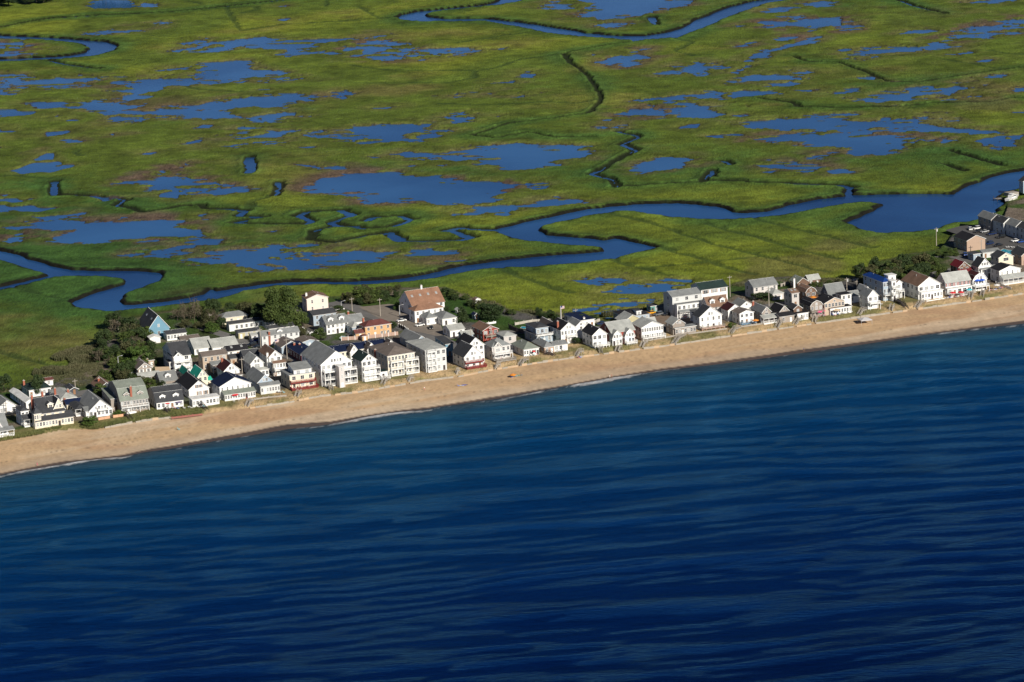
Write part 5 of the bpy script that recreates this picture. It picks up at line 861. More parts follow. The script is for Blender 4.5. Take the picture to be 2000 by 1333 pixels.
house('beach_house', 'beach house with a pale grey roof and red-shuttered white front', [B('N', 718, 835, 1076, 125, 5.8, 'gx', 3.6, 'W', 'lg', shut=REDP, fw=6, ww=.8, gf=1), B('N', 725, 920, 1080, 20, 3.0, 'flat', 0, 'W', 'lg', fw=5, ww=1.8, dm=1.2, push=1.2, lw=0, deck=(3, .4, WOODB))])
house('beach_house', 'white beach house with a maroon gambrel roof and a balcony with blue parasols', [B('N', 1110, 805, 1312, 115, 5.2, 'gamy', 3.2, 'W', 'mr', fw=5, ww=1.1, balc=[1], bd=2.6, gw=2)])
house('cottage', 'dark red shingled cottage with a crimson roof and crimson porch roof', [B('N', 910, 612, 1065, 120, 5.2, 'gy', 2.3, 'BR', 'rd', fw=2, gf=1), B('N', 890, 668, 1185, 50, 3.2, 'shed', 1.2, 'BR', 'rd', dm=3, push=3)])
house('cottage', 'white gabled house with a black roof in front of the motel pool', [B('N', 1195, 605, 1375, 95, 5.6, 'gy', 3.6, 'W', 'k', gf=1, fw=0, gw=3), B('N', 1190, 630, 1420, 50, 4.4, 'shed', .8, 'W', 'g', dm=2.6, push=2.6, fw=3, ww=1.5)])
house('beach_house', 'wide white beach house with a black roof and a long porch at the right edge', [B('N', 1495, 665, 1800, 130, 5.6, 'gy', 1.8, 'W', 'bk', fw=4, ww=.6, gf=1, nogw=1), B('N', 1505, 765, 1860, 50, 2.8, 'shed', 1.2, 'W', 'lg', open=1, dm=3.2, push=3.2)])
house('cottage', 'beige gabled house with one wide window beside the swimming pool', [B('N', 1485, 475, 1695, 115, 5.2, 'gy', 2.0, 'C', 'k', fw=1, ww=2.6, gf=1)])
house('cottage', 'dark-sided brick house at the right edge beside the swimming pool', [B('N', 1815, 445, 2010, 150, 4.6, 'gy', 2.6, 'BK', 'k')])
house('motel', 'two-storey brick-ended motel block with a black roof and white gable by the marsh', [B('N', 1025, 230, 1290, 190, 5.2, 'gy', 2.2, 'BK', 'bk', fw=0, lw=4, nogw=1, nodoor=1)], 'motel')
house('shed', 'blue flat-roofed pool hut in front of the brick-ended motel', [B('N', 1120, 425, 1222, 80, 3.2, 'flat', 0, 'BG', 'k', fw=1)], 'hut')
house('pool_house', 'low pool house with a pale grey roof beside the swimming pool', [B('N', 1255, 400, 1500, 40, 2.8, 'shed', .8, 'LG', 'g', fw=3)], 'pool house')
for k, (x, y, xr, rc, wl, lab) in enumerate([(1378, 812, 1560, 'g', 'SH', 'leftmost unit, with brick-brown wall'), (1555, 862, 1735, 'k', 'LG', 'second unit, with a black roof'), (1735, 908, 1915, 'g', 'LG', 'third unit, with a grey roof'), (1915, 960, 2095, 'k', 'LG', 'last unit, with black roof')]):
    house('townhouse', 'townhouse in the row by the motel car park, ' + lab, [B('O', x, y, x + 150, 190, 6.0, 'gy', 2.2, wl, rc, lw=3, nogw=1)], 'townhouse', 'townhouses in a row beside the car park')
house('boat_house', 'blue two-storey house behind the white motor boat at the right edge', [B('O', 1840, 260, 1990, 60, 6.2, 'gy', 2.0, 'BG', 'k')])
# ================================================================== SEAWALL, STAIRS, DUNE FENCES
PANEL = MB(); PANEL.box(-1.2, -.09, -.4, 1.2, .09, .85); PANEL.box(-1.24, -.13, .851, 1.24, .13, .93)
PTIM = mat('weathered_panel', (.33, .30, .25), .85, .22, 1.5, .3); PSAND = mat('sandy_panel', (.44, .33, .22), .9, .15, 1.5, .3)
panel_mesh = [PANEL.mesh('panel', [PTIM]), PANEL.mesh('panel', [PSAND])]
STAIRS = [(258, 825, 240, 808, 1), (332, 811, 322, 800, 1), (405, 806, 384, 788, 1), (481, 797, 492, 783, 0), (578, 780, 586, 766, 0), (649, 768, 643, 754, 0), (746, 756, 757, 740, 0), (796, 748, 807, 737, 0), (890, 734, 897, 724, 0),
          (966, 722, 977, 712, 0), (1014, 716, 1030, 702, 0), (1086, 700, 1066, 690, 1), (1124, 698, 1138, 686, 0), (1174, 692, 1173, 679, 0), (1204, 689, 1212, 676, 0), (1252, 681, 1262, 668, 0), (1314, 675, 1337, 654, 0), (1425, 655, 1444, 640, 0), (1516, 643, 1530, 626, 0),
          (1551, 637, 1567, 622, 0), (1589, 632, 1594, 620, 0), (1676, 618, 1690, 605, 0), (1739, 610, 1744, 598, 0), (1772, 606, 1750, 586, 1), (1788, 604, 1806, 588, 0), (1894, 588, 1900, 570, 0), (1917, 584, 1921, 568, 0)]
segs = []; ux = [s[0] for s in STAIRS if s[0] > 560]; segs = [(205, 252, 0), (265, 328, 0), (488, 574, 0)] + [(a + 5, b - 5, i) for i, (a, b) in enumerate(zip(ux[:-1], ux[1:])) if b - a > 18] + [(1924, 2030, 3)]
fx_ = [p[0] for p in FENCE]; fv_ = [p[1] for p in FENCE]
def fence_pt(u): v = np.interp(u, fx_, fv_) + 1.5; return G(u, v, 2.4)
for i, (a, b, s) in enumerate(segs):
    A = fence_pt(a); root = empty('seawall', (A[0], A[1], 2.3)); xs = 'grassy dune' if a < 560 else 'hotel dune' if a < 960 else 'cottage dune'
    tag(root, 'low pale timber seawall behind the beach, %s' % ('between two stairs' if 600 < a < 1900 else 'at the left part of the dune' if a < 300 else 'in front of the blue-grey cottage' if a < 600 else 'running to the right edge'), 'wall', 'stretches of timber seawall along the beach')
    u = a; k = random.Random(i); kind = k.random()
    while u < b:
        P = fence_pt(u); Q = fence_pt(u + 10); d = Q - P; d = d / np.linalg.norm(d); pr = max(2, PX(P[0] + d[0], P[1] + d[1], 2.4)[0] - PX(P[0], P[1], 2.4)[0])
        C_ = P + d * 1.22; off = k.uniform(-.12, .12)
        inst('panel', panel_mesh[1 if k.random() < (.5 if kind < .5 else .15) else 0], root, (C_[0] - A[0] - d[1] * off, C_[1] - A[1] + d[0] * off, k.uniform(-.45, 0)), (0, 0, math.atan2(d[1], d[0]) + k.uniform(-.04, .04)))
        u += 2.46 * float(pr)
for i, (u0, v0, u1, v1, dk) in enumerate(STAIRS):
    A = G(u0, v0, 2.0); Bp = G(u1, v1, 4.0); d = Bp - A; Ln = float(np.linalg.norm(d)); Ln2 = min(Ln, 16); ang = math.atan2(d[1], d[0]); root = empty('beach_stairs', (A[0], A[1], 1.9), ang); m_ = WOODD if dk else WOODG
    where = 'left part of the beach' if u0 < 500 else 'hotels' if u0 < 900 else 'middle row of cottages' if u0 < 1300 else 'row of small shingled cottages' if u0 < 1620 else 'houses at the right end'
    tag(root, ('dark ' if dk else 'grey ') + 'wooden stairs over the dune below the ' + where, 'stairs', ('dark' if dk else 'grey') + ' wooden stairs below the ' + where)
    H_ = 2.3; w = 1.5; rise_l = min(Ln2 * .55, 6)
    for s in (-1, 1):
        m = MB(); m.beam((0, s * w / 2, .1), (rise_l, s * w / 2, H_), .12, .35); m.beam((rise_l, s * w / 2, H_ - .05), (Ln2, s * w / 2, H_ - .05), .12, .3); m.build('stringer', m_, root)
        m = MB(); m.beam((0, s * w / 2, 1.15), (rise_l, s * w / 2, H_ + 1.05), .12, .16); m.beam((rise_l, s * w / 2, H_ + 1.05), (Ln2, s * w / 2, H_ + 1.05), .12, .16)
        m.beam((0, s * w / 2, .65), (rise_l, s * w / 2, H_ + .5), .08, .1); m.beam((rise_l, s * w / 2, H_ + .5), (Ln2, s * w / 2, H_ + .5), .08, .1)
        n = max(3, int(Ln2 / 1.8))
        for q_ in range(n + 1):
            x = Ln2 * q_ / n; z = min(H_, H_ * x / rise_l); m.beam((x, s * w / 2, min(z - 1.2, 0) if q_ == 0 else -.6 + min(z, 1) * .4), (x, s * w / 2, z + 1.08), .13, .13)
        m.build('handrail', m_, root)
    n = int(rise_l / .32)
    tm_ = MB(); tm_.box(-.15, -w / 2 + .07, 0, .15, w / 2 - .07, .05); tme = tm_.mesh('tread', [m_])
    for q_ in range(n): inst('tread', tme, root, (rise_l * (q_ + .5) / n, 0, .12 + (H_ - .05) * (q_ + .5) / n))
    m = MB(); m.box(rise_l, -w / 2 + .07, H_ - .02, Ln2, w / 2 - .07, H_ + .06); m.build('walkway', m_, root)
# ================================================================== VEGETATION
rng = np.random.default_rng(5)
def leaf_mat(name, c1, c2):
    m, nt, b = _new(name); N = nt.nodes.new; L = nt.links.new
    at = N('ShaderNodeAttribute'); at.attribute_name = 'tint'; oi = N('ShaderNodeObjectInfo'); ad = N('ShaderNodeMath'); ad.operation = 'MULTIPLY_ADD'; L(at.outputs['Fac'], ad.inputs[0]); ad.inputs[1].default_value = .75; mr = N('ShaderNodeMath'); mr.operation = 'MULTIPLY'; mr.inputs[1].default_value = .3; L(oi.outputs['Random'], mr.inputs[0]); L(mr.outputs[0], ad.inputs[2])
    mx = N('ShaderNodeMixRGB'); mx.inputs[1].default_value = c1 + (1,); mx.inputs[2].default_value = c2 + (1,); L(ad.outputs[0], mx.inputs[0]); L(mx.outputs[0], b.inputs['Base Color'])
    b.inputs['Roughness'].default_value = .7; b.inputs['Specular IOR Level'].default_value = .25
    return m
LEAF = {'green': leaf_mat('leaves_green', (.022, .045, .010), (.085, .115, .026)), 'dark': leaf_mat('leaves_dark', (.013, .028, .010), (.045, .070, .020)), 'bright': leaf_mat('leaves_bright', (.035, .07, .012), (.085, .13, .025)),
        'olive': leaf_mat('leaves_olive', (.030, .038, .014), (.085, .085, .035)), 'grey': leaf_mat('twigs_grey', (.06, .05, .035), (.14, .12, .08)), 'reed': leaf_mat('reed_blades', (.035, .050, .018), (.105, .10, .05)), 'dunegrass': leaf_mat('dune_grass_blades', (.05, .075, .02), (.19, .19, .07))}
BARK = mat('bark', (.10, .08, .06), .9, .2, 3)
def crown_mesh(n, lobes, size, seed, flat=1.0, mt='green', dense=1.0):
    r = np.random.default_rng(seed); co = []; tint = []
    cen = []; 
    for k in range(lobes):
        a = r.uniform(0, 2 * math.pi); h = r.uniform(.18, .86); rad = (.42 * math.sin(math.pi * min(1, h * .85 + .12)) ** .7) * r.uniform(.35, 1.0)
        cen.append((rad * math.cos(a), rad * math.sin(a), h, r.uniform(.13, .24) * (1.1 - .4 * h)))
    cen = np.array(cen); k = r.integers(0, lobes, n); d = r.normal(size=(n, 3)); d /= np.linalg.norm(d, axis=1)[:, None]; rr = r.uniform(.55, 1.05, n) ** .6
    P = cen[k, :3] + d * (cen[k, 3] * rr)[:, None] * np.array([1, 1, flat]); keep = P[:, 2] > .04; P = P[keep]; d = d[keep]; k = k[keep]; n = len(P)
    nrm = d + r.normal(scale=.55, size=(n, 3)); nrm /= np.linalg.norm(nrm, axis=1)[:, None]; t1 = np.cross(nrm, r.normal(size=(n, 3))); t1 /= np.linalg.norm(t1, axis=1)[:, None]; t2 = np.cross(nrm, t1)
    s = (size * r.uniform(.6, 1.3, n))[:, None]
    V = np.stack([P - t1 * s, P - t2 * s * .6, P + t1 * s, P + t2 * s * .6], 1).reshape(-1, 3); me = bpy.data.meshes.new('crown'); me.vertices.add(len(V)); me.vertices.foreach_set('co', V.astype(np.float32).ravel())
    me.loops.add(n * 4); me.loops.foreach_set('vertex_index', np.arange(n * 4, dtype=np.int32)); me.polygons.add(n); me.polygons.foreach_set('loop_start', np.arange(0, n * 4, 4, dtype=np.int32))
    lt = r.uniform(0, 1, lobes)[k] * .5 + r.uniform(0, .5, n); at = me.attributes.new('tint', 'FLOAT', 'POINT'); at.data.foreach_set('value', np.repeat(lt, 4).astype(np.float32)); me.materials.append(LEAF[mt]); me.update(calc_edges=True); return me
def trunk_mesh(seed, bare=False):
    r = random.Random(seed); m = MB(); m.cyl((0, 0, -.02), (0, 0, .45), .035, .022, 7)
    for i in range(9 if bare else 6):
        a = r.uniform(0, 6.28); z = r.uniform(.15, .5); t = r.uniform(.2, .36); p = Vector((t * math.cos(a), t * math.sin(a), z + r.uniform(.15, .4))); m.cyl((0, 0, z), p, .014, .005, 5)
        if bare:
            for j in range(4): b_ = a + r.uniform(-1, 1); e_ = p + Vector((.14 * math.cos(b_), .14 * math.sin(b_), r.uniform(.05, .2))); m.cyl(p.lerp(Vector((0, 0, z)), r.uniform(0, .5)), e_, .005, .002, 4)
    return m.mesh('trunk', [BARK])
TR = {k: [] for k in ('green', 'dark', 'bright', 'olive', 'grey')}
for k in ('green', 'dark', 'olive'):
    for s in range(3): TR[k].append((crown_mesh(3200, 26, .035, 40 + s + len(k) * 7, .8, k), trunk_mesh(s)))
for k in ('bright',):
    for s in range(2): TR[k].append((crown_mesh(2400, 20, .038, 90 + s, .9, k), trunk_mesh(s)))
TR['grey'].append((crown_mesh(900, 16, .028, 97, .9, 'grey'), trunk_mesh(3, True)))
BIGT = crown_mesh(12000, 46, .02, 131, .8, 'green')
def tree(u, vb, h, w, kind, label, cat='tree', group=None, name=None, z=3.1, crown=None):
    """h, w in metres, base at surveyed point"""
    P = G(u, vb, z); r = random.Random(int(u * 7 + vb)); root = empty(name or cat, (P[0], P[1], z), r.uniform(0, 6.28)); tag(root, label, cat, group)
    c, t = TR[kind][r.randrange(len(TR[kind]))]; c = crown or c
    inst('crown', c, root, (0, 0, 0), (0, 0, 0), (w * 1.05, w * 1.05, h)); inst('trunk', t, root, (0, 0, 0), (0, 0, 0), (w * .8, w * .8, h)); return root
tree(553, 642, 20, 19, 'green', 'tallest tree of the town, a broad dense green tree left of the pink house', crown=BIGT)
tree(508, 634, 10, 10, 'dark', 'dark spreading tree left of the tallest tree behind the motel row')
tree(478, 622, 8, 9, 'olive', 'olive bushy tree behind the cream cottage at the marsh edge')
tree(590, 640, 8, 7, 'green', 'bushy green tree between the tallest tree and the pink house')
tree(590, 662, 5, 7, 'olive', 'low olive tree beside the blue-grey house below the pink house')
tree(623, 664, 5.5, 8, 'green', 'round green tree in the yard in front of the long white house')
tree(505, 655, 4, 8, 'green', 'low green tree behind the motel end gable')
tree(75, 772, 9, 7, 'dark', 'sparse dark pine in front of the dark green roofed house')
tree(197, 775, 6, 8, 'green', 'bushy green tree in front of the brown-roofed dark cottage')
tree(270, 718, 9.5, 14, 'bright', 'big bright green willow-like tree right of the teal gabled house')
tree(257, 668, 9, 10, 'olive', 'olive tree on the marsh side of the teal gabled house')
tree(225, 640, 8, 9, 'dark', 'dark tree at the left end of the wood by the teal gabled house')
tree(380, 628, 12, 6, 'grey', 'tall bare grey tree at the marsh edge right of the teal gabled house')
tree(360, 628, 10, 5, 'grey', 'bare grey tree next to the tallest bare one by the marsh')
tree(415, 622, 10, 8, 'dark', 'tall dark tree left of the cream cottage at the marsh edge')
tree(706, 590, 7.5, 9, 'green', 'round green tree at the marsh edge behind the car park')
tree(733, 592, 6.5, 8, 'green', 'second round green tree at the marsh edge behind the car park')
tree(905, 632, 8.5, 6, 'dark', 'dark tall tree beside the grey hip-roofed cottage')
tree(956, 625, 8, 13, 'dark', 'big round dark tree on the lawn shading the blue shed')
tree(867, 610, 3, 6, 'dark', 'small dark tree at the corner of the terracotta-roofed house')
tree(768, 642, 3.6, 4.5, 'dark', 'small dark tree at the right end of the yellow house')
tree(662, 608, 3, 5, 'dark', 'low dark tree beside the white car behind the blue-grey house')
tree(780, 606, 4.5, 5, 'bright', 'bright little tree beside the street lamp at the car park')
tree(1858, 498, 3, 4, 'bright', 'round bright shrub beside the brick-ended motel', 'shrub')
tree(1917, 504, 3, 3.2, 'dark', 'small round dark shrub beside the blue pool hut', 'shrub')
tree(1490, 585, 3.5, 12, 'dark', 'dark spreading bushes below the pinkish-grey house', 'shrub')
tree(350, 703, 4, 6, 'green', 'small green tree in front of the steep pale roof', 'tree')
tree(386, 678, 4, 5, 'green', 'small green tree beside the steep pale-roofed cottage', 'tree')
tree(455, 668, 3, 4, 'dark', 'dark bush at the left end of the olive-walled cottage', 'shrub')
tree(412, 650, 4.5, 9, 'bright', 'bright green bushes left of the motel row', 'shrub')
tree(178, 829, 3.2, 9, 'bright', 'rounded bright green shrub beside the porch of the white gabled beach house', 'shrub')
tree(233, 812, 2.5, 6, 'bright', 'green shrub between the white gabled beach house and the big gambrel', 'shrub')
tree(1430, 641, 2.8, 4, 'bright', 'green shrub beside the stairs below the low white beach house', 'shrub')
tree(8, 765, 8, 8, 'dark', 'dark tree at the far left edge above the white gabled house')
tree(1128, 672, 3, 5, 'dark', 'dark shrub between the brick-fronted cottage and the arched-porch house', 'shrub')
r_ = random.Random(11)
def thicket(poly, n, kinds, hr, label, group, cat='shrub', wr=(.9, 1.5)):
    xs = [p[0] for p in poly]; ys = [p[1] for p in poly]; k = 0; t = 0; pts = []
    while k < n and t < 6000:
        t += 1; u = r_.uniform(min(xs), max(xs)); v = r_.uniform(min(ys), max(ys)); ins = False
        for i in range(len(poly)):
            a, b_ = poly[i], poly[(i + 1) % len(poly)]
            if (a[1] > v) != (b_[1] > v) and u < a[0] + (v - a[1]) / (b_[1] - a[1]) * (b_[0] - a[0]): ins = not ins
        if not ins or any((u - p[0]) ** 2 + 9 * (v - p[1]) ** 2 < 90 for p in pts): continue
        pts.append((u, v)); k += 1; h = r_.uniform(*hr); kd = r_.choice(kinds)
        tree(u, v, h, h * r_.uniform(*wr), kd, {'dark': 'dark', 'green': 'green', 'olive': 'olive', 'bright': 'bright green', 'grey': 'bare grey'}[kd] + ' ' + label, cat, ({'dark': 'dark', 'green': 'green', 'olive': 'olive', 'bright': 'bright green', 'grey': 'bare grey'}[kd] + ' ' + group))
thicket([(192, 712), (195, 672), (225, 640), (268, 650), (300, 690), (318, 705), (300, 735), (258, 745), (205, 735)], 34, ['dark', 'dark', 'green', 'olive', 'green', 'grey'], (4.5, 8), 'tree in the dense wood left of the tall balconied house', 'trees of the wood at the left')
thicket([(325, 636), (345, 620), (430, 612), (500, 604), (520, 618), (470, 628), (425, 648), (345, 652)], 20, ['dark', 'olive', 'green', 'grey'], (3.5, 7), 'tree at the marsh edge right of the teal gabled house', 'trees right of the teal gabled house')
thicket([(225, 765), (190, 768), (185, 745), (240, 725), (290, 735), (330, 748), (318, 765), (270, 768)], 14, ['dark', 'green', 'olive'], (3, 5.5), 'bush among the cottages beside the big gambrel house', 'bushes behind the big gambrel house')
thicket([(672, 590), (690, 580), (780, 565), (785, 585), (740, 594), (690, 598)], 16, ['dark', 'green', 'olive'], (3, 6), 'bush along the marsh edge behind the car park', 'bushes behind the car park')
thicket([(862, 570), (900, 580), (940, 598), (1000, 615), (1000, 619), (935, 606), (890, 590), (860, 580)], 18, ['green', 'olive', 'dark'], (2, 3.8), 'bush in the hedge along the lawn by the marsh', 'bushes of the hedge by the lawn')
thicket([(1036, 618), (1052, 614), (1095, 622), (1160, 626), (1160, 632), (1050, 628)], 11, ['dark', 'green'], (2.5, 4.5), 'bush by the lawn behind the modern blue-grey house', 'bushes behind the modern blue-grey house')
thicket([(1672, 566), (1680, 540), (1720, 528), (1760, 524), (1830, 520), (1842, 548), (1790, 562), (1750, 570)], 42, ['dark', 'dark', 'green', 'olive'], (5, 9), 'tree in the dense grove behind the royal blue roof', 'trees of the grove at the right', 'tree', (.8, 1.2))
thicket([(1830, 500), (1872, 492), (1880, 500), (1840, 510)], 8, ['dark', 'green'], (2, 3.5), 'bush in front of the brick-ended motel', 'bushes by the brick-ended motel')
thicket([(1560, 556), (1650, 548), (1670, 560), (1600, 564)], 8, ['olive', 'green'], (1.5, 3), 'bush at the marsh edge beside the brown shingled bungalow', 'bushes beside the bungalow')
thicket([(-40, 0), (95, 0), (88, 5), (60, 9), (-40, 14)], 16, ['dark'], (8, 13), 'tree in the far row at the top left corner of the marsh', 'far trees at the top left', 'tree')
thicket([(175, -12), (265, -14), (262, -6), (178, -4)], 8, ['dark'], (8, 12), 'tree of the far row behind the small dark pond', 'far trees behind the dark pond', 'tree')
# reed beds and dune grass: nobody could count the blades
def grass_stuff(name, polys, n, hr, mt, kind_label, zf, wid=.09, dens=None):
    P = []
    for poly, share in polys:
        xs = [p[0] for p in poly]; ys = [p[1] for p in poly]; k = int(n * share * 2.6); u = rng.uniform(min(xs), max(xs), k); v = rng.uniform(min(ys), max(ys), k); ins = np.zeros(k, bool)
        for i in range(len(poly)):
            a, b_ = poly[i], poly[(i + 1) % len(poly)]; c = (a[1] > v) != (b_[1] > v); ins ^= c & (u < a[0] + (v - a[1]) / (b_[1] - a[1] + 1e-9) * (b_[0] - a[0]))
        P.append(np.stack([u[ins], v[ins]], 1))
    P = np.concatenate(P); w = G(P[:, 0], P[:, 1], zf); cl = fbm(w[:, 0], w[:, 1], 9, 3, 401); w = w[cl > -.35][:n]; cl = cl[cl > -.35][:n]; n = len(w)
    h = rng.uniform(*hr, n) * (1 + .4 * cl); a = rng.uniform(0, 6.28, n); s = wid * rng.uniform(.7, 1.6, n); lean = rng.normal(scale=.25, size=(n, 2)) * h[:, None]
    p = np.concatenate([w, np.full((n, 1), zf - .15)], 1); dx = np.stack([np.cos(a) * s, np.sin(a) * s, 0 * a], 1); top = p + np.concatenate([lean, h[:, None]], 1)
    V = np.stack([p - dx, p + dx, top + dx * .5, top - dx * .5], 1).reshape(-1, 3); me = bpy.data.meshes.new(name); me.vertices.add(len(V)); me.vertices.foreach_set('co', V.astype(np.float32).ravel())
    me.loops.add(n * 4); me.loops.foreach_set('vertex_index', np.arange(n * 4, dtype=np.int32)); me.polygons.add(n); me.polygons.foreach_set('loop_start', np.arange(0, n * 4, 4, dtype=np.int32))
    at = me.attributes.new('tint', 'FLOAT', 'POINT'); at.data.foreach_set('value', np.repeat(np.clip(.5 + .5 * cl + rng.normal(scale=.15, size=n), 0, 1), 4).astype(np.float32)); me.materials.append(LEAF[mt]); me.update(calc_edges=True)
    o = bpy.data.objects.new(name, me); COL.objects.link(o); tag(o, kind_label[0], kind_label[1], None, 'stuff')
grass_stuff('reed_bed', [([(60, 745), (75, 705), (130, 690), (195, 672), (205, 720), (190, 745), (160, 762), (100, 752)], .55), ([(900, 586), (1000, 614), (1060, 622), (1150, 622), (1270, 608), (1270, 604), (1150, 614), (1060, 612), (1000, 606), (905, 576)], .2), ([(1430, 560), (1500, 548), (1600, 548), (1690, 548), (1690, 558), (1600, 560), (1440, 566)], .15), ([(0, 765), (80, 745), (130, 735), (120, 752), (40, 770), (0, 775)], .1)], 60000, (.8, 1.8), 'reed', ('dry green and tan reeds along the edge of the marsh', 'reeds'), 1.9, .13)
grass_stuff('dune_grass', [([(-40, 862)] + [(u, v - 1) for u, v in FENCE if u < 420] + [(u, v + 5) for u, v in HFRONT[::-1] if u < 420] + [(-40, 853)], .6)], 60000, (.4, .9), 'dunegrass', ('green beach grass covering the dune at the left end of the beach', 'beach grass'), 2.95, .07)
grass_stuff('dune_grass', [([(u, v - 3) for u, v in FENCE if u > 420] + [(u, v + 6) for u, v in HFRONT[::-1] if u > 420], .6)], 36000, (.3, .7), 'dunegrass', ('thin tan and green beach grass on the dune behind the seawall', 'beach grass'), 3.05, .06)
# ================================================================== CARS
TYRE = mat('tyre', (.02, .02, .02), .8, .1); CARG = mat('car_glass', (.02, .025, .03), .08, .1, 1, 0, .7)
def car_mat(n, c): return mat('car_paint_' + n, c, .25, .03, 1, 0, .6)
def car_parts(kind):
    L_, W_, Hh = {'car': (4.5, 1.8, 1.42), 'suv': (4.7, 1.9, 1.75), 'van': (5.6, 2.1, 2.5)}[kind]
    if kind == 'car': low = [(-2.2, .35), (-2.2, .78), (-1.35, .92), (1.45, .92), (2.2, .85), (2.25, .35)]; cab = [(-1.25, .92), (-.55, 1.40), (.85, 1.42), (1.6, .92)]
    elif kind == 'suv': low = [(-2.3, .4), (-2.3, .95), (-1.2, 1.08), (2.3, 1.05), (2.3, .4)]; cab = [(-1.15, 1.08), (-.6, 1.70), (1.95, 1.72), (2.25, 1.05)]
    else: low = [(-2.7, .4), (-2.75, 1.1), (-2.0, 1.35), (2.7, 1.35), (2.7, .4)]; cab = [(-1.95, 1.35), (-1.3, 2.4), (2.6, 2.48), (2.68, 1.35)]
    def ext(mb, prof, w0, w1, mi, zz):
        zs = [z for x, z in prof]; z0, z1 = min(zs), max(zs); n = len(prof)
        def yw(z): t = (z - z0) / (z1 - z0); return (w0 + (w1 - w0) * t) / 2
        Lf = [(x, -yw(z), z) for x, z in prof]; Rt = [(x, yw(z), z) for x, z in prof]; mb.poly(Lf[::-1], mi); mb.poly(Rt, mi)
        for i in range(n): j = (i + 1) % n; mb.poly([Lf[i], Lf[j], Rt[j], Rt[i]], mi)
    b_ = MB(); ext(b_, low, W_, W_ * .97, 0, 0); t = MB()
    c = MB(); ext(c, cab, W_ * .93, W_ * .78, 0, 0)
    zt_ = cab[1][1]; c2 = MB(); c2.box(cab[1][0] - .02, -W_ * .385, zt_ - .02, cab[2][0] + .02, W_ * .385, zt_ + .07)
    wh = MB(); wh.cyl((0, -.12, 0), (0, .12, 0), .34, .34, 12); hl = MB(); hl.box(-.04, -.2, -.08, .04, .2, .08)
    return b_, c, c2, wh, hl, (L_, W_, low)
_cp = {k: car_parts(k) for k in ('car', 'suv', 'van')}; _wh = _cp['car'][3].mesh('wheel', [TYRE]); LAMP = mat('lamp_glass', (.75, .75, .72), .2, .05); TAIL = mat('tail_lamp', (.4, .02, .02), .3, .05); _hl = _cp['car'][4].mesh('headlight', [LAMP]); _tl = _cp['car'][4].mesh('tail_light', [TAIL]); _cm = {}
COLR = {'white': (.75, .75, .74), 'black': (.015, .015, .017), 'blue': (.02, .07, .28), 'dark blue': (.012, .025, .08), 'silver': (.42, .43, .44), 'red': (.40, .02, .03), 'yellow': (.75, .36, .02), 'grey': (.16, .17, .18)}
def car(u, v, rot, color, kind, label):
    P = G(u, v, 3.3); root = empty('parked_' + ('van' if kind == 'van' else 'car'), (P[0], P[1], 3.22), theta(u) + math.radians(rot)); tag(root, label, 'van' if kind == 'van' else 'car', 'parked cars'); key = (kind, color)
    if key not in _cm: b_, c, c2, wh, hl, _ = _cp[kind]; cmx = car_mat(color.replace(' ', '_'), COLR[color]); _cm[key] = (b_.mesh('body', [cmx]), c.mesh('windows', [cmx if kind == 'van' else CARG]), c2.mesh('roof', [cmx]))
    a, b_, c = _cm[key]; inst('body', a, root); inst('cabin', b_, root); inst('roof', c, root); L_, W_, low = _cp[kind][5]
    for x in (-1.35, 1.35):
        for s in (-1, 1): inst('wheel', _wh, root, (x, s * W_ * .47, .34))
    for s in (-1, 1): inst('headlight', _hl, root, (low[0][0] - .02, s * W_ * .34, .66)); inst('tail_light', _tl, root, (low[-1][0] + .02, s * W_ * .34, .72))
    if kind == 'van': m = MB(); m.poly([(-1.98, -.75, 1.5), (-1.98, .75, 1.5), (-1.43, .7, 2.25), (-1.43, -.7, 2.25)]); w_ = m.build('windscreen', CARG, root)
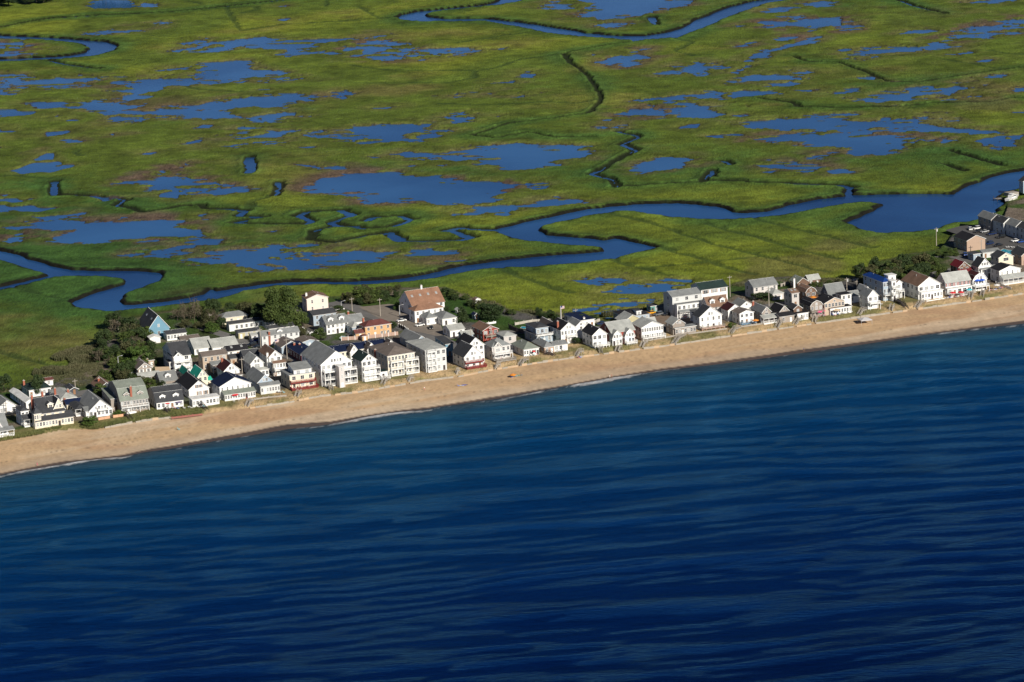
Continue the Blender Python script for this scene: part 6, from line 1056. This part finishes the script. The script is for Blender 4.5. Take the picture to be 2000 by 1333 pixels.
for c in [(784, 628, 5, 'white', 'car', 'white car parked in front of the terracotta-roofed house'), (820, 637, 12, 'white', 'car', 'second white car, nearer the grey hip-roofed cottage'), (842, 642, 70, 'black', 'car', 'black car parked against the grey hip-roofed cottage'),
          (884, 654, 18, 'white', 'van', 'white van parked beside the small white cottage'), (663, 606, 0, 'white', 'car', 'white car half behind a dark tree near the blue-grey house'), (499, 667, 10, 'blue', 'suv', 'blue car beside the light blue shed'), (492, 676, 5, 'black', 'suv', 'black car in front of the light blue shed'), (503, 680, 0, 'black', 'car', 'second black car by the leaning pole and brick chimney'),
          (404, 645, 75, 'black', 'car', 'black car on the lane left of the motel row'), (543, 732, 0, 'blue', 'car', 'blue car below the narrow brown-roofed house'), (526, 731, 60, 'black', 'car', 'dark car left of the blue car below the narrow house'), (577, 710, 0, 'black', 'car', 'black car with red lights beside the maroon building'),
          (16, 811, 0, 'black', 'car', 'black car in front of the far-left white gabled house'), (29, 809, 0, 'black', 'car', 'second black car in front of the far-left white gabled house'), (1272, 613, 0, 'yellow', 'car', 'bright yellow car near the teal outbuilding'), (1286, 616, 20, 'grey', 'suv', 'grey covered car right of the yellow car'), (1304, 616, 0, 'black', 'car', 'black car at the left end of the inn'), (1338, 620, 60, 'red', 'car', 'red car in front of the inn porch'),
          (1175, 634, 0, 'dark blue', 'car', 'dark car behind the arched-porch beach house'), (1175, 633, 0, 'black', 'car', ''), (1675, 550, 0, 'black', 'suv', 'black car near the grove behind the royal blue roof'), (1895, 449, 70, 'white', 'car', 'white car at the far end of the motel car park'), (1908, 448, 10, 'white', 'suv', 'white car, second in the motel car park row'), (1911, 454, 10, 'black', 'car', 'black car in front of the second white car at the motel'),
          (1923, 454, 10, 'silver', 'car', 'silver car in the middle of the motel car park'), (1937, 459, 10, 'dark blue', 'suv', 'dark blue car in the motel car park'), (1955, 465, 10, 'black', 'suv', 'large black car in the motel car park'), (1983, 472, 10, 'white', 'car', 'white car near the right edge of the motel car park'), (1994, 474, 10, 'blue', 'car', 'blue car near the right edge of the motel car park'), (1932, 478, 10, 'dark blue', 'suv', 'dark car parked beside the brick motel wall'), (1950, 481, 5, 'black', 'car', 'black car parked nearest the pool'), (1885, 499, 70, 'blue', 'car', 'blue car beside the blue pool hut'), (1933, 540, 0, 'silver', 'car', 'silver car behind the blue parasols balcony')]:
    if c[5]: car(*c)
# ================================================================== POLES AND LAMPS
POLEM = mat('pole_wood', (.38, .34, .29), .8, .15)
def pole(u, v, h, label, kind='utility', lean=0.0, cat='utility pole'):
    P = G(u, v, 3.2); root = empty('street_lamp' if kind == 'lamp' else 'flagpole' if kind == 'flag' else 'utility_pole', (P[0], P[1], 3.15), .4); root.rotation_euler = (0, lean, .4); tag(root, label, cat, None)
    m = MB(); m.cyl((0, 0, 0), (0, 0, h), .20, .13, 8); m.build('pole', METAL if kind != 'utility' else POLEM, root)
    if kind == 'utility':
        m = MB(); m.beam((-1.1, 0, h - .8), (1.1, 0, h - .8), .12, .14); ca = m.build('crossarm', POLEM, root); m = MB()
        for x in (-1, -.45, .45, 1): m.cyl((x, 0, h - .72), (x, 0, h - .5), .05, .04, 6)
        m.build('insulators', mat('insulator', (.5, .5, .5), .3), ca)
    if kind == 'transformer': pass
    if kind == 'lamp': m = MB(); m.beam((0, 0, h), (1.6, 0, h + .35), .09, .09); m.build('arm', METAL, root); m = MB(); m.box(1.3, -.16, h + .22, 2.1, .16, h + .38); m.build('lamp_head', METAL, root)
    if kind == 'flag':
        m = MB(); 
        for i in range(7): m.box(0.1, -.02, h - .25 - .2 * i, 1.9, .02, h - .05 - .2 * i - .002, 0 if i % 2 == 0 else 1)
        m.build('flag', [REDP, WHITE], root); m = MB(); m.box(.1, -.035, h - .75, .9, .035, h - .052); m.build('flag_canton', mat('navy_cloth', (.02, .03, .15), .7), root)
    return root
def transformer(root, h): m = MB(); m.cyl((.45, 0, h - 2.0), (.45, 0, h - .9), .32, .32, 10); m.build('transformer', mat('transformer_paint', (.6, .62, .62), .5), root)
for i, a in enumerate([(148, 770, 6.5, 'brown pole with wide crossarm behind the small dark cabin'), (474, 739, 9, 'pole in front of the grey-roofed white gable'), (510, 686, 10.5, 'tall pole beside the brick chimney of the long grey cottage'), (561, 702, 9.5, 'leaning pole in front of the maroon building'), (534, 735, 8, 'pole beside the narrow brown-roofed house'),
      (688, 608, 6.5, 'white pole rising behind the slate roofs'), (743, 618, 8.5, 'pole by the flower bed in the car park'), (752, 682, 9, 'pole with transformer behind the brown-roofed hotel'), (231.5, 650, 5.5, 'pole in the wood left of the teal gabled house'), (410, 638, 6, 'pole at the edge of the trees left of the motel row'), (1426, 580, 10, 'tall white pole beside the dark green roof'), (1502, 598, 9, 'pole with transformer in front of the pinkish-grey house'),
      (1654, 567, 6, 'pole with transformer behind the dark blue house'), (1829, 480, 9, 'lone pole with transformer at the marsh edge by the river'), (1917, 496, 7, 'dark pole in front of the brick motel wall'), (1097, 630, 7, 'pole behind the brown-roofed house by the lawn'), (1125, 624, 5, 'thin pole on the flat dark blue roof house'), (960, 668, 7, 'pole beside the red cottage'), (13, 812, 6, 'thin pole at the left edge'), (920, 668, 6, 'thin pole between the white cottage and the red cottage'), (1674, 572, 6, 'short pole left of the royal blue roof')]):
    rt = pole(a[0], a[1], a[2], a[3])
    if 'transformer' in a[3]: transformer(rt, a[2])
pole(232, 724, 6.2, 'street lamp in the wood above the shingled cottage', 'lamp', cat='street lamp'); pole(781, 620, 5.5, 'street lamp beside the bright little tree in the car park', 'lamp', cat='street lamp'); pole(667, 606, 4, 'white lamp post behind the blue-grey house', 'lamp', cat='street lamp')
pole(538, 685, 5, 'flagpole with a striped flag by the grey house with shallow gables', 'flag', cat='flagpole'); pole(1096, 634, 8.5, 'tall flagpole with a striped flag behind the black-roofed gable house', 'flag', cat='flagpole')
# ================================================================== FENCES
def fence(px, h, label, mtl, pm, z=3.2, slat=.9, gap=.06, cap=True):
    A = G(px[0][0], px[0][1], z); root = empty('fence', (A[0], A[1], z)); tag(root, label, 'fence')
    m = MB(); m.box(-slat / 2, -.04, .1, slat / 2, .04, h); pl = m.mesh('panel', [mtl]); m = MB(); m.box(-.11, -.11, 0, .11, .11, h + .3); m.cone((0, 0, h + .3), .16, .18, 4); po = m.mesh('post', [pm]); k = 0
    for a, b_ in zip(px[:-1], px[1:]):
        P = G(a[0], a[1], z); Q = G(b_[0], b_[1], z); d = Q - P; Ln = np.linalg.norm(d); d /= Ln; ang = math.atan2(d[1], d[0]); n = max(1, int(Ln / slat))
        for i in range(n):
            c = P + d * Ln * (i + .5) / n; inst('panel', pl, root, (c[0] - A[0], c[1] - A[1], 0), (0, 0, ang), (Ln / n / slat * .97, 1, 1))
            if k % 2 == 0: c = P + d * Ln * i / n; inst('post', po, root, (c[0] - A[0], c[1] - A[1], 0), (0, 0, ang))
            k += 1
PINKW = mat('pinkish_fence', (.42, .29, .23), .85, .15, 2)
fence([(667, 666), (700, 664), (740, 660), (778, 655)], 1.7, 'long pinkish wooden fence with white posts below the yellow house', PINKW, WHITE, slat=1.5)
fence([(779, 640), (790, 645), (800, 652)], 1.6, 'dark picket fence with white posts at the corner of the yellow house lot', WOODD, WHITE, slat=.9)
fence([(994, 642), (1006, 648), (1023, 653)], 2.0, 'dark grey board fence on the lawn behind the modern blue-grey house', mat('dark_board', (.11, .095, .09), .9), WOODD, slat=1.2)
fence([(1006, 636), (1040, 630), (1080, 628)], 1.3, 'pale fence along the lawn behind the modern blue-grey house', CONC, CONC, slat=2)
fence([(945, 636), (969, 632)], 1.0, 'short white fence below the big round tree', WHITE, WHITE, slat=1.2)
fence([(1160, 632), (1172, 628)], 1.3, 'short grey fence beside the flat dark blue roof house', CONC, CONC, slat=1.5)
fence([(1525, 561), (1541, 556)], 1.6, 'short grey fence left of the brown shingled bungalow', WOODG, WOODG, slat=1.2)
fence([(192, 822), (215, 818)], 1.2, 'orange-pink wooden fence in front of the green shrub, left piece', mat('orange_fence', (.62, .36, .22), .85), WOODB, slat=2.2)
fence([(221, 817), (243, 814)], 1.2, 'orange-pink wooden fence in front of the green shrub, right piece', mat('orange_fence', (.62, .36, .22), .85), WOODB, slat=2.2)
fence([(592, 648), (605, 658), (622, 652)], 1.8, 'white lattice fence around the yard left of the long white house', WHITE, WHITE, slat=1.2)
fence([(336, 819), (396, 812)], .9, 'low dark red wooden wall at the foot of the dune', mat('dark_red_wall', (.27, .11, .09), .9), mat('dark_red_wall', (.27, .11, .09), .9), z=2.4, slat=2.0)
fence([(1810, 590), (1895, 576)], .5, 'low white wall in front of the red-shuttered house', WHITE, WHITE, slat=3)
fence([(1945, 556), (1975, 566)], 1.1, 'white picket fence left of the long-porched house at the right edge', WHITE, WHITE, slat=1.2)
fence([(490, 783), (525, 778), (560, 775)], .7, 'low grey dune fence in front of the blue-grey cottage', WOODG, WOODG, z=3.1, slat=1.2)
fence([(1262, 668), (1300, 661), (1337, 655)], .7, 'low grey dune fence in front of the grey shingled cottage with glazed porch', WOODG, WOODG, z=3.1, slat=1.2)
fence([(1345, 654), (1420, 644)], .7, 'low grey dune fence in front of the pinkish deck', WOODG, WOODG, z=3.1, slat=1.2)
fence([(1448, 640), (1520, 630)], .7, 'low grey dune fence right of the pinkish deck', WOODG, WOODG, z=3.1, slat=1.2)
# ================================================================== POOLS, DOCK, BOAT
POOLM = mat('pool_water', (.02, .33, .42), .08, .1, .8, .2, .5)
def pool_obj(px, label):
    w = G([p[0] for p in px], [p[1] for p in px], 3.3); c = w.mean(0); root = empty('swimming_pool', (c[0], c[1], 3.2)); tag(root, label, 'swimming pool'); q_ = [(a[0] - c[0], a[1] - c[1]) for a in w]
    m = MB(); m.poly([(x, y, .14) for x, y in q_]); m.build('pool_water', POOLM, root); m = MB(); n = len(q_)
    for i in range(n):
        a, b_ = q_[i], q_[(i + 1) % n]; ao = (a[0] * 1.12, a[1] * 1.12); bo = (b_[0] * 1.12, b_[1] * 1.12); m.poly([(a[0], a[1], .2), (b_[0], b_[1], .2), (bo[0], bo[1], .2), (ao[0], ao[1], .2)]); m.poly([(ao[0], ao[1], 0), (bo[0], bo[1], 0), (bo[0], bo[1], .2), (ao[0], ao[1], .2)][::-1]); m.poly([(a[0], a[1], .05), (b_[0], b_[1], .05), (b_[0], b_[1], .2), (a[0], a[1], .2)])
    m.build('coping', CONC, root)
pool_obj([(1948, 493), (1960, 487), (1976, 490), (1990, 498), (1972, 497)], 'turquoise swimming pool behind the beige gabled house')
pool_obj([(663, 661), (668, 657), (678, 658), (680, 662), (670, 664)], 'small blue pool behind the pinkish fence left of the yellow house')
pool_obj([(1016, 641), (1020, 638), (1028, 639), (1026, 643)], 'small blue pool behind the modern blue-grey house')
for k, (u, v) in enumerate([(1968, 484), (1973, 483.5), (1978, 484)]):
    P = G(u, v, 3.3); root = empty('sun_lounger', (P[0], P[1], 3.25), theta(u) + 1.2); tag(root, 'white sun lounger beside the turquoise pool', 'sun lounger', 'sun loungers beside the pool')
    m = MB(); m.box(-.3, -.9, .3, .3, .5, .38); m.build('seat', WHITE, root); m = MB(); m.beam((0, .5, .34), (0, 1.0, .8), .6, .08); m.build('backrest', WHITE, root); m = MB()
    for x in (-.25, .25):
        for y in (-.8, .4): m.box(x - .03, y - .03, 0, x + .03, y + .03, .3)
    m.build('legs', WHITE, root)
P = G(1962, 388, 1.2); dock = empty('dock', (P[0], P[1], .6), theta(1960) + .15); tag(dock, 'grey wooden dock with pilings and a boxy shed-covered deck on the river', 'dock')
pm_ = MB(); pm_.box(-.2, -1.6, 0, .2, 1.6, .08); pme = pm_.mesh('plank', [WOODG])
for i in range(26): inst('plank', pme, dock, (-6 + i * .5, 0, 1.1))
for x in (-6, -3, 0, 3, 6):
    for y in (-1.6, 1.6): m = MB(); m.cyl((x, y, -1.2), (x, y, 2.4), .14, .12, 7); m.build('piling', WOODD, dock)
m = MB(); m.box(1.5, -2.4, 1.2, 7.5, 2.4, 3.4); m.build('dock_shed', WOODG, dock)
P = G(1977, 390, 1.8); boat = empty('motor_boat', (P[0], P[1], 1.7), theta(1970) + .5); tag(boat, 'white cabin cruiser moored beside the grey dock at the right edge', 'boat'); m = MB()
st = [(-5, 1.5, 1.2), (-2, 1.7, 1.3), (2, 1.6, 1.5), (4.5, .8, 1.8), (5.6, .02, 2.0)]
for a, b_ in zip(st[:-1], st[1:]):
    for s in (-1, 1): q_ = [(a[0], s * a[1], a[2]), (b_[0], s * b_[1], b_[2]), (b_[0] - .3, s * b_[1] * .55, -.2), (a[0], s * a[1] * .75, -.2)]; m.poly(q_ if s < 0 else q_[::-1])
    m.poly([(a[0], -a[1], a[2]), (a[0], a[1], a[2]), (b_[0], b_[1], b_[2]), (b_[0], -b_[1], b_[2])][::-1])
m.poly([(-5, -1.5, 1.2), (-5, 1.5, 1.2), (-5, 1.1, -.2), (-5, -1.1, -.2)]); m.build('hull', mat('boat_gelcoat', (.8, .79, .76), .25, .03), boat); m = MB(); m.box(-2.2, -1.2, 1.3, 1.8, 1.2, 2.7); m.build('cabin', WHITE, boat); m = MB(); m.box(-1.9, -1.22, 1.9, 1.82, 1.22, 2.4); m.build('cabin_windows', CARG, boat)
m = MB(); m.box(-2.0, -1.0, 3.3, .6, 1.0, 3.4)
for x in (-1.8, .4):
    for y in (-.9, .9): m.beam((x, y, 2.7), (x, y, 3.3), .06, .06)
m.build('canopy', WHITE, boat)
# ================================================================== BEACH THINGS
def cloth(n, c): return mat('cloth_' + n, c, .8, .05)
CL = {'red': cloth('red', (.6, .03, .04)), 'blue': cloth('blue', (.03, .12, .6)), 'white': cloth('white', (.75, .73, .7)), 'orange': cloth('orange', (.75, .27, .04)), 'purple': cloth('purple', (.18, .15, .24)), 'pink': cloth('pink', (.75, .08, .22)), 'tan': cloth('tan', (.55, .42, .28)), 'teal': cloth('teal', (.08, .5, .6)), 'green': cloth('green', (.05, .3, .15)), 'black': cloth('black', (.02, .02, .02))}
def parasol(u, v, c, label, z=3.3, r=1.5, h=2.2, z2=None):
    P = G(u, v, z); root = empty('parasol', (P[0], P[1], z)); tag(root, label, 'parasol'); m = MB(); m.cyl((0, 0, 0), (0, 0, h + .45), .04, .03, 6); m.build('pole', METAL, root)
    m = MB(); n = 8; top = (0, 0, h + .5); cm = CL[c]
    for i in range(n):
        a, b_ = 2 * math.pi * i / n, 2 * math.pi * (i + 1) / n; A_ = (r * math.cos(a), r * math.sin(a), h); B_ = (r * math.cos(b_), r * math.sin(b_), h); m.poly([A_, B_, top]); m.poly([(A_[0], A_[1], h - .18), (B_[0], B_[1], h - .18), B_, A_]); m.poly([(0, 0, h + .46), (B_[0], B_[1], h - .03), (A_[0], A_[1], h - .03)])
    m.build('canopy', cm, root)
for a in [(327, 797, 'red', 'red parasol on the patio of the charcoal gambrel cottage'), (348, 794, 'purple', 'grey-purple parasol on the patio of the charcoal gambrel cottage', 3.3, 2.2), (459, 781, 'red', 'red parasol in front of the long glazed porch'), (476, 776, 'white', 'white parasol in front of the long glazed porch'), (413, 752, 'blue', 'small blue parasol beside the green-roofed cottage'), (501, 738, 'purple', 'grey parasol beside the porch of the grey-roofed white gable'),
          (1043, 696, 'red', 'closed red parasol in front of the dark green pyramid roof', 3.3, .8), (1476, 655 - 20, 'orange', 'orange parasol on the deck of the grey shingled cottage'), (1600, 618, 'pink', 'pink parasol in front of the gambrel beach cottage'), (1607, 616, 'pink', 'second pink parasol in front of the gambrel beach cottage'), (1634, 615, 'tan', 'tan parasol in front of the wide tan gabled house', 3.3, 1.8), (1654, 610, 'tan', 'smaller tan parasol right of the wide tan gabled house'),
          (1861, 581, 'red', 'red parasol on the terrace of the red-shuttered house'), (1877, 580, 'red', 'second red parasol on the terrace of the red-shuttered house'), (1893, 575, 'teal', 'pale blue parasol at the right end of the red-shuttered terrace'), (1947, 566, 'white', 'white parasol in the yard left of the right-edge porch'), (1588, 590, 'orange', 'orange parasol on the balcony of the brown gambrel house', 5.5), (1909, 557, 'blue', 'left of two bright blue parasols on the maroon gambrel balcony', 6.2), (1918, 556, 'blue', 'right of two bright blue parasols on the maroon gambrel balcony', 6.2),
          (825, 705, 'red', 'red parasol at the right end of the brown-roofed hotel'), (1736, 578, 'blue', 'blue canopy beside the pale blue-white gabled house', 4.0, 1.8)]:
    parasol(*a)
def zbeach(u, v):
    t = (np.interp(u, [p[0] for p in SHORE], [p[1] for p in SHORE]) - v) / (np.interp(u, [p[0] for p in SHORE], [p[1] for p in SHORE]) - np.interp(u, fx_, fv_)); return 2.25 * max(0, min(1, t)) ** .85
def towel(u, v, c, label):
    z = zbeach(u, v) + .08; P = G(u, v, z); m = MB(); m.box(-.5, -1, 0, .5, 1, .03); o = m.build('beach_towel', CL[c]); o.location = (P[0], P[1], z); o.rotation_euler = (0, 0, .6 + u); tag(o, label, 'towel')
def chair(u, v, c, label, z=None):
    z = z or zbeach(u, v); P = G(u, v, z); root = empty('beach_chair', (P[0], P[1], z), theta(u) + 1.3); tag(root, label, 'beach chair'); m = MB(); m.box(-.35, -.35, .28, .35, .35, .36); m.build('seat', CL[c], root); m = MB(); m.beam((0, .35, .32), (0, .7, 1.05), .7, .07); m.build('backrest', CL[c], root)
    for s in (-1, 1): m = MB(); m.beam((s * .33, -.3, 0), (s * .33, .35, .55), .05, .05); m.beam((s * .33, .45, 0), (s * .33, -.3, .55), .05, .05); m.build('leg', METAL, root)
parasol(1002, 738, 'orange', 'orange and blue beach parasol on the open sand', zbeach(1002, 738), 1.4, 1.3)
for a in [(1009, 736, 'teal', 'pale teal beach chair right of the orange beach parasol'), (1014, 735, 'green', 'green beach chair right of the orange beach parasol'), (1019, 734, 'black', 'dark beach chair, last in the row by the orange beach parasol'), (1131, 700, 'red', 'red beach chair at the foot of the stairs'), (1134.5, 699.5, 'blue', 'blue beach chair at the foot of the stairs'), (350, 840, 'teal', 'lone pale teal beach chair at the left of the beach'), (896, 755, 'blue', 'blue beach chair at the left end of the towel row'), (1000, 738, 'blue', 'blue beach chair under the orange beach parasol')]: chair(*a)
for a in [(902, 753.5, 'white', 'white towel in the row on the sand'), (906, 752.5, 'blue', 'blue towel in the row on the sand'), (909, 752, 'purple', 'grey-purple towel at the right end of the row on the sand')]: towel(*a)
YARD = random.Random(3); ycol = ['white', 'red', 'blue', 'teal', 'white', 'black', 'tan', 'white', 'pink']
for k, (ua, va, ub, vb, n, where) in enumerate([(322, 800, 378, 796, 9, 'on the patio of the charcoal gambrel cottage'), (388, 797, 405, 793, 5, 'by the wooden stairs below the sun room'), (455, 785, 485, 780, 4, 'in front of the long glazed porch'), (540, 768, 558, 766, 4, 'in the yard of the blue-grey beach cottage'), (570, 762, 618, 753, 9, 'on the red deck of the cream guest house'), (722, 742, 744, 737, 3, 'on the white deck below the green gable'),
      (778, 730, 818, 725, 6, 'in front of the brown-roofed hotel'), (905, 716, 936, 709, 7, 'on the red deck of the stepped gable house'), (966, 706, 990, 700, 6, 'on the deck of the grey-roofed beach house'), (1030, 697, 1052, 692, 4, 'in front of the green pyramid roof'), (1085, 688, 1105, 684, 5, 'in front of the brick-fronted cottage'), (1260, 663, 1300, 655, 6, 'in front of the wide white gabled house'), (1318, 650, 1355, 645, 6, 'in front of the glazed shingled cottage'),
      (1495, 632, 1515, 627, 4, 'in front of the pale porch roof'), (1552, 622, 1578, 617, 8, 'in front of the little brown shingled cottage'), (1596, 620, 1614, 616, 5, 'in front of the gambrel beach cottage'), (1625, 617, 1665, 609, 9, 'in front of the wide tan gabled house'), (1680, 600, 1725, 596, 9, 'in the yard of the pale blue-white gabled house'), (1845, 584, 1890, 577, 10, 'on the terrace of the red-shuttered house'), (1930, 569, 1960, 563, 8, 'in the yard of the maroon gambrel house')]):
    for i in range(n):
        t = (i + YARD.uniform(.2, .8)) / n; c = YARD.choice(ycol); nm = {'tan': 'tan', 'black': 'black'}.get(c, c); u = ua + (ub - ua) * t; v = va + (vb - va) * t + YARD.uniform(-1, 1.5); P = G(u, v, 3.4)
        if YARD.random() < .72:
            chair(u, v, c, nm + ' garden chair ' + where, 3.35)
        else:
            root = empty('garden_table', (P[0], P[1], 3.3)); tag(root, 'round garden table ' + where, 'table', 'garden tables ' + where); m = MB(); m.cyl((0, 0, .7), (0, 0, .76), .55, .55, 10); m.build('tabletop', WHITE, root); m = MB(); m.cyl((0, 0, 0), (0, 0, .7), .06, .06, 6); m.build('pedestal', METAL, root)
for o in list(COL.objects):
    if o.parent is None and o.name.startswith('beach_chair') and 'garden chair' in o.get('label', ''): o['group'] = o['label'].replace('chair', 'chairs', 1)
# square beach canopy
P = G(1689, 634.5, 1.2); z_ = zbeach(1689, 634); root = empty('beach_canopy', (P[0], P[1], z_), .25); tag(root, 'pale square pop-up canopy standing alone on the sand', 'canopy'); m = MB(); s = 2.6; t = (0, 0, 2.9)
for a, b_ in (((-s, -s), (s, -s)), ((s, -s), (s, s)), ((s, s), (-s, s)), ((-s, s), (-s, -s))): m.poly([(a[0], a[1], 2.1), (b_[0], b_[1], 2.1), t]); m.poly([(a[0], a[1], 1.85), (b_[0], b_[1], 1.85), (b_[0], b_[1], 2.1), (a[0], a[1], 2.1)])
m.build('canopy', cloth('greywhite', (.55, .54, .55)), root)
for a in (-1, 1):
    for b_ in (-1, 1): m = MB(); m.beam((a * s * .96, b_ * s * .96, 0), (a * s * .96, b_ * s * .96, 2.1), .08, .08); m.build('leg', METAL, root)
P = G(317, 723, 5.6); root = empty('shade_sail', (P[0], P[1], 3.2), .3); tag(root, 'tan shade sail on poles beside the shingled cottage with white shutters', 'shade sail'); m = MB(); slab(m, [(-3.5, -2.5, 2.6), (3, -3, 2.4), (3.6, 2.4, 2.9), (-2.6, 3.0, 3.3)], .05, 0, 0); m.build('sail', CL['tan'], root)
for a in ((-3.4, -2.4), (2.9, -2.9), (3.5, 2.3), (-2.5, 2.9)): m = MB(); m.cyl((a[0], a[1], 0), (a[0], a[1], 2.6), .06, .06, 6); m.build('pole', METAL, root)
# small white rowing boat on the dune
P = G(256, 807, 3.3); root = empty('dinghy', (P[0], P[1], 3.25), .5); tag(root, 'upturned white dinghy on the grass in front of the big gambrel house', 'boat'); m = MB(); k = 8; rings = [(-2.6, .15), (-1.8, .8), (0, 1.05), (1.6, .85), (2.6, .2)]
for (xa, ra), (xb, rb) in zip(rings[:-1], rings[1:]):
    for i in range(k): a0, a1 = math.pi * i / k, math.pi * (i + 1) / k; m.poly([(xa, -ra * math.cos(a0), ra * .75 * math.sin(a0)), (xb, -rb * math.cos(a0), rb * .75 * math.sin(a0)), (xb, -rb * math.cos(a1), rb * .75 * math.sin(a1)), (xa, -ra * math.cos(a1), ra * .75 * math.sin(a1))][::-1])
m.build('hull', WHITE, root); m = MB(); m.beam((-2.5, 0, .45), (0, 0, .82), .06, .08); m.beam((0, 0, .82), (2.5, 0, .45), .06, .08); m.build('keel', WOODG, root)
# ================================================================== PEOPLE
SKIN = mat('skin', (.42, .24, .16), .6, .05)
def person(u, v, face, top, bottom, hair, label, stride=.25):
    z = max(.05, zbeach(u, v)); P = G(u, v, z); a = stride
    vs_ = [(0, 0, .95), (0, 0, 1.15), (0, 0, 1.38), (0, .01, 1.50), (0, .02, 1.62), (0, .03, 1.74), (.11, 0, .90), (.12, a * .5, .50), (.12, a * .8, .06), (.12, a * .8 + .16, .03), (-.11, 0, .90), (-.12, -a * .3, .50), (-.12, -a, .08), (-.12, -a + .15, .03), (.19, 0, 1.40), (.25, -.05, 1.12), (.26, .08, .88), (.26, .12, .80), (-.19, 0, 1.40), (-.25, .06, 1.12), (-.26, .14, .90), (-.26, .18, .82)]
    es = [(0, 1), (1, 2), (2, 3), (3, 4), (4, 5), (0, 6), (6, 7), (7, 8), (8, 9), (0, 10), (10, 11), (11, 12), (12, 13), (2, 14), (14, 15), (15, 16), (16, 17), (2, 18), (18, 19), (19, 20), (20, 21)]
    rad = [.15, .13, .16, .06, .10, .085, .10, .065, .045, .04, .10, .065, .045, .04, .065, .045, .035, .035, .065, .045, .035, .035]
    me = bpy.data.meshes.new('person'); me.from_pydata(vs_, es, []); o = bpy.data.objects.new('person', me); COL.objects.link(o); md = o.modifiers.new('skin', 'SKIN'); me.skin_vertices[0].data[0].use_root = True
    for i, r in enumerate(rad): me.skin_vertices[0].data[i].radius = (r, r * (.75 if i < 3 else 1))
    sb = o.modifiers.new('sub', 'SUBSURF'); sb.levels = 1; sb.render_levels = 1
    dg = bpy.context.evaluated_depsgraph_get(); dg.update(); nm = bpy.data.meshes.new_from_object(o.evaluated_get(dg)); o.modifiers.clear(); o.data = nm; nm.materials.clear()
    for m_ in (SKIN, CL[top], CL[bottom], hair): nm.materials.append(m_)
    for p in nm.polygons:
        c = p.center; p.material_index = 3 if (c.z > 1.70 or (c.z > 1.60 and c.y < -.02)) else 1 if 1.0 < c.z < 1.47 and abs(c.x) < .3 and (abs(c.x) < .2 or c.z > 1.2) else 2 if .55 < c.z <= 1.0 and abs(c.x) < .22 else 0
    o.location = (P[0], P[1], z); o.rotation_euler = (0, 0, math.radians(face)); tag(o, label, 'person')
HB = mat('hair_brown', (.06, .035, .02), .7); HD = mat('hair_dark', (.015, .012, .01), .7)
person(73, 911, 110, 'pink', 'pink', HB, 'person in pink walking in the shallow water at the far left'); person(829, 763, 60, 'white', 'red', HD, 'person in a white top standing on the sand below the hotels'); person(1191, 740, 80, 'white', 'tan', HB, 'person in a white top at the edge of the surf'); person(1195, 739, 95, 'red', 'black', HD, 'person in dark shorts beside the one in white at the surf')
person(1570, 687, -70, 'blue', 'black', HD, 'person walking alone at the water line toward the right', .35)
person(405, 792, 0, 'teal', 'white', HB, 'person in a teal top on the stairs path by the sun room')
